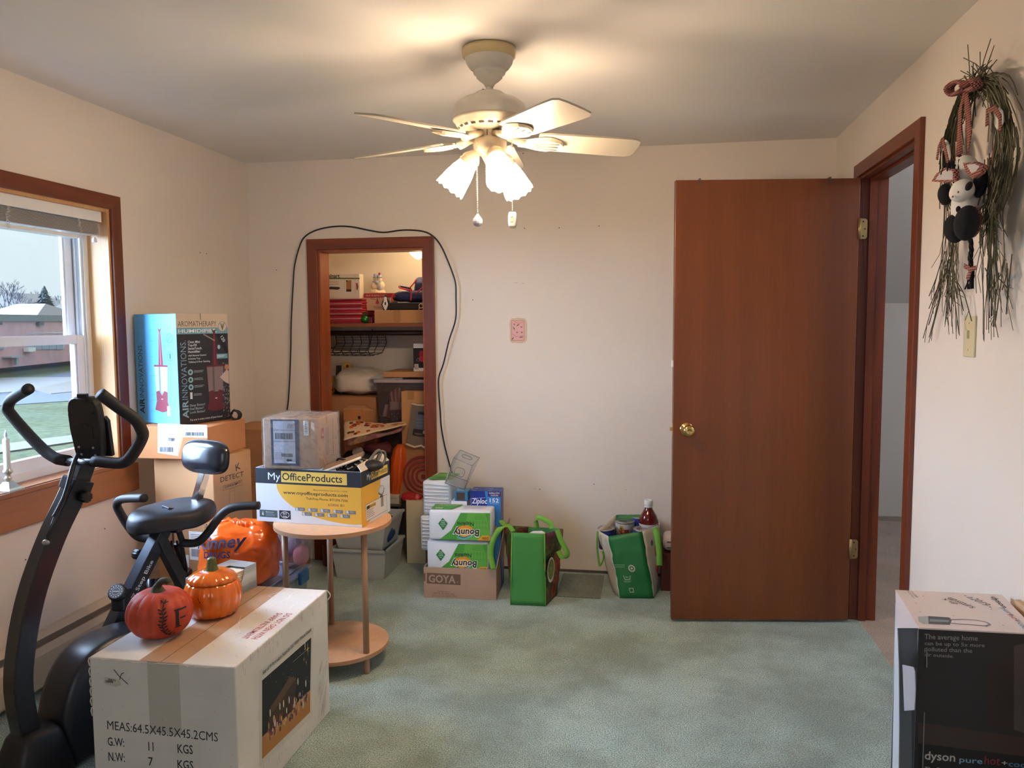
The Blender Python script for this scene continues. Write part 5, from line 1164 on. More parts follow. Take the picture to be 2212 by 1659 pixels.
b = MB(); b.prism([(-.032, -.030), (.028, -.030), (.028, .012), (-.032, .012)], cpt(0, 0, .0165), rt_, un, .002); b.prism([(-.012, .012), (.012, .012), (.008, .022), (-.008, .022)], cpt(0, 0, .0165), rt_, un, .002); b.build('battery_door', mat('plastic_black_b', (12, 13, 16), .5), bk)
b = MB(); 
for x, y in ((-.028, -.060), (.022, -.062), (-.022, -.085), (.026, -.088)): b.ell(cpt(x, y, .0175), (.0048, .0048, .0048), 10, 8)
b.build('console_bolts', BOLT, bk)['kind'] = 'stuff'
b = MB()
for x, y in ((-.046, .055), (.036, .056), (-.040, .090), (.036, .088)): b.ell(cpt(x, y, .0175), (.003, .003, .003), 8, 6)
b.build('console_screws', mat('screw_black', (8, 8, 10), .6), bk)['kind'] = 'stuff'  # near-black screw heads
# coiled cable down the upright
P = smoothpath([ay(168, 980, 2.275), ay(160, 1000, 2.215), ay(152, 1030, 2.185), ay(140, 1070, 2.165), ay(118, 1114, 2.125)], 24); b = MB(); n_ = len(P); hx = []
for i in range(n_ * 6):
    q = P[min(n_ - 1, i // 6)].lerp(P[min(n_ - 1, i // 6 + 1)], (i % 6) / 6); a = i * 2 * pi / 6; hx.append(q + bs * .0068 * cos(a) + V((0, -1, 0)) * .0068 * sin(a))
b.tube(hx, .0022, 5); b.build('coiled_cable', mat('coil_glossy', (26, 28, 34), .2), bk)
b = MB(); b.tube([ay(118, 1114, 2.12), ay(100, 1160, 2.08)], .002, 6); b.tube([ay(122, 1116, 2.12), ay(97, 1172, 2.08)], .002, 6); b.build('cable_lead', PL, bk)
b = MB(); b.ell(ay(99, 1172, 2.075), (.013, .006, .009), 14, 8); b.build('cable_grommet', BOLT, bk)
# seat tube, leaning up and back
s0 = ay(262, 1318, 2.47); s1 = ay(352, 1142, 2.60); s2 = ay(368, 1112, 2.62)
b = MB(); b.tube([s0, s1], .034, 4, flat=bs); b.sm = [False] * len(b.f); b.build('seat_tube', mat('bike_satin_metal', (52, 58, 68), .32, .4), bk, bevel=.003)
b = MB(); b.tube([s1, s2 + V((0, 0, .03))], .028, 4, flat=bs); b.sm = [False] * len(b.f); b.build('seat_post', mat('bike_satin_metal', (52, 58, 68)), bk, bevel=.003)
dT = (s1 - s0).normalized()
prb = Print(s0 + bs * .0252 + dT * .02, dT, -(bs.cross(dT))); prb.n = bs; prb.v = prb.n.cross(prb.u)
prb.rect(-.01, -.0235, .21, .047, '14161c'); prb.text('EZ Step Bike', .015, -.008, .016, 'c8ccd4', .02, w=.155); prb.build(bk, 'lettering')
knob(ay(312, 1200, 2.565) , -bs, .019, .05); 
# main lower frame
b = MB(); b.tube([s0, ay(232, 1380, 2.42), V((-1.86, 2.12, .10))], .034, 4, flat=bs); b.sm = [False] * len(b.f); b.build('lower_frame', MP, bk)
rear = V((-1.66, 2.81, .025))
b = MB(); b.tube([s2 - dT * .09, rear + V((0, 0, .02))], .028, 4, flat=bs); b.sm = [False] * len(b.f); b.build('rear_leg', MP, bk, bevel=.003)
b = MB(); b.tube([rear - bs * .10, rear + bs * .16], .022, 12); b.build('rear_foot_bar', MP, bk)
for k_, (u, v, u2, v2) in enumerate(((352, 1165, 380, 1225), (385, 1175, 400, 1240))):
    b = MB(); b.tube([ay(u, v, 2.66 + .03 * k_), ay(u2, v2, 2.72 + .03 * k_)], [.017, .014], 10); b.ell(ay(u2 + 2, v2 - 4, 2.72 + .03 * k_), (.022, .03, .018), 12, 8); b.build('resistance_strap', PL, bk)
for k_ in range(3):
    b = MB(); b.tube([ay(370 + 12 * k_, 1168, 2.68), ay(376 + 14 * k_, 1235, 2.72)], .004, 6); b.build('elastic_cord', PL, bk)
b = MB(); b.tube([ay(326, 1250, 2.62), ay(330, 1330, 2.60)], .016, 10); b.build('frame_strut', MP, bk)
# resistance dial
dc = ay(250, 1277, 2.405); dn = (EYE - dc).normalized() * .8 + V((-.35, 0, .25)); dn.normalize(); M = Matrix.Translation(dc - dn * .03) @ dn.to_track_quat('Z', 'Y').to_matrix().to_4x4()
b = MB(); b.lathe([(.024, -.012), (.029, 0), (.031, .008), (.031, .022), (.027, .028), (0, .028)], 48, M=M, ribs=16, amp=.06, capb=True); b.build('resistance_dial', PL, bk)
mu = M.to_3x3() @ V((1, 0, 0)); mv = M.to_3x3() @ V((0, 1, 0)); pr = Print(M @ V((0, 0, .028)), mu, mv); pr.ell(0, 0, .0255, .0255, '5a626c'); pr.ring(0, 0, .0135, .001, 'd0d4d8'); pr.rect(-.011, -.001, .022, .002, 'e0e2e4')
for i in range(14): a = 2 * pi * i / 14; pr.ell(.0195 * cos(a), .0195 * sin(a), .002, .002, 'd8dce0', n=6)
pr.build(bk, 'dial_face')
b = MB(); b.rbox(ay(262, 1295, 2.44), (.05, .05, .075), .008); b.build('dial_bracket', PL, bk)
# flywheel cover: tall rounded fin
b = MB(); prof = [(.02, .0), (-.005, .10), (.012, .20), (.055, .285), (.12, .335), (.22, .35), (.34, .335), (.42, .27), (.46, .16), (.46, .0)]
o_ = V((-1.862, 2.125, .02)); P = smoothpath([V((x, 0, z)) for x, z in prof], 4)
def ring_(off, sc, up):
    return [o_ + bd * (.23 + (p.x - .23) * sc) + V((0, 0, p.z * (sc if up else 1))) + bs * off for p in P]
L_ = [ring_(-.080, .90, True), ring_(-.072, .985, True), ring_(-.055, 1, True), ring_(.045, 1, True), ring_(.062, .985, True), ring_(.070, .90, True)]; k = len(P); vs = [p for r_ in L_ for p in r_]
b.add(vs, [(i * k + j, i * k + j + 1, (i + 1) * k + j + 1, (i + 1) * k + j) for i in range(5) for j in range(k - 1)] + [tuple(range(k)), tuple(range(5 * k, 6 * k))], 0, False)
b.sm = [True] * (5 * (k - 1)) + [False, False]; b.build('flywheel_cover', mat('bike_cover_plastic', (34, 37, 44), .36), bk)
b = MB(); b.tube([o_ + bd * .20 + bs * .07 + V((0, 0, .17)), o_ + bd * .20 + bs * .10 + V((0, 0, .17))], .05, 24); b.build('crank_boss', mat('chrome_dull', (120, 128, 140), .25, .9), bk)
b = MB(); b.tube([o_ + bd * .20 + bs * .105 + V((0, 0, .17)), o_ + bd * .08 + bs * .105 + V((0, 0, .08))], .012, 8); b.build('crank_arm', MP, bk)
# rear hand rails
c_ = s2 + V((0, .04, -.055))
pl2 = [c_, ay(330, 1165, 2.66), ay(300, 1160, 2.65), ay(281, 1142, 2.64), ay(258, 1105, 2.63), ay(253, 1088, 2.62), ay(266, 1078, 2.60), ay(312, 1076, 2.55)]
b = MB(); b.tube([pl2[0], pl2[1]], .011, 10); b.tube(smoothpath(pl2[1:], 6), .0155, 14); b.build('side_rail', FOAM, bk)
pr2 = [c_, ay(395, 1173, 2.66), ay(425, 1172, 2.67), ay(448, 1152, 2.67), ay(480, 1110, 2.68), ay(510, 1095, 2.69), ay(560, 1092, 2.70)]
b = MB(); b.tube([pr2[0], pr2[1]], .011, 10); b.tube(smoothpath(pr2[1:], 6), .0155, 14); b.build('side_rail', FOAM, bk)
# saddle: wide rounded nose to the left of the picture, facing the handlebars
sc_ = ay(368, 1102, 2.66); sl = -bd; b = MB(); nx, ny = 28, 16; vs = []
def saddle(u, v):
    a = 2 * pi * u
    R = [(0, .018), (.5, .017), (.82, .011), (.95, -.002), (1.0, -.024), (.985, -.048), (.92, -.056), (.45, -.050), (0, -.048)]
    k = v * (len(R) - 1); i = min(int(k), len(R) - 2); f = k - i; r = R[i][0] * (1 - f) + R[i + 1][0] * f; z = R[i][1] * (1 - f) + R[i + 1][1] * f
    y = cos(a); x = math.copysign(abs(sin(a)) ** .8, sin(a)); wid = .140 * (1 - .36 * max(0, y) ** 1.4); L = .172
    z += .030 * max(0, -y) * r ** 2 - .030 * max(0, y - .3) ** 2 * r ** 3
    return sc_ + sl * (y * L * r) + bs * (x * wid * r) + V((0, 0, z + .012 * y * r))
b.grid(saddle, 40, 22, close=True); b.build('saddle', VNY, bk, sub=1)
b = MB(); b.rbox(sc_ + V((0, .03, -.062)), (.10, .14, .03), .004); b.tube([sc_ + V((-.03, .05, -.06)), sc_ + V((.08, .12, -.055))], .012, 6); b.build('saddle_bracket', MP, bk)
# backrest on its chrome post
b0_ = ay(422, 1085, 2.76); b1_ = ay(442, 1020, 2.77)
b = MB(); b.tube([b0_ - V((.02, 0, .07)), b1_], .021, 4, flat=bs); b.sm = [False] * len(b.f); b.build('backrest_post', CHROME, bk, bevel=.002)
bc = ay(442, 987, 2.735); bn = (-bd * .97 + V((0, 0, .12))).normalized(); bu = V((0, 0, 1)) - bn * bn.z; bu.normalize(); bw = bu.cross(bn)
def pad(u, v, th=1., R1=1.):
    a = 2 * pi * u; prof = [(0, .030), (.45, .029), (.80, .022), (.95, .010), (1.0, -.004), (.97, -.014), (.6, -.018), (0, -.018)]
    k = v * (len(prof) - 1); i = min(int(k), len(prof) - 2); f = k - i; r = prof[i][0] * (1 - f) + prof[i + 1][0] * f; z = prof[i][1] * (1 - f) + prof[i + 1][1] * f
    x = .119 * math.copysign(abs(cos(a)) ** .62, cos(a)); y = .062 * math.copysign(abs(sin(a)) ** .62, sin(a)); return bc + bw * x * r + bu * y * r + bn * z
b = MB(); b.grid(pad, 56, 20, close=True); b.build('backrest_pad', mat('bike_vinyl_pad', (34, 37, 46), .22, coat=.25, bump=.04, bsc=500), bk, sub=1)
b = MB(); b.tube([bc + bw * .1195 * math.copysign(abs(cos(a)) ** .62, cos(a)) + bu * .0625 * math.copysign(abs(sin(a)) ** .62, sin(a)) - bn * .006 for a in [2 * pi * i / 64 for i in range(64)]], .0028, 6, closed=True); b.build('backrest_piping', VNY, bk)
# ================================================================ THINGS ON THE CARPET, LEFT OF THE CLOSET
def blobmesh(c, r, e=.8, n=40, m=24, amp=.01, sc=14, fold=0., seed=0, squash=None):
    b = MB(); b.ell((0, 0, 0), r, n, m, e=e); 
    for i, p in enumerate(b.v):
        q = p + noise.noise_vector(p * sc + V((seed, 0, 0))) * amp + noise.noise_vector(p * sc * 3.1 + V((seed, 5, 0))) * amp * .35
        if fold: a = math.atan2(p.y, p.x); q *= 1 + fold * noise.noise(V((a * 4 + seed, p.z * 4, 0)))
        b.v[i] = q + V(c)
    return b
BINC = sheer('clear_bin_plastic', (222, 228, 234), .34, .14, .10, surf=(176, 184, 192)); BLU2 = mat('latch_blue', (22, 96, 148), .35)
bx0, bx1, by0, by1, bz = -1.80, -1.535, 2.885, 3.33, .285
ub = thing('storage_bin', 'clear storage bin with blue latches under the orange bag', 'bin', ((bx0 + bx1) / 2, 3.1, 0))
b = MB(); t_ = .003; ins = .025
def taper(b, x0, x1, y0, y1, z0, z1, ins, t_):
    O = [(x0 + ins, y0 + ins, z0), (x1 - ins, y0 + ins, z0), (x1 - ins, y1 - ins, z0), (x0 + ins, y1 - ins, z0), (x0, y0, z1), (x1, y0, z1), (x1, y1, z1), (x0, y1, z1)]
    I = [(x0 + ins + t_, y0 + ins + t_, z0 + t_), (x1 - ins - t_, y0 + ins + t_, z0 + t_), (x1 - ins - t_, y1 - ins - t_, z0 + t_), (x0 + ins + t_, y1 - ins - t_, z0 + t_), (x0 + t_, y0 + t_, z1), (x1 - t_, y0 + t_, z1), (x1 - t_, y1 - t_, z1), (x0 + t_, y1 - t_, z1)]
    f = [(3, 2, 1, 0), (0, 1, 5, 4), (1, 2, 6, 5), (2, 3, 7, 6), (3, 0, 4, 7)]; g = [tuple(8 + a for a in q[::-1]) for q in f]; r = [(4, 5, 13, 12), (5, 6, 14, 13), (6, 7, 15, 14), (7, 4, 12, 15)]
    b.add(O + I, f + g + r)
taper(b, bx0, bx1, by0, by1, 0, bz, .02, t_); b.build('bin_body', BINC, ub)
b = MB(); b.rbox(((bx0 + bx1) / 2, (by0 + by1) / 2, bz + .010), (bx1 - bx0 + .03, by1 - by0 + .03, .020), .006); b.rbox(((bx0 + bx1) / 2, (by0 + by1) / 2, bz + .026), (bx1 - bx0 - .03, by1 - by0 - .03, .008), .003); b.build('lid', sheer('lid_clear_blue', (206, 220, 236), .55, .1, .12, surf=(178, 194, 214)), ub)
for yy in (by0 + .06, by1 - .09):
    b = MB(); b.rbox((bx1 + .020, yy, bz - .006), (.018, .085, .058), .006); b.build('latch', BLU2, ub)
b = MB(); b.rbox((bx1 - .03, 3.10, .15), (.02, .30, .12), .008); b.build('contents', mat('bin_contents_tan', (190, 172, 130), .8), ub)
# orange drugstore bag full of little plastic pumpkins
kc = V((-1.675, 2.985, .455)); ORB = mat('orange_bag_film', (232, 96, 26), .22, coat=.25, bump=.3, bsc=26, var=.10, vsc=9)
kb = thing('orange_shopping_bag', 'stuffed orange plastic drugstore bag on the clear bin', 'bag', (kc.x, kc.y, .32))
b = blobmesh(kc, (.165, .115, .135), e=.72, amp=.022, sc=13, fold=.05, seed=2, n=64, m=36); 
for i, p in enumerate(b.v): b.v[i] = V((p.x, p.y, max(p.z, .323)))
b.build('bag', ORB, kb)
b = MB()
for k_ in range(9):
    a = random.uniform(-1.2, 1.2); p0 = kc + V((.02 * k_ - .08, -.03, .118)); b.tube([p0, p0 + V((random.uniform(-.02, .02), 0, .02)), p0 + V((random.uniform(-.03, .03), .01, .028))], [.012, .009, .003], 5)
b.jitter(.004, 60); b.build('gathered_top', ORB, kb)['kind'] = 'stuff'
fy = kc.y - .118
def kcurve(x, y, h):
    p = V((kc.x + x, 0, kc.z + y)); dx, dz = x / .165, y / .135; r = min(.98, (abs(dx) ** 2.6 + abs(dz) ** 2.6)); return V((p.x, kc.y - .115 * (1 - r) ** .38 - .020 - h * 3, p.z))
pr = Print((0, 0, 0), (1, 0, 0), (0, 0, 1), curve=kcurve); pr.text('Kinney', -.130, .045, .046, '1c1444', .05, w=.215, rot=6, shear=.22); pr.text('DRUGS', -.090, .012, .026, '241a50', .06, w=.12, rot=4, shear=.15); pr.build(kb, 'lettering')
t = thing('clear_gift_bag', 'see-through bag of pink and purple shapes behind the table leg', 'bag', (-1.565, 3.24, .32))
b = blobmesh((-1.575, 3.245, .415), (.085, .075, .088), e=.7, amp=.012, sc=14, seed=6); b.build('clear_bag', sheer('thin_clear_film', (240, 236, 238), .22, .12, .10, surf=(214, 206, 212)), t)
for c_, r_, m_ in (((-1.615, 3.245, .375), (.036, .045, .050), mat('plush_pink', (206, 118, 128), .8)), ((-1.575, 3.255, .425), (.038, .04, .055), mat('plush_purple', (140, 108, 160), .8)), ((-1.53, 3.25, .375), (.032, .04, .045), mat('plush_pink', (206, 118, 128))), ((-1.56, 3.235, .475), (.035, .035, .02), mat('plush_grey', (150, 152, 156), .8))):
    b = MB(); b.ell(c_, r_, 16, 10, e=.8); b.build('plush_shape', m_, t)
# frosted bins and their blue contents
FR = sheer('frosted_bin', (226, 232, 236), .62, .3, .06, surf=(222, 228, 230))
fb = []
for k_, (z0, z1, lb) in enumerate(((0.0, .170, 'lower frosted plastic bin of two stacked under the round table'), (.165, .325, 'upper frosted plastic bin with blue clothes, stacked on another'))):
    t = thing('frosted_bin', lb, 'bin', (-1.62, 4.19, z0 + .001)); b = MB(); taper(b, -1.715, -1.40, 4.02, 4.345, z0 + .001, z1, .022 if k_ == 0 else .03, .003); b.build('bin_body', FR, t)
    b = MB()
    for p, q in (((-1.720, 4.012, z1 - .012), (-1.395, 4.022, z1 + .002)), ((-1.405, 4.012, z1 - .012), (-1.393, 4.345, z1 + .002)), ((-1.722, 4.012, z1 - .012), (-1.712, 4.345, z1 + .002))): b.bx(p, q)
    b.build('bin_rim', sheer('frosted_rim', (226, 232, 234), .8, .2, .08, surf=(200, 208, 210)), t)
    fb.append(t)
t = thing('blue_clothes', 'folded dark blue clothes in the upper frosted bin', 'clothes', (-1.55, 4.17, .20))
for k_, (x, z, c_) in enumerate(((-1.465, .25, (26, 62, 120)), (-1.555, .24, (22, 44, 84)), (-1.64, .235, (40, 70, 120)))):
    b = blobmesh((x, 4.17, z), (.050, .11, .055 + .012 * (k_ == 0)), e=.6, amp=.01, sc=18, seed=k_); b.build('folded_cloth', mat('blue_cloth_%s' % 'abc'[k_], c_, .9), t)
t = carton('cream_carton', 'tall narrow cream box standing at the closet threshold', 'box', (-1.388, 4.355, 0), radians(1), .115, .24, .375, mat('cream_glossy', (214, 206, 176), .45))
b = MB(); b.bx((0, .0, .3755), (.115, .07, .378)); b.build('lid_flap', mat('flap_pinkish', (214, 178, 150), .6), t, world=False)
t = thing('red_bucket', 'dark red round tin behind the round table legs', 'tin', (-1.80, 4.27, 0))
b = MB(); b.lathe([(.055, .001), (.066, .006), (.068, .27), (.070, .275), (.070, .285), (0, .285)], 28, c=(-1.803, 4.27, 0), capb=True); b.build('tin_body', mat('dark_red_tin', (120, 36, 20), .4), t)
b = MB(); b.tube(smoothpath([(-1.87, 4.25, .24), (-1.865, 4.22, .16), (-1.80, 4.197, .13), (-1.74, 4.24, .22)], 5), .003, 6); b.build('wire_handle', MP, t)

# ================================================================ FOOD CARTON WITH NAPKINS AGAINST THE BACK WALL
GOC = mat('cardboard_greyish', (176, 146, 124), .85, var=.05, vsc=6, bump=.05, bsc=30)
Ag = V((-1.126, 3.811, .0005)); rg_ = radians(2.6); wg, dg, hg = .376, .292, .160; Mg = None
gc = carton('food_carton', 'open brown food carton holding napkin packs by the back wall', 'box', Ag, rg_, wg, dg, hg, GOC, open_top=True)
pr = face(gc, 'front', wg, dg, hg); BR = '6e5444'
pr.ppoly([(922, 1237), (995, 1241), (995, 1264), (922, 1260)], BR); pr.ptext('GOYA', (926, 1257), (984, 1260), (926, 1241), 'b09484', .05); pr.ring(*pr.px(989, 1258), .005, .001, 'b09484')
pr.ppoly([(915, 1238), (919, 1238), (919, 1255), (915, 1255)], BR); pr.ptext('DISTRIBUTED BY', (946, 1279), (973, 1280), (946, 1276), BR, .01); pr.ptext('GOYA FOODS, INC.', (936, 1283), (983, 1286), (936, 1279), BR, .02); pr.ptext('SECAUCUS NEW JERSEY 07094', (933, 1288), (987, 1290), (933, 1285), BR, .01); pr.build(gc, 'lettering')
b = MB(); Mg = parent_matrix(gc)
b.add([Mg @ V(p) for p in ((wg - .002, .02, hg), (wg - .002, dg - .004, hg), (wg + .035, dg - .01, hg + .195), (wg + .028, .10, hg + .185))], [(0, 1, 2, 3)]); b.build('side_flap', GOC, gc, solid=.004)
NW = mat('napkin_pack_white', (222, 226, 230), .45, bump=.35, bsc=70); NG = '3f9a34'
def pack(lab, x0, z0, w, h, dpt, y0, rz, lean=0.):
    t = thing('napkin_pack', lab, 'napkins', (x0, y0, z0), rz, 'bounty napkin packs'.replace('bounty ', 'green and white ')); t.rotation_euler = (lean, 0, rz)
    b = MB(); b.rbox((w / 2, dpt / 2, h / 2), (w, dpt, h), .014, seg=3, smooth=True); b.jitter(.003, 26, seed=z0 * 9); b.build('wrapped_napkins', NW, t, world=False); return t
def packprint(t, w, h):
    pr = face(t, 'front', w, .1, h); pr.o = pr.o + pr.n * .0028
    pr.poly([(.055, .006), (.115, .055), (.165, h - .012), (w - .006, h - .010), (w - .008, .006)], '4a9a3a'); pr.poly([(.14, .006), (.185, .05), (.20, h - .012), (w - .03, h - .012), (w - .008, .05), (w - .008, .006)], '62ae44')
    for k_ in range(7):
        for j in range(2): pr.poly([(.205 + k_ * .016, .07 + j * .028), (.213 + k_ * .016, .055 + j * .028), (.221 + k_ * .016, .07 + j * .028), (.213 + k_ * .016, .085 + j * .028)], '55a43e')
    pr.poly([(.048, .088), (.072, .118), (.096, .090), (.072, .055)], '1f7a3c')
    for i, s_ in enumerate(('The', 'Quicker', 'Picker', 'Upper')): pr.text(s_, .072, .078 + i * .009, .006, 'e8f0e8', .01, al='c', flip=True)
    a = [(.185 + .062 * cos(k_ * pi / 12 + 3.3), .030 + .036 * sin(k_ * pi / 12 + .1)) for k_ in range(13)]
    pr.ell(.188, .052, .044, .030, 'e8902c'); pr.ell(.188, .048, .034, .022, 'f0b840'); pr.path([(.145, .020), (.18, .010), (.215, .024), (.236, .05)], .005, '6cc0dc'); pr.path([(.150, .026), (.18, .017), (.21, .030), (.228, .052)], .004, '2c6ab0')
    pr.text('Napkins', .232, .098, .019, '181a1c', .03, flip=True, w=.085, shear=.1)
    pr.text('Bounty', .262, .060, .037, 'f4f4f0', .12, flip=True, w=.138, shear=.1); pr.text('Bounty', .260, .060, .034, '121416', .05, flip=True, w=.132, shear=.1)
    pr.poly([(w - .075, .006), (w - .008, .006), (w - .008, .032), (w - .045, .032)], 'e8a428'); pr.text('200', w - .014, .024, .013, '2a2420', .03, flip=True, w=.034); pr.lines(w - .085, h - .022, .07, 4, .007, .0012, '2a6a2a'); pr.build(t, 'pack_print')
pkA = pack('upper front green and white napkin pack printed upside down', -1.095, .302, .322, .158, .125, 3.815, radians(3)); packprint(pkA, .322, .158)
pr = face(pkA, 'top', .322, .125, .158); pr.o = pr.o + pr.n * .0026; pr.poly([(.01, .01), (.12, .01), (.13, .05), (.16, .115), (.01, .115)], '4a9a3a'); pr.text('Bounty', .13, .105, .022, 'f0f0e8', .1, flip=True, w=.10); pr.text('Bounty', .129, .105, .020, '20241c', .03, flip=True, w=.096); pr.rect(.03, .02, .035, .02, 'e8ece8'); pr.barcode(.032, .022, .03, .014); pr.lines(.17, .10, .13, 8, .010, .002, '8a8e90'); pr.build(pkA, 'top_print')
pkB = pack('lower front green and white napkin pack sitting in the food carton', -1.112, .135, .322, .160, .125, 3.828, radians(3)); packprint(pkB, .322, .160)
for lb, (u0, u1, v0, v1), yy, gr in (('upper left napkin pack stood on end beside the closet frame', (913, 975, 1040, 1112), 4.02, True), ('lower left napkin pack on end, under another beside the cream box', (908, 940, 1115, 1190), 4.02, False)):
    a, c_ = ay(u0, v1, yy), ay(u1, v0, yy); t = thing('napkin_pack', lb, 'napkins', (a.x, yy, a.z), radians(-4), 'green and white napkin packs'); w_, h_ = c_.x - a.x, c_.z - a.z; w_ = max(w_, .15)
    b = MB(); b.rbox((w_ / 2, .12, h_ / 2), (w_, .24, h_), .016, seg=3, smooth=True); b.jitter(.004, 24, seed=v0); b.build('wrapped_napkins', NW, t, world=False)
    for k_ in range(9):
        b = MB(); zz = .02 + (h_ - .04) * k_ / 8; b.tube(smoothpath([(.012, -.001, zz), (w_ * .3, -.004, zz + random.uniform(-.003, .003)), (w_ * .7, -.004, zz + random.uniform(-.003, .003)), (w_ - .012, -.001, zz)], 4), .0035, 5); b.build('napkin_fold', mat('napkin_fold_white', (232, 236, 240), .9), t, world=False)
    if gr:
        pr = face(t, 'top', w_, .24, h_); pr.o = pr.o + pr.n * .003; pr.poly([(.012, .05), (.05, .02), (.08, .04), (w_ - .01, .03), (w_ - .012, .22), (.03, .22)], '5aa040'); pr.text('Bounty', .13, .17, .028, 'ece8d8', .1, flip=True, w=.10); pr.text('Bounty', .129, .17, .025, '2a2418', .03, flip=True, w=.096); pr.ell(.08, .08, .03, .02, '2c7a34'); pr.build(t, 'top_print')
for zb in ():
    pass
# stand under the left packs so that they rest on something: a folded carton slab hidden behind the food carton
a, c_ = ay(908, 1190, 4.02), ay(940, 1190, 4.02)
t = carton('flat_carton', 'narrow brown carton standing under the left napkin packs', 'box', (a.x + .02, 4.13, 0), 0, .11, .12, a.z - .002, CARD_D)
# freezer bag box, small blue box, clear organiser
a, c_ = ay(1018, 1150, 4.0), ay(1082, 1062, 4.0)
zw = c_.x - a.x; zbz = .006
zp = carton('freezer_bag_box', 'blue freezer bag box standing behind the napkins', 'box', (a.x, 3.985, zbz), radians(2), zw, .105, c_.z - zbz + .002, mat('box_royal_blue', (30, 64, 150), .35))
hz = c_.z - zbz + .002
pr = face(zp, 'front', zw, .105, hz); pr.rect(0, 0, zw, hz, '2f7cc4'); pr.poly([(0, hz - .14), (0, hz), (zw * .48, hz), (zw * .62, hz - .14)], '14308c'); pr.rect(zw * .58, hz - .028, zw * .42, .028, '3a2a6a'); pr.text('GALLON', zw * .62, hz - .013, .009, 'e8e8f0', .03, w=zw * .34); pr.text('FREEZER', zw * .68, hz - .024, .006, 'e8e8f0', .02, w=zw * .25)
pr.text('Ziploc', .008, hz - .066, .028, 'f0f4f8', .05, w=zw * .50, shear=.1); pr.path([(.004, hz - .075), (.004, hz - .04), (zw * .5, hz - .034)], .0015, 'd0dcf0'); pr.text('152', zw * .64, hz - .058, .021, 'f0f4f8', .04, w=zw * .30); pr.text('TOTAL BAGS', zw * .64, hz - .067, .004, 'd8e4f0', .01, w=zw * .3); pr.ell(zw * .75, hz - .21, .025, .03, 'd8a848'); pr.build(zp, 'front_print')
pr = face(zp, 'top', zw, .105, hz); pr.rect(.002, .002, zw - .004, .1, '2a4488'); 
for i in range(2):
    for j in range(2): pr.frame_rect(.008 + i * zw * .5, .010 + j * .045, zw * .44, .036, .0015, '8aa4d8'); pr.rect(.012 + i * zw * .5, .014 + j * .045, .02, .006, 'b0c0e4')
pr.text('1112', zw * .55, .015, .010, 'c09ab8', .0); pr.build(zp, 'top_print')
a, c_ = ay(983, 1100, 3.99), ay(1011, 1062, 3.99)
t = carton('tea_box', 'small blue box with brown label left of the freezer bag box', 'box', (a.x, 3.985, .47), radians(2), c_.x - a.x, .10, c_.z - .47, mat('box_teal_blue', (44, 124, 170), .4))
pr = face(t, 'front', c_.x - a.x, .1, c_.z - .47); pr.rect(.01, .005, .045, .04, '5a4030'); pr.text('DECAF', .012, .065, .006, 'd8e8f0', .0); pr.text('ORIGINAL', .012, .055, .006, 'd8e8f0', .0); pr.build(t, 'front_print')
t = carton('white_box', 'plain white box hidden behind the napkins, under the small blue box', 'box', (a.x - .02, 3.987, .006), radians(2), .085, .10, .462, PAPER)
ACR = sheer('clear_acrylic', (244, 247, 250), .02, .03, .05, surf=(180, 190, 200)); EDG = sheer('acrylic_edge', (150, 160, 172), .55, .1, .2, surf=(120, 130, 142))
t = thing('clear_organizer', 'clear acrylic organizer bin tilted on top of the napkins', 'organizer', ay(1000, 1055, 4.0))
q = {k_: V(p) for k_, p in dict(a=ay(961, 1044, 3.93), b=ay(1003, 1058, 3.93), c=ay(1020, 1006, 4.02), d=ay(980, 989, 4.02), e=ay(994, 972, 4.14), f=ay(1036, 989, 4.14), g=ay(1012, 1040, 4.10), h=ay(972, 1026, 4.10)).items()}
def panel(ks, nm, hole=None):
    b = MB(); P = [q[x] for x in ks]; n_ = (P[1] - P[0]).cross(P[3] - P[0]).normalized() * .0025; b.add(P + [p + n_ for p in P], [(0, 1, 2, 3), (7, 6, 5, 4), (0, 1, 5, 4), (1, 2, 6, 5), (2, 3, 7, 6), (3, 0, 4, 7)]); b.build(nm, ACR, t)
panel('abcd', 'front_panel'); panel('dcfe', 'top_panel'); panel('bgfc', 'side_panel'); panel('ahed', 'side_panel'); panel('abgh', 'bottom_panel')
for lst in ('abcd', 'dcfe', 'abgh'):
    b = MB(); b.tube([q[x] for x in lst], .0018, 6, closed=True); b.build('panel_edge', EDG, t)
for lst in ('abcd', 'dcfe'):
    P = [q[x] for x in lst]; ce = sum(P, V()) / 4 + (P[2] - P[1]) * .08; ux = (P[1] - P[0]) * .26; uy = (P[3] - P[0]) * .16; b = MB(); b.tube([ce + ux * math.copysign(abs(cos(a_)) ** .5, cos(a_)) + uy * sin(a_) for a_ in [2 * pi * i / 28 for i in range(28)]], .0020, 6, closed=True); b.build('handle_rim', EDG, t)

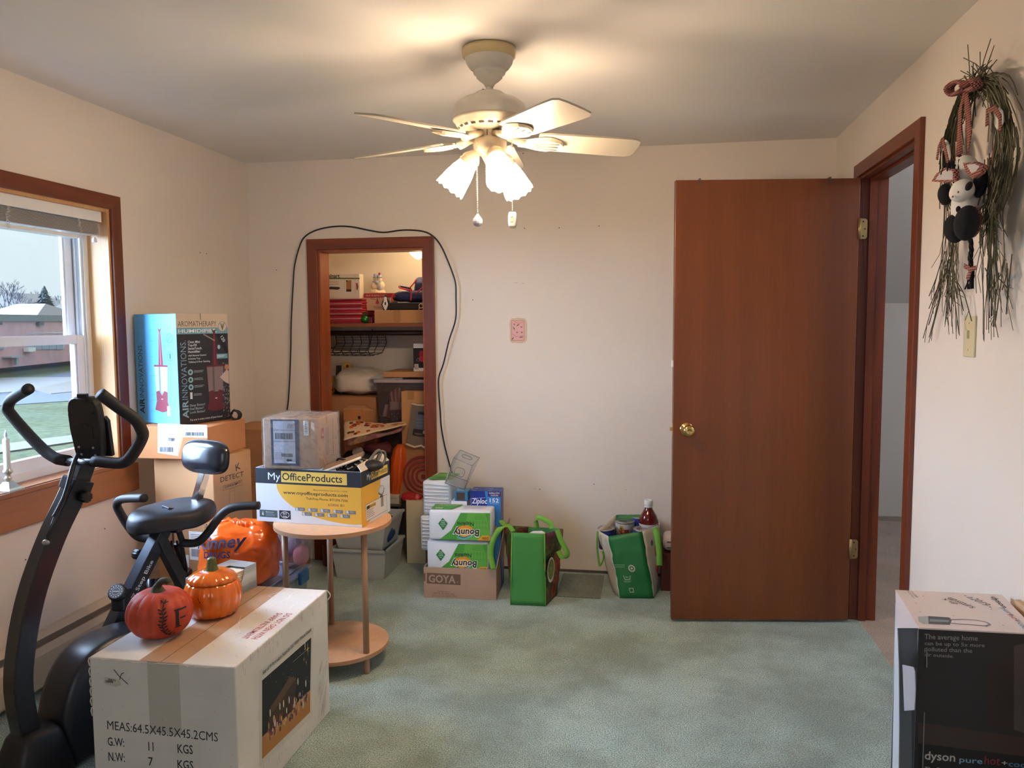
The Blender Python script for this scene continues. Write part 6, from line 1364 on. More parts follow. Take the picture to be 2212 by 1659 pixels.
# ================================================================ GREEN GROCERY BAGS
GRN = mat('bag_green', (64, 142, 70), .75, bump=.15, bsc=60); GRL = mat('strap_lime_green', (112, 178, 66), .75, bump=.2, bsc=200)
def vegmat(nm, cols, sc):
    if nm in MATS: return MATS[nm]
    m = bpy.data.materials.new(nm); m.use_nodes = True; nt = m.node_tree; N = nt.nodes; L = nt.links; b = N['Principled BSDF']; t = N.new('ShaderNodeTexCoord')
    v = N.new('ShaderNodeTexVoronoi'); v.inputs['Scale'].default_value = sc; L.new(t.outputs['Object'], v.inputs[0]); n_ = N.new('ShaderNodeTexNoise'); n_.inputs['Scale'].default_value = 7; n_.inputs['Detail'].default_value = 1; L.new(t.outputs['Object'], n_.inputs[0])
    cr = N.new('ShaderNodeValToRGB'); cr.color_ramp.interpolation = 'CONSTANT'; e = cr.color_ramp.elements
    while len(e) < len(cols): e.new(.5)
    for i, c_ in enumerate(cols): e[i].position = .30 + .40 * i / len(cols); e[i].color = (*lin(c_), 1)
    L.new(n_.outputs[0], cr.inputs[0]); mx = N.new('ShaderNodeMixRGB'); mx.blend_type = 'MULTIPLY'; mx.inputs[0].default_value = .8; r2 = N.new('ShaderNodeValToRGB'); r2.color_ramp.elements[0].color = (1, 1, 1, 1); r2.color_ramp.elements[1].color = (.15, .12, .1, 1); r2.color_ramp.elements[1].position = .75
    L.new(v.outputs['Distance'], r2.inputs[0]); L.new(cr.outputs[0], mx.inputs[1]); L.new(r2.outputs[0], mx.inputs[2]); L.new(mx.outputs[0], b.inputs['Base Color']); b.inputs['Roughness'].default_value = .4; MATS[nm] = m; return m
VEG = vegmat('vegetable_print', [(150, 30, 30), (200, 92, 30), (56, 70, 34), (96, 112, 50), (110, 60, 36), (120, 24, 60)], 60)
def ring_pts(cols, n_=8):
    return cols
def bag(t, bot, top, mats_idx, mats, n_edge=8, nz=14, wob=.006, seed=0, sag=None):
    """walls between a bottom and a top outline given as corner points; one material per side"""
    k = len(bot); 
    for s_ in range(k):
        b = MB(); a0, a1, b0, b1 = V(bot[s_]), V(bot[(s_ + 1) % k]), V(top[s_]), V(top[(s_ + 1) % k])
        def fn(u, v):
            p = a0.lerp(a1, u).lerp(b0.lerp(b1, u), v); w_ = noise.noise_vector(p * 16 + V((seed, 0, 0))) * wob + noise.noise_vector(p * 45 + V((seed, 0, 0))) * wob * .4; return p + w_ * (4 * v * (1 - v) + .25) * 1.2 + (V((0, 0, (sag or 0) * sin(pi * u))) * v)
        b.grid(fn, n_edge, nz); o = b.build(mats_idx[s_][0], mats[mats_idx[s_][1]], t, solid=.0025)
        yield o, (a0, a1, b0, b1)
b1_ = thing('grocery_bag', 'green reusable grocery bag with vegetable print and lime straps', 'bag', (-.56, 3.86, 0))
bot = [(-.668, 3.775, .002), (-.492, 3.782, .002), (-.455, 3.955, .002), (-.645, 3.975, .002)]
top_ = [ay(1106, 1150, 3.80), ay(1176, 1153, 3.81), ay(1216, 1142, 3.99), ay(1142, 1138, 4.02)]
l_ = V(top_[0]); gus = [V(bot[0]) + V((-.012, .09, 0)), ay(1086, 1134, 3.9)]
bot6 = [bot[0], bot[1], bot[2], bot[3], V(bot[0]).lerp(V(bot[3]), .5) + V((-.02, 0, 0))]; top6 = [top_[0], top_[1], top_[2], top_[3], ay(1087, 1135, 3.92)]
for o, q_ in bag(b1_, bot6, top6, [('front_panel', 0), ('side_panel', 1), ('back_panel', 0), ('side_panel', 1), ('side_panel', 1)], [GRN, VEG], seed=1): pass
b = MB(); b.add([V(p) + V((0, 0, .003)) for p in bot6], [tuple(range(5))]); b.build('bag_bottom', GRN, b1_, solid=.002)
b = MB()
for i in (0, 1): b.tube([V(bot[i]) + V((0, -.001, 0)), V(top_[i]) + V((0, -.001, 0))], .0028, 6)
b.build('edge_piping', GRL, b1_)['kind'] = 'stuff'
sp_ = Print(V(bot[1]) + V((.0, -.0, 0)), (V(bot[2]) - V(bot[1])), (V(top_[1]) - V(bot[1]))); sp_.n = sp_.u.cross(sp_.v).normalized(); sp_.o = sp_.o + sp_.n * .012
sp_.ell(.055, .165, .055, .062, 'd8d4cc', n=26); sp_.ell(.055, .168, .046, .050, '6c7834', n=24)
for i in range(70): a = random.uniform(0, 6.28); r = random.random() ** .5; sp_.ell(.055 + .042 * r * cos(a), .168 + .046 * r * sin(a), .004, .004, random.choice(('869248', '9aa45a', '57642a')), n=6)
sp_.build(b1_, 'printed_bowl')
def strap(t, P, w, nm='strap', m=GRL, side=None):
    P = smoothpath(P, 6); b = MB(); vs = []
    sd = V(side) if side else V((1, 0, 0))
    for i, p in enumerate(P):
        d_ = (P[min(i + 1, len(P) - 1)] - P[max(i - 1, 0)]).normalized(); s_ = (sd - d_ * sd.dot(d_)).normalized(); vs += [p - s_ * w / 2, p + s_ * w / 2]
    b.add(vs, [(2 * i, 2 * i + 1, 2 * i + 3, 2 * i + 2) for i in range(len(P) - 1)], 0, True); b.build(nm, m, t, solid=.0025)
strap(b1_, [ay(1092, 1137, 3.86), ay(1080, 1142, 3.80), ay(1066, 1165, 3.78), ay(1060, 1195, 3.785), ay(1066, 1230, 3.79)], .026, side=(1, .35, 0))
strap(b1_, [ay(1083, 1124, 3.93), ay(1087, 1132, 3.90), ay(1100, 1136, 3.88), ay(1108, 1148, 3.83)], .026, side=(.2, 1, .3))
strap(b1_, [ay(1160, 1140, 3.97), ay(1158, 1122, 3.97), ay(1166, 1118, 3.96), ay(1180, 1125, 3.95), ay(1190, 1132, 3.94), ay(1192, 1142, 3.93)], .026, side=(.2, .3, 1))
strap(b1_, [ay(1204, 1145, 3.86), ay(1212, 1168, 3.86), ay(1226, 1196, 3.86), ay(1216, 1206, 3.87), ay(1206, 1190, 3.88)], .026, side=(1, .5, 0))
b = MB(); b.ell((-.545, 3.885, .20), (.065, .06, .15), 18, 12, e=.7); b.jitter(.008, 18); b.build('white_bag_inside', mat('inner_white', (216, 218, 226), .6, bump=.2, bsc=40), b1_)
# second bag, with cans
b2_ = thing('grocery_bag', 'white and dark green reusable grocery bag filled with cans', 'bag', (-.08, 4.10, 0))
DG = mat('bag_dark_green', (24, 112, 56), .45, bump=.5, bsc=34); BW = mat('bag_offwhite', (206, 198, 184), .5, bump=.5, bsc=34)
F = [ay(1336, 1284, 4.02), ay(1340, 1291, 4.0), ay(1413, 1291, 4.0), ay(1420, 1284, 4.05)]
bo = [az(1325, 1278, .002), az(1340, 1292, .002), az(1412, 1292, .002), az(1420, 1276, .002), V((.055, 4.20, .002)), V((-.165, 4.20, .002))]
tp = [ay(1290, 1146, 4.09), ay(1314, 1158, 4.02), ay(1387, 1148, 4.02), ay(1426, 1133, 4.12), ay(1418, 1112, 4.22), ay(1332, 1112, 4.22)]
for o, q_ in bag(b2_, bo, tp, [('side_panel', 1), ('front_panel', 0), ('side_panel', 1), ('side_panel', 1), ('back_panel', 0), ('side_panel', 1)], [DG, BW], seed=5, wob=.007): pass
b = MB(); b.add([V(p) + V((0, 0, .003)) for p in bo], [tuple(range(6))]); b.build('bag_bottom', DG, b2_, solid=.002)
fp = Print(V(bo[1]), V(bo[2]) - V(bo[1]), V(tp[1]) - V(bo[1])); fp.u = (V(bo[2]) - V(bo[1])).normalized(); fp.v = (V(tp[1]).lerp(V(tp[2]), .5) - V(bo[1]).lerp(V(bo[2]), .5)).normalized(); fp.n = fp.u.cross(fp.v).normalized(); fp.o = fp.o + fp.n * .012
cxx, cyy = fp.px(1375, 1220); fp.ell(cxx, cyy, .018, .018, 'b8c4b4'); fp.ring(cxx, cyy, .011, .005, '1c6a38')
for a in (0, 2.1, 4.2): fp.poly([(cxx + .012 * cos(a), cyy + .012 * sin(a)), (cxx + .008 * cos(a + .5), cyy + .008 * sin(a + .5)), (cxx + .007 * cos(a - .2), cyy + .007 * sin(a - .2))], '103c20')
fp.lines(*fp.px(1338, 1219), .055, 1, .01, .0022, 'a8bca4', jit=0); fp.lines(*fp.px(1335, 1224), .06, 1, .01, .0022, 'a8bca4', jit=0)
x, y = fp.px(1362, 1247); fp.path([(x - .018, y + .020), (x - .012, y), (x + .012, y), (x + .018, y + .020)], .003, 'c0ccbc'); fp.text('40C', x, y + .008, .008, 'c0ccbc', .0, al='c'); fp.lines(x - .02, y - .008, .04, 2, .005, .0016, 'a8bca4')
x, y = fp.px(1367, 1270); fp.frame_rect(x - .011, y - .011, .022, .022, .0028, 'c0ccbc'); fp.build(b2_, 'recycling_print')
LFM = mat('leaf_print_green', (40, 66, 38), .5); RDM = mat('print_red', (150, 36, 36), .5)
b = MB(); 
for (u, v) in ((1408, 1172), (1406, 1245)): p = ay(u, v, 4.03); b.ell((p.x, p.y - .004, p.z), (.006, .004, .016), 10, 8)
b.build('printed_leaf', LFM, b2_)['kind'] = 'stuff'
b = MB()
for (u, v) in ((1417, 1185), (1419, 1222)): p = ay(u, v, 4.05); b.ell((p.x, p.y - .004, p.z), (.006, .006, .04), 10, 8)
b.build('printed_pepper', RDM, b2_)['kind'] = 'stuff'
strap(b2_, [ay(1291, 1148, 4.06), ay(1290, 1180, 4.05), ay(1294, 1215, 4.04), ay(1297, 1222, 4.04), ay(1304, 1205, 4.05), ay(1302, 1190, 4.06)], .016, side=(.5, 1, 0))
strap(b2_, [ay(1415, 1140, 4.05), ay(1420, 1160, 4.02), ay(1424, 1195, 4.01), ay(1424, 1222, 4.01)], .030, side=(1, 0, 0))
TIN = mat('can_steel', (176, 174, 172), .3, .9); 
def can(lab, u, v, yy, r, lm, nm='food_can', tilt=(0, 0)):
    c = ay(u, v, yy); hh = .11; t = thing(nm, lab, 'can', (c.x, c.y, c.z - hh), 0, 'food cans in the green and white bag'); t.rotation_euler = (tilt[0], tilt[1], 0)
    b = MB(); b.lathe([(r * .97, .002), (r * .97, hh - .006)], 36, capb=True); b.build('can_body', lm, t, world=False)
    b = MB(); b.lathe([(r * .97, hh - .007), (r, hh - .004), (r, hh), (r * .94, hh), (r * .92, hh - .004), (r * .74, hh - .0035), (r * .72, hh - .002), (r * .55, hh - .002), (r * .53, hh - .0032), (0, hh - .003)], 40); b.build('can_lid', TIN, t, world=False)
    return t
BL = mat('can_label_blue', (48, 66, 150), .35); WL = mat('can_label_white', (206, 204, 200), .4)
can('blue labelled food can at the left of the white and green bag', 1312, 1139, 4.145, .047, BL, tilt=(.08, -.05))
cA = can('white labelled can with a dark picture in the middle of the bag', 1349, 1122, 4.20, .0535, WL, tilt=(.1, .02))
can('blue labelled food can at the front right of the bag, below the bottle', 1385, 1141, 4.10, .0455, BL, tilt=(.05, .03))
can('food can at the back of the bag beside the bottle', 1380, 1115, 4.235, .040, BL)
pr = Print((0, 0, 0), (1, 0, 0), (0, 0, 1), curve=lambda x, y, h: parent_matrix(cA) @ V((.0525 * sin(x / .0525), -(.0525 + h) * cos(x / .0525), y)))
pr.rect(-.030, .0, .055, .075, '7a3020')
for i in range(26): pr.ell(-.002 + random.uniform(-.024, .024), random.uniform(.005, .068), .006, .004, random.choice(('b06a30', 'c88a44', '5a1c14')), n=7)
pr.rect(-.026, .070, .018, .024, 'c8983c'); pr.text('MA', -.024, .076, .010, '2a1c10', .02); pr.build(cA, 'label_print')
c = ay(1401, 1080, 4.17); zb = .255
bt = thing('sauce_bottle', 'dark red sauce bottle with white cap standing in the bag of cans', 'bottle', (c.x, 4.17, zb))
JU = mat('red_brown_sauce', (92, 16, 18), .08, coat=.5)
hT = c.z - zb; k_ = hT / .262
b = MB(); b.lathe([(.035, 0), (.046, .006), (.048, .02), (.048, .06), (.046, .075), (.048, .09), (.048, .135), (.043, .160), (.030, .185), (.021, .205), (.019, .222)], 36, c=(c.x, 4.17, zb), capb=True); [b.v.__setitem__(i, V((p.x, p.y, zb + (p.z - zb) * k_))) for i, p in enumerate(b.v)]; b.build('bottle_glass', JU, bt)
b = MB(); b.lathe([(.020, .213), (.022, .217), (.0215, .224), (.021, .226), (.0225, .228), (.0225, .256), (.021, .262), (.014, .262), (.0135, .260), (0, .260)], 36, c=(c.x, 4.17, zb), capb=True); [b.v.__setitem__(i, V((p.x, p.y, zb + (p.z - zb) * k_))) for i, p in enumerate(b.v)]; b.build('cap', WHITE, bt)
b = MB(); b.lathe([(.0487, .075 * k_), (.0487, .108 * k_)], 36, c=(c.x, 4.17, zb)); b.build('label_band', mat('silver_label', (176, 178, 186), .4), bt)
# red box behind the door edge with a small white appliance
t = carton('red_wooden_box', 'dark red-brown box on the carpet behind the open door edge', 'box', (.075, 4.10, 0), 0, .20, .22, .20, mat('oxblood_box', (88, 30, 20), .45))
t = thing('white_gadget', 'rounded white plastic gadget on the dark red box', 'gadget', (.17, 4.19, .201))
b = MB(); b.rbox((.165, 4.19, .245), (.16, .13, .084), .028, seg=4, smooth=True); b.build('body', mat('gadget_white', (206, 200, 204), .4), t)
for z in (.225, .255):
    b = MB(); b.rbox((.115, 4.124, z), (.02, .004, .005), .001); b.build('button', mat('gadget_button', (70, 66, 70), .5), t)
# ================================================================ TALL BLACK AND WHITE BOX AT THE RIGHT
hd = .69
Pbl, Pfl, Pbr = az(1936, 1274, hd), az(1985, 1355, hd), az(2168, 1284, hd)
rzd = math.atan2(Pbr.y - Pbl.y, Pbr.x - Pbl.x); dd = (Pbl - Pfl).length; wd_ = .262
dy = thing('air_purifier_box', 'tall black and white air purifier box at the right wall', 'box', (Pfl.x, Pfl.y, 0), rzd)
BKB = mat('carton_gloss_black', (26, 24, 25), .38); PKW = mat('carton_pinkish_white', (216, 204, 202), .4)
Mdy = parent_matrix(dy); KS = ((Mdy.inverted() @ Pbl).x) / dd; dd = (Mdy.inverted() @ Pbl).y
def dbx(lo, hi, nm, m, **k):
    b = MB(); b.bx(lo, hi); b.v = [V((p.x + KS * p.y, p.y, p.z)) for p in b.v]; return b.build(nm, m, dy, world=False, **k)
dbx((0, 0, 0), (wd_, .003, hd - .004), 'front_panel', BKB); dbx((wd_ - .003, .003, 0), (wd_, dd, hd - .004), 'right_panel', BKB)
dbx((0, dd - .004, 0), (wd_ - .003, dd, hd - .004), 'back_panel', mat('sleeve_pale', (204, 212, 222), .4)); dbx((-.002, -.002, hd - .004), (wd_, dd, hd), 'top_panel', PKW, bevel=.001)
dbx((.0, .004, 0), (wd_ - .003, dd - .004, .003), 'bottom_panel', BKB)
lf = Print(Mdy @ V((KS * dd, dd, 0)), Mdy.to_3x3() @ V((-KS, -1, 0)), (0, 0, 1))
def lpoly(pix, nm, m, off=0.):
    b = MB(); P = [lf.o + lf.u * x + lf.v * y + lf.n * off for x, y in (lf.px(*q_) for q_ in pix)]; k = len(P)
    b.add(P + [p + lf.n * .002 for p in P], [tuple(range(k)), tuple(range(k, 2 * k))[::-1]] + [(i, (i + 1) % k, k + (i + 1) % k, k + i) for i in range(k)]); return b.build(nm, m, dy)
lpoly([(1936, 1276), (1984, 1357), (1940, 1357), (1937, 1330)], 'side_flap', PKW)
lpoly([(1936, 1300), (1940, 1357), (1943, 1440), (1944, 1560), (1940, 1900), (1925, 1900)], 'side_sleeve', mat('sleeve_pale', (204, 212, 222)))
lpoly([(1964, 1358), (1983, 1359), (1983, 1440), (1966, 1438)], 'inner_flap', mat('inner_grey', (120, 120, 118), .6), -.02)
lpoly([(1953, 1436), (1976, 1441), (1980, 1452), (1981, 1490), (1979, 1534), (1957, 1536)], 'tab_flap', mat('flap_grey_white', (170, 170, 178), .6), .002)
lpoly([(1964, 1540), (1978, 1536), (1967, 1900), (1956, 1900)], 'inner_flap', mat('inner_grey', (120, 120, 118)), -.02)
lpoly([(1944, 1440), (1980, 1440), (1966, 1900), (1944, 1900)], 'dark_interior', mat('interior_black', (16, 15, 15), .7), -.03)  # black sheet set inside the open side in place of its shade
pr = face(dy, 'front', wd_, dd, hd)
MG = '8e8886'
for i, (s_, a, bb_, tpp) in enumerate((('The average home', (1997, 1380), (2112, 1384), (1997, 1369)), ('can be up to 5x more', (1997, 1393), (2127, 1398), (1997, 1385)), ('polluted than the', (1997, 1406), (2100, 1410), (1997, 1397)), ('air outside.', (1997, 1417), (2060, 1421), (1997, 1410)))):
    pr.ptext(s_, a, bb_, tpp, MG, .02)
pr.ppoly([(1983, 1605), (1983, 1680), (2300, 1700), (2300, 1640)], '0c0c0e'); pr.ppoly([(2130, 1440), (2190, 1432), (2190, 1575), (2130, 1565)], '2a1e1c'); pr.ppoly([(2190, 1395), (2260, 1380), (2260, 1600), (2190, 1576)], '4a4242'); pr.ppoly([(1983, 1560), (2260, 1600), (2260, 1640), (1983, 1605)], '3a2c28')
pr.ptext('dyson', (1997, 1640), (2063, 1645), (1997, 1622), 'b8b4b0', .03); pr.ptext('pure', (2072, 1646), (2122, 1650), (2072, 1634), '7aa8c4', .02); pr.ptext('hot', (2126, 1650), (2160, 1653), (2126, 1632), '8a2430', .02); pr.ptext('+', (2163, 1653), (2176, 1654), (2163, 1642), 'c0c0b8', .02); pr.ptext('cool', (2178, 1655), (2222, 1659), (2178, 1643), '4a88b4', .02)
pr.ptext('The P', (1997, 1664), (2030, 1666), (1997, 1656), 'b8b4b0', .02); pr.build(dy, 'front_print')
pr = face(dy, 'top', wd_, dd, hd)
pr.ppoly([(1983, 1332), (2005, 1331), (2008, 1348), (1994, 1348), (1984, 1342)], 'a8aeb0'); pr.ppoly([(2005, 1331), (2050, 1334), (2056, 1340), (2052, 1350), (2006, 1348)], '50545a'); pr.ppoly([(2008, 1337), (2050, 1340), (2050, 1344), (2008, 1343)], '7e8890')
pr.path([pr.px(*q_) for q_ in ((2052, 1339), (2080, 1338), (2110, 1340), (2130, 1344), (2139, 1349), (2130, 1352), (2100, 1350), (2070, 1348), (2054, 1346))], .005, '6c7890')
pr.ptext('dyson', (2139, 1289), (2166, 1313), (2148, 1286), '26242a', .03); pr.ptext('pure', (2160, 1313), (2183, 1330), (2168, 1310), '6a8cb0', .01); pr.ptext('hot', (2176, 1328), (2196, 1342), (2185, 1326), 'b04050', .01); pr.ptext('+cool', (2192, 1341), (2212, 1360), (2201, 1338), '5a88b8', .01)
pr.lines(*pr.px(1950, 1280), .01, 1, .01, .001, '8a807c'); pr.ptext('Pure hot', (1958, 1276), (1972, 1292), (1962, 1275), '8a807c', 0); pr.ptext('cool link', (1966, 1277), (1980, 1291), (1970, 1276), '8a807c', 0)
HW = '3a3230'
pr.ptext('- a2019 -', (2078, 1286), (2136, 1313), (2084, 1280), HW, -.004); pr.ptext('upstairs', (2045, 1292), (2098, 1314), (2051, 1286), HW, -.004); pr.ptext('x up', (2034, 1294), (2064, 1306), (2038, 1289), HW, -.004)
for i in range(9): x, y = random.uniform(.02, wd_ - .02), random.uniform(.02, dd - .02); pr.ell(x, y, .0022, .0016, '7a4a48', n=6)
pr.build(dy, 'top_print')
t = carton('brown_carton', 'flattened brown carton leaning between the air purifier box and the wall', 'box', (.926, 1.72, 0), 0, .016, .43, .70, CARD_L)
# ================================================================ ON THE CLOSET SHELF
SZ = SHZ + .001
def pt(u, v, y): return ay(u, v, y)
a = pt(703, 640, 4.66); c = pt(777, 592, 4.66); zt_ = pt(740, 640, 4.66).z
RW = mat('cloth_red', (178, 34, 56), .8, var=.15, vsc=14); WCL = mat('cloth_white', (206, 176, 166), .7)
zz = SZ; k_ = 0; x0_ = CXa + .03; x1_ = pt(783, 660, 4.62).x; ztop = pt(740, 645, 4.62).z
n_ = 10; hh = (ztop - SZ) / n_
for i in range(n_):
    t = thing('folded_cloth', ('folded red cloth in plastic, ' + ('bottom one', 'second from the bottom', 'third from the bottom', 'fourth from the bottom', 'fifth from the bottom', 'fifth from the top', 'fourth from the top', 'third from the top', 'second from the top', 'topmost, under the white carton')[i] + ' of the closet shelf stack'), 'cloth', ((x0_ + x1_) / 2, 4.75, SZ + i * hh), 0, 'red folded cloths stacked on the closet shelf')
    dx = random.uniform(-.006, .004); b = MB(); b.rbox(((x0_ + x1_) / 2, 4.75, SZ + (i + .5) * hh), (x1_ - x0_ + dx * 2, .25, hh * .92), hh * .42, seg=3, smooth=True); b.jitter(.0015, 20, seed=i); b.build('cloth_fold', RW if i % 3 else mat('cloth_dark_red', (150, 24, 44), .8), t)
    if i % 2: b = MB(); b.tube(smoothpath([(x0_ + .01, 4.624, SZ + (i + .95) * hh), ((x0_ + x1_) / 2, 4.621, SZ + (i + .9) * hh), (x1_ - .006, 4.624, SZ + (i + .97) * hh)], 4), .0028, 5); b.build('white_edge', WCL, t)
kz_ = ztop + .002
kx0, kx1 = x0_ + .0, pt(777, 620, 4.64).x; kh = pt(740, 592, 4.64).z - kz_
kn = carton('knife_box', 'white electric knife carton standing on the red folded cloths', 'box', (kx0, 4.64, kz_), 0, kx1 - kx0, .07, kh, mat('carton_offwhite', (222, 208, 190), .6))
pr = face(kn, 'front', kx1 - kx0, .07, kh); W_ = kx1 - kx0
pr.ptext('Cuisinart', (694, 599), (734, 600), (694, 591), '2a2a44', .05); pr.ppoly([(700, 600), (777, 600), (777, 603), (700, 603)], '5a6a34'); pr.ppoly([(710, 622), (713, 619), (733, 620), (735, 623), (730, 626), (712, 625)], '34302e'); pr.ppoly([(748, 606), (759, 605), (759, 630), (748, 630)], 'a8703a'); pr.ppoly([(748, 625), (759, 625), (759, 630), (748, 630)], '3a2418'); pr.ell(*pr.px(749, 607), .005, .005, '241c1c'); pr.ppoly([(769, 612), (772, 611), (774, 620), (772, 627), (770, 626)], '8a3a20')
for v in (609, 614): pr.ppoly([(706, v), (732, v - .6), (732, v + .3), (706, v + 1)], '8a8078')
pr.lines(*pr.px(743, 606), .008, 5, .012, .002, '8a8078'); pr.ppoly([(767, 592), (767.6, 592), (767.6, 634), (767, 634)], 'b0a090'); pr.build(kn, 'front_print')
# flat carton on the right half of the shelf
fx0, fx1 = pt(810, 693, 4.63).x, CXb - .25; fh = pt(870, 670, 4.63).z - SZ
fc = carton('flat_shelf_carton', 'flat taped brown carton on the right of the closet shelf', 'box', (fx0, 4.62, SZ), 0, fx1 - fx0, .30, fh, CARD)
b = MB(); b.bx(((fx1 - fx0) * .27, -.001, 0), ((fx1 - fx0) * .36, .30, fh + .001)); b.build('tape_strip', TAPE_B, fc, world=False)
FZ = SZ + fh + .001
# red and beige crate, figurine
ex0, ex1 = pt(788, 660, 4.70).x, pt(843, 660, 4.70).x; ez0, ez1 = pt(800, 671, 4.70).z, pt(800, 634, 4.70).z
ec = thing('elf_crate', 'beige holiday gift box with red banner rim on the closet shelf', 'box', ((ex0 + ex1) / 2, 4.8, FZ))
b = MB(); e0 = max(ez0, FZ); ti = .012
b.add([(ex0 + ti, 4.71, FZ), (ex1 - ti * .3, 4.71, FZ), (ex1 - ti * .3, 4.86, FZ), (ex0 + ti, 4.86, FZ), (ex0, 4.70, ez1), (ex1, 4.70, ez1), (ex1, 4.87, ez1), (ex0, 4.87, ez1)], [(0, 3, 2, 1), (4, 5, 6, 7), (0, 1, 5, 4), (1, 2, 6, 5), (2, 3, 7, 6), (3, 0, 4, 7)]); b.build('box_body', mat('elf_beige', (206, 168, 136), .7), ec)
b = MB(); b.bx((ex0 - .004, 4.696, ez1 - .026), (ex1 + .03, 4.70, ez1 + .001)); b.build('red_banner', mat('banner_red', (158, 30, 40), .6), ec)
pr = Print((ex0, 4.6955, FZ), (1, 0, 0), (0, 0, 1)); pr.text('-ELF INSPECTED-', .006, ez1 - FZ - .018, .010, 'e0b8a8', .01, w=(ex1 - ex0) - .02)
pr.o = V((ex0, 4.6995, FZ)); xm = (ex1 - ex0) * .5; pr.poly([(xm - .012, .042), (xm + .012, .042), (xm, .080)], 'a02030'); pr.rect(xm - .002, .034, .004, .008, 'a02030'); pr.ell(xm + .035, .035, .010, .010, '9a3034'); pr.lines(xm - .045, .075, .035, 2, .008, .002, '6a4a3c'); pr.text('FRAGILE', xm - .025, .018, .008, '5a3a30', .0, w=.05); pr.lines(xm - .02, .012, .05, 1, .01, .002, 'a02030'); pr.build(ec, 'front_print')
fg = thing('snowman_figurine', 'cream ceramic snow couple figurine with blue hats on the gift box', 'figurine', pt(816, 634, 4.76))
F0 = pt(816, 632, 4.76); F0.z = ez1 + .001; CRM = mat('ceramic_cream', (226, 206, 178), .3); BLG = mat('ceramic_bluegrey', (150, 160, 178), .35)
hF = pt(816, 585, 4.76).z - F0.z; s_ = hF / .145
def fp_(x, z, y=0.): return V((F0.x + x * s_, F0.y + y * s_, F0.z + z * s_))
b = MB(); b.lathe([(.048, 0), (.052, .004), (.050, .012), (.044, .020), (.020, .026), (0, .027)], 28, M=Matrix.Translation(F0) @ Matrix.Scale(s_, 4), capb=True, wave=lambda i, a: .003 * cos(9 * a)); b.build('snow_base', CRM, fg)
for nm, x, r, z, m_ in (('snow_body', -.018, .026, .050, CRM), ('snow_body', .022, .026, .050, CRM), ('snow_head', -.014, .017, .090, CRM), ('snow_head', .014, .017, .088, CRM), ('arch_gift', .002, .014, .070, BLG)):
    b = MB(); b.ell(fp_(x, z, -.005 * (nm == 'arch_gift') * 4), (r * s_, r * s_ * .9, r * s_ * (1.15 if nm == 'snow_body' else 1)), 18, 12); b.build(nm, m_, fg)
b = MB(); b.lathe([(.018, 0), (.020, .003), (.013, .006), (.013, .022), (.010, .026), (0, .026)], 18, M=Matrix.Translation(fp_(-.012, .101)) @ Matrix.Scale(s_, 4), capb=True); b.build('hat', BLG, fg)
b = MB(); b.lathe([(.017, 0), (.018, .006), (.012, .018), (.004, .024), (0, .025)], 18, M=Matrix.Translation(fp_(.014, .099)) @ Matrix.Scale(s_, 4), capb=True); b.build('hat', BLG, fg)
b = MB(); b.ell(fp_(.016, .126, -.006), (.008 * s_,) * 3, 12, 8); b.build('red_pompom', mat('pompom_red', (170, 30, 40), .6), fg)
for x in (-.012, .014):
    b = MB(); b.tube([fp_(x - .016, .076, -.010), fp_(x, .074, -.018), fp_(x + .016, .076, -.010)], .0045 * s_, 8); b.build('scarf', BLG, fg)
    for dx in (-.005, .005): b = MB(); b.ell(fp_(x + dx, .093, -.016), (.0018 * s_,) * 3, 8, 6); b.build('eye', mat('dot_dark', (40, 36, 40)), fg)
    b = MB(); b.tube([fp_(x, .088, -.015), fp_(x, .087, -.023)], [.0025 * s_, .0006], 8); b.build('nose', mat('nose_orange', (206, 120, 60)), fg)
b = MB(); b.lathe([(.012, .022), (.012, .042), (.006, .050), (0, .051)], 14, M=Matrix.Translation(fp_(.026, .0, -.024)) @ Matrix.Scale(s_, 4)); b.build('arched_door', BLG, fg)
t = thing('penguin_shape', 'small upright black and white gadget in front of the gift box', 'gadget', pt(832, 670, 4.655)); g0 = pt(832, 668, 4.655); g0.z = FZ; gh = pt(832, 638, 4.655).z - FZ; gx = g0.x
b = MB(); P = [(-.012, 0), (.012, 0), (.020, gh * .35), (.017, gh * .62), (.007, gh * .82), (.006, gh), (-.006, gh), (-.007, gh * .82), (-.017, gh * .62), (-.020, gh * .35)]; b.prism([(x * 1.25, z) for x, z in P], (gx, 4.668, FZ), (1, 0, 0), (0, 0, 1), -.010); b.build('black_back', BLACK, t)
b = MB(); P = [(0, .0), (.006, gh * .05), (.018, gh * .36), (.010, gh * .58), (.006, gh * .9), (-.006, gh * .9), (-.010, gh * .58), (-.018, gh * .36), (-.006, gh * .05)]; b.prism(P, (gx, 4.667, FZ), (1, 0, 0), (0, 0, 1), .008); b.build('white_front', WHITE, t)
b = MB(); b.rbox((gx, 4.6585, FZ + gh * .45), (.008, .003, gh * .2), .001); b.build('switch_slot', BLACK, t)
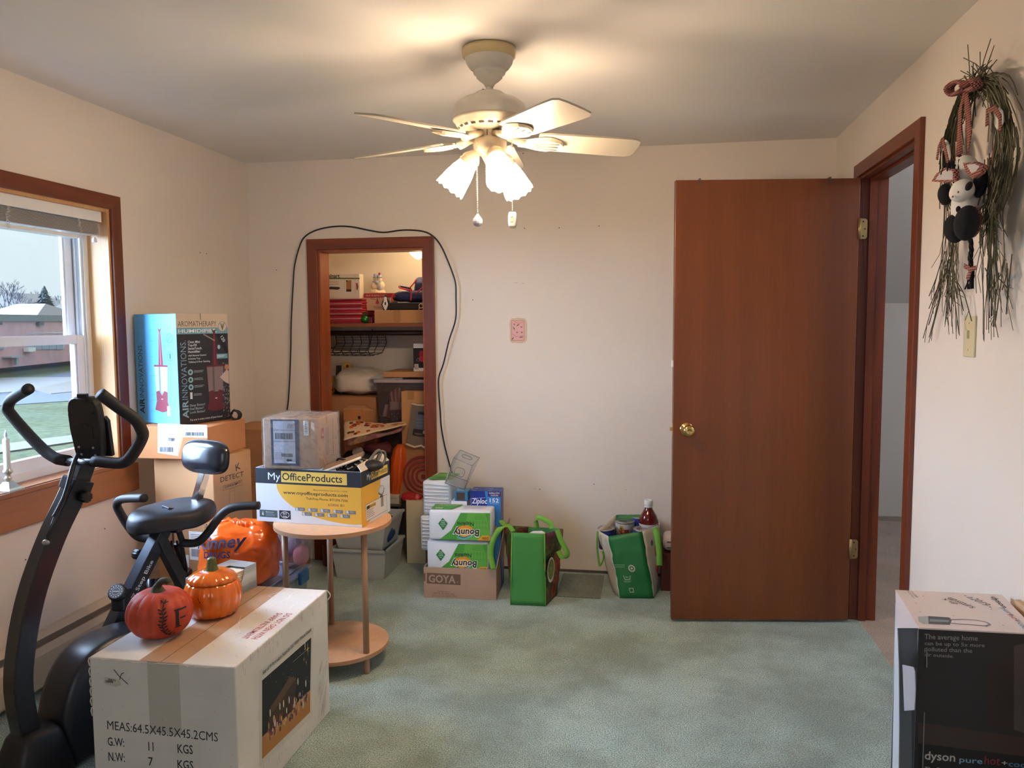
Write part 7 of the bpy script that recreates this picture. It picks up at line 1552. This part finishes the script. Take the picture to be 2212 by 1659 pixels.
# navy insulated bag on a black pouch
nx0, nx1 = pt(846, 660, 4.72).x, CXb - .20; bz0 = FZ; bz1 = pt(900, 653, 4.70).z
t = thing('black_pouch', 'folded black pouch under the navy bag on the closet shelf', 'pouch', ((nx0 + nx1) / 2, 4.78, bz0))
b = MB(); b.rbox(((nx0 + nx1) / 2, 4.77, (bz0 + bz1) / 2), (nx1 - nx0, .24, bz1 - bz0 - .003), .010, seg=3, smooth=True); b.jitter(.004, 20); b.build('pouch', mat('pouch_black', (24, 25, 30), .5), t)
b = MB(); p = pt(908, 661, 4.63); b.tube([V((p.x + .012 * cos(a), 4.642, p.z + .014 * sin(a))) for a in [2 * pi * i / 14 for i in range(14)]], .003, 6, closed=True); b.tube([V((p.x - .008, 4.642, p.z - .010)), V((p.x - .014, 4.640, p.z - .022))], .003, 6); b.build('rope_loop', mat('rope_beige', (196, 172, 140), .9), t)
nz1 = pt(905, 603, 4.74).z
nb = thing('navy_bag', 'navy blue fabric bag with bright red piping on the closet shelf', 'bag', ((nx0 + nx1) / 2, 4.78, bz1))
NV = mat('navy_fabric', (44, 52, 100), .7, bump=.2, bsc=40); RP2 = mat('red_piping', (206, 44, 52), .6)
cN = V(((nx0 + nx1) / 2 + .005, 4.79, (bz1 + pt(880, 629, 4.74).z) / 2 + .003)); hN = (pt(880, 629, 4.74).z - bz1) / 2
b = blobmesh(cN, ((nx1 - nx0) / 2 + .005, .115, hN), e=.6, amp=.010, sc=18, seed=9); b.v = [V((p.x, p.y, max(p.z, bz1 + .001))) for p in b.v]; b.build('bag_body', NV, nb)
x9 = pt(908, 615, 4.74).x; b = blobmesh((x9, 4.79, (cN.z + hN + nz1) / 2 - .01), (.045, .07, (nz1 - cN.z - hN) / 2 + .022), e=.7, amp=.010, sc=22, seed=3); b.build('gathered_top', NV, nb)
b = MB(); P = [pt(864, 617, 4.69), pt(886, 621, 4.67), pt(886, 630, 4.67), pt(866, 624, 4.69)]; b.add(P + [p + V((0, .02, 0)) for p in P], [(0, 1, 2, 3), (7, 6, 5, 4), (0, 1, 5, 4), (1, 2, 6, 5), (2, 3, 7, 6), (3, 0, 4, 7)]); b.build('flap', NV, nb)
for lst in ([(863, 617), (864, 622), (888, 627)], [(889, 624), (888, 635), (887, 650)], [(885, 622), (893, 613), (900, 604)], [(917, 606), (913, 620), (898, 634)], [(850, 634), (846, 644), (850, 652)]):
    b = MB(); b.tube(smoothpath([pt(u, v, 4.665) for u, v in lst], 4), .0042, 6); b.build('red_trim', RP2, nb)
t = thing('green_bauble', 'shiny green glass holiday ornament with tinsel on the shelf', 'ornament', pt(788, 690, 4.62)); g = pt(788, 684, 4.635); g.z = SZ + .024
b = MB(); b.ell(g, (.026, .024, .024), 22, 14); b.build('glass_ball', mat('green_mercury_glass', (40, 120, 50), .12, .6), t)
b = MB()
for i in range(46):
    a = random.uniform(0, 2 * pi); q_ = g + V((random.gauss(0, .008), random.gauss(0, .006), .02 + random.random() * .02)); d_ = V((cos(a), sin(a) * .5 - .2, random.uniform(.0, 1.2))) * random.uniform(.012, .028); s9 = V((sin(a), .2, .3)).normalized() * .003; b.add([q_ - s9, q_ + s9, q_ + d_], [(0, 1, 2)])
b.build('tinsel_tuft', mat('tinsel_green', (46, 84, 44), .3, .5), t)['kind'] = 'stuff'
t = thing('red_gift', 'dark red little parcel beside the green ornament', 'parcel', pt(801, 690, 4.66)); g = pt(801, 684, 4.66); b = MB(); b.rbox((g.x, 4.665, SZ + .020), (.028, .04, .038), .003); b.build('parcel', mat('parcel_dark_red', (120, 20, 36), .5), t)
# wire basket hanging from the rod
wbk_ = thing('wire_basket', 'black wire basket hanging from the closet rod', 'basket', (-1.80, 4.72, 1.33)); WR = mat('wire_black', (20, 18, 18), .45)
xa, xb = CXa + .20, pt(808, 740, 4.75).x; zt, zb = 1.325, pt(800, 768, 4.72).z; yb_f, yb_b = 4.66, 4.95
def sec(x): return [V((x, 4.97, zt)), V((x, 4.99, zt - .05)), V((x, 4.90, zb + .01)), V((x, 4.68, zb)), V((x, 4.64, zb + .035)), V((x, 4.66, zb + .05))]
S0, S1 = sec(xa), sec(xb); b = MB()
S0s, S1s = smoothpath(S0, 3), smoothpath(S1, 3)
for p, q_ in zip(S0s, S1s): b.tube([p, q_], .0018, 5)
b.build('long_wires', WR, wbk_)['kind'] = 'stuff'
for i in range(7):
    f = i / 6; b = MB(); b.tube([p.lerp(q_, f) for p, q_ in zip(S0, S1)], .0024, 5); b.build('cross_wire', WR, wbk_)
for x in (xa, xb): b = MB(); b.tube([V((x, 4.66, zb + .05)), V((x, 4.715, 1.33)), V((x, 4.72, 1.366)), V((x, 4.745, 1.35)), V((x, 4.97, zt))], .0032, 6); b.build('hanging_hook', WR, wbk_)
# lower closet: brown long carton, white bag, framed picture, tote, cartons
LX0 = CXa + .02
zl = pt(760, 857, 4.62).z
lc = carton('long_brown_carton', 'wide dark brown carton in the closet under the white plastic bag', 'box', (LX0, 4.60, .0), 0, pt(812, 880, 4.6).x - LX0, .40, zl, CARD_D)
w0, w1 = pt(722, 830, 4.74), pt(822, 830, 4.74); wz1 = pt(770, 797, 4.76).z
wbg = thing('white_plastic_bag', 'white plastic bag of soft things on the brown closet carton', 'bag', ((w0.x + w1.x) / 2, 4.78, zl + .001))
b = blobmesh(((w0.x + w1.x) / 2, 4.79, (zl + wz1) / 2 + .002), ((w1.x - w0.x) / 2, .14, (wz1 - zl) / 2), e=.72, amp=.016, sc=14, seed=12, n=60, m=32); b.v = [V((p.x, p.y, max(p.z, zl + .002))) for p in b.v]; b.build('plastic_bag', mat('bag_white_film', (216, 204, 190), .35, coat=.2, bump=.35, bsc=30), wbg)
fr = thing('sunflower_frame', 'dark standing decoration with yellow sunflowers beside the white bag', 'decoration', pt(722, 850, 4.8)); fy_ = 4.80
for u, v0, v1, w_ in ((727, 790, 850, .030), (742, 792, 845, .022)):
    p, q_ = pt(u, v1, fy_), pt(u + 4, v0, fy_); b = MB(); b.prism([(-w_ / 2, 0), (w_ / 2, 0), (w_ / 2 + (q_.x - p.x), q_.z - zl), (-w_ / 2 + (q_.x - p.x), q_.z - zl)], (p.x, fy_, zl + .001), (1, 0, 0), (0, 0, 1), -.02); b.build('dark_post', mat('post_speckled', (30, 26, 26), .6, var=.6, vsc=200), fr)
YF_ = mat('sunflower_yellow', (206, 150, 24), .7); BRC = mat('flower_centre', (60, 34, 16), .9)
for u, v, r in ((751, 791, .028), (715, 820, .024), (717, 843, .026), (712, 832, .018)):
    c_ = pt(u, v, 4.80 if u > 740 else 4.77); c_.z = max(c_.z, zl + r + .002); b = MB()
    for i in range(12): a = 2 * pi * i / 12; d_ = V((cos(a), -.2, sin(a))); s9 = V((-sin(a), 0, cos(a))); b.add([c_ + d_ * r * .3 - s9 * r * .2, c_ + d_ * r * .7 - s9 * r * .22, c_ + d_ * r * 1.05, c_ + d_ * r * .7 + s9 * r * .22, c_ + d_ * r * .3 + s9 * r * .2], [(0, 1, 2, 3, 4)])
    b.build('sunflower_petals', YF_, fr, solid=.001); b = MB(); b.ell(c_ + V((0, -.006, 0)), (r * .35, .006, r * .35), 12, 8); b.build('flower_centre', BRC, fr)
# clear tote with flags
tx0, tx1 = pt(812, 826, 4.58).x, CXb - .02; tz1 = pt(880, 820, 4.58).z; tz0 = .40
tt = thing('clear_tote', 'clear plastic tote with grey lid holding patriotic flags in the closet', 'bin', ((tx0 + tx1) / 2, 4.75, tz0))
b = MB(); taper(b, tx0, tx1, 4.58, 4.98, tz0, tz1 - .02, .035, .003); b.build('tote_body', sheer('tote_clear', (232, 226, 228), .10, .12, .05, surf=(170, 158, 164)), tt)
b = MB(); b.rbox(((tx0 + tx1) / 2, 4.78, tz1 - .010), (tx1 - tx0 + .02, .43, .020), .005); b.build('tote_lid', mat('lid_lilac_grey', (172, 160, 166), .4), tt)
fl_ = thing('flag', 'striped flag folded inside the clear tote', 'flag', pt(850, 860, 4.62)); yy = 4.64
def strip(pix, m_, nm, th=.006):
    b = MB(); P = [pt(u, v, yy) for u, v in pix]; k = len(P); b.add(P + [p + V((0, th, 0)) for p in P], [tuple(range(k)), tuple(range(k, 2 * k))[::-1]] + [(i, (i + 1) % k, k + (i + 1) % k, k + i) for i in range(k)]); return b.build(nm, m_, fl_)
FRD, FWH, FBL = mat('flag_red', (142, 40, 56), .8), mat('flag_white', (206, 190, 184), .8), mat('flag_blue', (52, 54, 88), .8)
for i in range(7):
    f = i / 7; strip([(838 + 32 * f, 852 - 14 * sin(f * pi * .6)), (842 + 32 * f, 851 - 14 * sin((f + .1) * pi * .6)), (846 + 26 * f, 868), (842 + 26 * f, 868)], FRD if i % 2 == 0 else FWH, 'flag_stripe')
yy = 4.635
strip([(834, 858), (840, 853), (837, 872), (831, 874)], FBL, 'flag_canton'); strip([(832, 874), (838, 874), (834, 900), (826, 900)], FWH, 'flag_stripe'); strip([(838, 874), (843, 872), (841, 904), (835, 902)], FRD, 'flag_stripe')
strip([(842, 868), (866, 868), (866, 884), (842, 886)], FWH, 'flag_panel'); strip([(842, 886), (868, 884), (868, 915), (845, 915)], FBL, 'flag_panel')
yy = 4.632
for u, v in ((846, 895), (852, 900), (860, 893), (858, 905), (849, 908), (864, 900)): strip([(u - 1, v), (u, v - 1.4), (u + 1, v), (u, v + 1.4)], FWH, 'star')
# papers under the flat box on top of the tote
t = thing('paper_sheets', 'curled white papers sticking out from under the flat box on the tote', 'paper', pt(800, 815, 4.60)); b = MB(); z0 = tz1 + .001
for i in range(3): p = pt(794 + 3 * i, 818, 4.60); b.add([(p.x, 4.60 + .02 * i, z0 + .001 + .003 * i), (tx0 + .16, 4.60, z0 + .001 + .003 * i), (tx0 + .16, 4.80, z0 + .001 + .003 * i), (p.x + .01, 4.80, z0 + .014 + .003 * i)], [(0, 1, 2, 3)])
b.build('sheets', PAPER, t, solid=.0008)['kind'] = 'stuff'
qx = pt(828, 815, 4.60).x; qh = pt(870, 800, 4.60).z; z0 = tz1 + .012
t = carton('flat_box', 'flat brown box lying on the clear tote lid', 'box', (qx, 4.60, z0), 0, tx1 - qx, .30, .034, CARD)
gz0 = z0 + .035; gx0 = pt(893, 780, 4.62).x; gh_ = pt(893, 742, 4.62).z - gz0
t = carton('toy_box', 'black and white window box with a red toy, on the flat closet box', 'box', (gx0, 4.62, gz0), 0, .15, .13, gh_, WHITE)
pr = face(t, 'front', .15, .13, gh_); pr.rect(.0, .022, .15, gh_ - .050, '1c1418'); pr.ell(.052, gh_ * .62, .016, .022, 'c02030'); pr.ell(.055, gh_ * .45, .020, .018, 'd82838'); pr.ring(.030, gh_ * .42, .010, .002, '9a98a0'); pr.rect(.006, .012, .026, .034, 'd0bcb0'); pr.lines(.010, .040, .015, 5, .006, .0015, '6a5a58'); pr.build(t, 'front_print')
# tall brown carton and grey shelf kit leaning at the right jamb
rx0 = pt(868, 850, 4.52).x; rz1 = pt(868, 845, 4.52).z
t = carton('tall_brown_carton', 'brown carton at the right of the closet in front of the tote', 'box', (rx0, 4.505, .35), 0, .26, .07, rz1 - .35, CARD)
b = MB(); b.bx((.04, -.001, rz1 - .35 - .05), (.08, 0, rz1 - .35)); b.build('tape_strip', TAPE_B, t, world=False)
def leaning(nm, lab, cat, pix, y0, y1, m_, th=.03, part='panel'):
    """a slab whose visible face has the given corners; lower ones at y0, upper at y1"""
    vmax = max(v for u, v in pix); vmin = min(v for u, v in pix); P = [pt(u, v, y0 + (y1 - y0) * (vmax - v) / (vmax - vmin)) for u, v in pix]; k = len(P); t = thing(nm, lab, cat, P[0]); b = MB(); off = V((0, th, 0))
    b.add(P + [p + off for p in P], [tuple(range(k)), tuple(range(k, 2 * k))[::-1]] + [(i, (i + 1) % k, k + (i + 1) % k, k + i) for i in range(k)]); b.build(part, m_, t); return t, P
t, P = leaning('grey_mount', 'grey plastic case with dark label leaning at the right closet jamb', 'case', [(878, 965), (945, 972), (945, 876), (890, 872)], 4.44, 4.47, mat('case_grey', (112, 100, 90), .5))
b = MB(); b.tube([pt(889, 872, 4.468), pt(902, 875, 4.468), pt(945, 878, 4.468)], .006, 8); b.build('white_rim', mat('rim_offwhite', (210, 190, 170), .4), t)
pr = Print(P[0], P[1] - P[0], P[3] - P[0]); pr.u = (P[1] - P[0]).normalized(); pr.n = V((0, -1, 0)); pr.v = pr.n.cross(pr.u).normalized()
pr.ppoly([(901, 889), (945, 892), (945, 935), (893, 928)], '5a6278'); pr.ppoly([(904, 889), (921, 891), (920, 897), (903, 895)], '201c20'); pr.ppoly([(893, 926), (945, 932), (945, 948), (891, 940)], '241c1c'); pr.ptext('Suddenlink', (896, 938), (912, 940), (896, 934), 'a89088', .0); pr.ppoly([(914, 930), (923, 931), (922, 938), (913, 937)], 'b0a49c')
for v in (905, 912, 919): pr.ppoly([(900, v), (930, v + 2), (930, v + 3), (900, v + 1)], '7c86a0')
pr.build(t, 'label_print')
# red target patterned paper bag
t, P = leaning('target_bag', 'kraft paper bag with dark red concentric rings in the closet', 'bag', [(862, 1075), (945, 1082), (945, 972), (878, 962)], 4.41, 4.43, mat('kraft_bag', (158, 112, 72), .8, bump=.1, bsc=30), th=.02)
pr = Print(P[0], (1, 0, 0), (0, 0, 1)); pr.n = V((0, -1, 0)); pr.o = V((P[0].x, min(p.y for p in P) - .001, P[0].z)); cx9, cy9 = pr.px(914, 1029)
for i, r in enumerate((.020, .046, .072, .098, .124)):
    n = 48; w_ = .013 if i else .010
    if i == 0: pr.ell(cx9, cy9, .012, .012, '8a2028'); continue
    pts = [];
    for j in range(n):
        a0, a1 = 2 * pi * j / n, 2 * pi * (j + 1) / n; Q = [(cx9 + rr * cos(a), cy9 + rr * sin(a)) for rr, a in ((r, a0), (r, a1), (r - w_, a1), (r - w_, a0))]
        xL, yB = pr.px(870, 1060)[0], pr.px(900, 1080)[1]; yT = pr.px(900, 968)[1]
        if all(xL - .01 < q_[0] < cx9 + .055 and yB < q_[1] < yT for q_ in Q): pr.poly(Q, '8a2028')
pr.build(t, 'ring_print')
b = MB(); P2_ = [pt(u, v, 4.405) for u, v in ((877, 959), (895, 966), (910, 963), (925, 972), (945, 970))]; b.tube(P2_, .006, 6); b.jitter(.002, 40); b.build('white_tag_band', mat('band_cream', (206, 180, 160), .7), t)
# orange plastic pumpkin totem and clutter
t = thing('orange_lantern', 'tall orange ribbed plastic lantern in the closet left of the ringed bag', 'decoration', pt(860, 1075, 4.46)); c0, c1_ = pt(857, 1075, 4.445), pt(866, 960, 4.445)
b = MB(); n = 40; vs = []; prof = [(.030, 0), (.045, .1), (.050, .45), (.052, .75), (.040, .92), (.02, 1.0)]
for r, z in prof:
    for j in range(n): a = 2 * pi * j / n; g = 1 - .12 * (1 - abs(sin(a * 4)) ** .6); p = c0.lerp(c1_, z); vs.append((p.x + r * g * cos(a), p.y + r * g * sin(a), p.z))
b.add(vs, [(i * n + j, i * n + (j + 1) % n, (i + 1) * n + (j + 1) % n, (i + 1) * n + j) for i in range(5) for j in range(n)] + [tuple(range(n))[::-1], tuple(range(5 * n, 6 * n))], 0, True); b.build('lantern_body', mat('lantern_orange', (200, 80, 20), .35), t)
for u, v in ((842, 985), (842, 1008)): b = MB(); p = pt(u, v, 4.455); b.prism([(-.012, 0), (.012, -.004), (.004, .022)], (p.x, 4.455, p.z), (1, 0, 0), (0, 0, 1), .004); b.build('black_eye', BLACK, t)
# mid clutter: carton with glass mark, patterned bags, dark pile, red film
t = carton('fragile_carton', 'brown carton with black glass symbol in the closet above the bags', 'box', V((pt(744, 930, 4.50).x, 4.49, .62)), 0, pt(787, 930, 4.5).x - pt(744, 930, 4.5).x + .005, .10, pt(770, 884, 4.5).z - .62, mat('cardboard_orange', (184, 122, 74)))
pr = face(t, 'front', .2, .1, .3); x, y = pr.px(776, 902); pr.ell(x, y, .010, .011, '241a16'); pr.rect(x - .0015, y - .020, .003, .012, '241a16'); pr.rect(x - .007, y - .022, .014, .003, '241a16'); pr.build(t, 'glass_mark')
hF9 = pt(770, 884, 4.5).z - .62
b = MB(); wF = pt(787, 930, 4.5).x - pt(744, 930, 4.5).x; b.add([(0, 0, hF9), (wF, 0, hF9), (wF + .05, .05, hF9 - .012), (wF * .8, .09, hF9 + .012), (0, .09, hF9 + .014)], [(0, 1, 2, 3, 4)]); b.build('open_flap', CARD, t, world=False, solid=.003)
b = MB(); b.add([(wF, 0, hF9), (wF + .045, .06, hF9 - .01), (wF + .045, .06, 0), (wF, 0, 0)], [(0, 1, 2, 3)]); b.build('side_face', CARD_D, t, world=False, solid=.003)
def sheet(nm, lab, pix, ys, m_, cat='bag', part='paper', th=.004, sagn=.004):
    t = thing(nm, lab, cat, pt(*pix[0], ys[0])); b = MB(); P = [pt(u, v, y) for (u, v), y in zip(pix, ys)]
    def fn(u, v): p = P[0].lerp(P[1], u).lerp(P[3].lerp(P[2], u), v); return p + V((0, 0, .012 * sin(u * 5 + 1) * v)) + noise.noise_vector(p * 18) * sagn
    b.grid(fn, 16, 10); b.build(part, m_, t, solid=th); return t, P, fn
t, P, fn = sheet('leaf_print_bag', 'white paper gift bag with red and orange turkeys lying in the closet', [(743, 951), (877, 917), (873, 909), (744, 914)], [4.30, 4.43, 4.50, 4.47], mat('gift_paper_cream', (222, 196, 162), .35))
b = MB(); 
random.seed(8); MO, MR2, MB2 = mat('print_orange', (206, 92, 30)), mat('print_crimson', (150, 40, 34)), mat('print_brown', (92, 40, 22))
for i in range(30):
    cu, cv = random.uniform(.06, .94), random.uniform(.1, .9); n = 8; pts = []
    for j in range(n): a = 2 * pi * j / n; pts.append(fn(cu + .035 * cos(a), cv + .07 * sin(a)) + V((0, -.001, .0045)))
    b.add(pts, [tuple(range(n))], i % 3)
for j in range(7):
    a = pi * j / 6; c_ = (.55 + .08 * cos(a), .52 + .15 * sin(a)); pts = [fn(c_[0] + .035 * cos(q_), c_[1] + .06 * sin(q_)) + V((0, -.001, .0055)) for q_ in [2 * pi * i / 8 for i in range(8)]]; b.add(pts, [tuple(range(8))], j % 2)
b.build('printed_turkeys', [MO, MR2, MB2], t)['kind'] = 'stuff'
t2, P, fn2 = sheet('foil_print_bag', 'folded shiny patterned paper bag edge under the turkey print bag', [(746, 966), (868, 932), (876, 919), (746, 953)], [4.30, 4.42, 4.435, 4.31], vegmat('foil_print', [(170, 120, 60), (120, 50, 40), (150, 60, 70), (200, 150, 70), (110, 96, 110)], 30), part='foil_paper')
b = blobmesh(pt(820, 968, 4.44), (.085, .05, .035), amp=.012, sc=20, seed=14); t = thing('maroon_fabric', 'crumpled maroon and dark fabric below the patterned bags', 'cloth', pt(820, 985, 4.44)); b.build('cloth', mat('maroon_cloth', (84, 30, 34), .7, bump=.3, bsc=30), t)
t = thing('dark_cloth_pile', 'black cloth heap with pale lace in the closet behind the paper carton', 'cloth', pt(770, 1000, 4.46)); b = blobmesh(pt(778, 1025, 4.47), (.13, .07, .15), amp=.02, sc=14, seed=15); b.build('black_cloth', mat('cloth_black', (20, 18, 22), .8), t)
b = blobmesh(pt(774, 978, 4.395), (.038, .012, .03), amp=.008, sc=40, seed=16); b.build('lace', mat('lace_grey', (156, 140, 140), .8, bump=.5, bsc=80), t)
t = thing('red_film', 'crumpled bright red plastic bag at the foot of the ringed bag', 'bag', pt(890, 1078, 4.37)); b = blobmesh(pt(890, 1074, 4.385), (.055, .020, .030), amp=.014, sc=30, seed=17, e=.9); b.build('crumpled_film', mat('red_film_mat', (176, 22, 34), .3, bump=.4, bsc=50), t)
t = thing('document_carton', 'light grey printed carton in the closet behind the cream box', 'box', pt(846, 1100, 4.41)); x0_, x1_ = pt(840, 1090, 4.40).x, pt(878, 1090, 4.40).x; z0_, z1_ = .325, pt(850, 1068, 4.40).z
b = MB(); b.bx((x0_, 4.60 - .22, .33), (x1_ - .04, 4.44, z1_)); b.build('carton', mat('carton_lightgrey', (182, 178, 166), .6), t)
pr = Print((x0_, 4.379, .33), (1, 0, 0), (0, 0, 1)); pr.text('Ornament.s', .004, z1_ - .33 - .022, .010, '6a6a60', .0, w=.06); pr.rect(.0, .0, .08, .016, '55544c'); pr.build(t, 'lettering')
# ================================================================ small joined prints
for o in bpy.data.objects:
    if o.type == 'MESH' and o.parent is not None and o.name.split('.')[0] in ('front_print', 'top_print', 'recycling_print', 'side_print', 'leaf_print', 'label_print') and 'kind' not in o:
        o['kind'] = 'stuff'
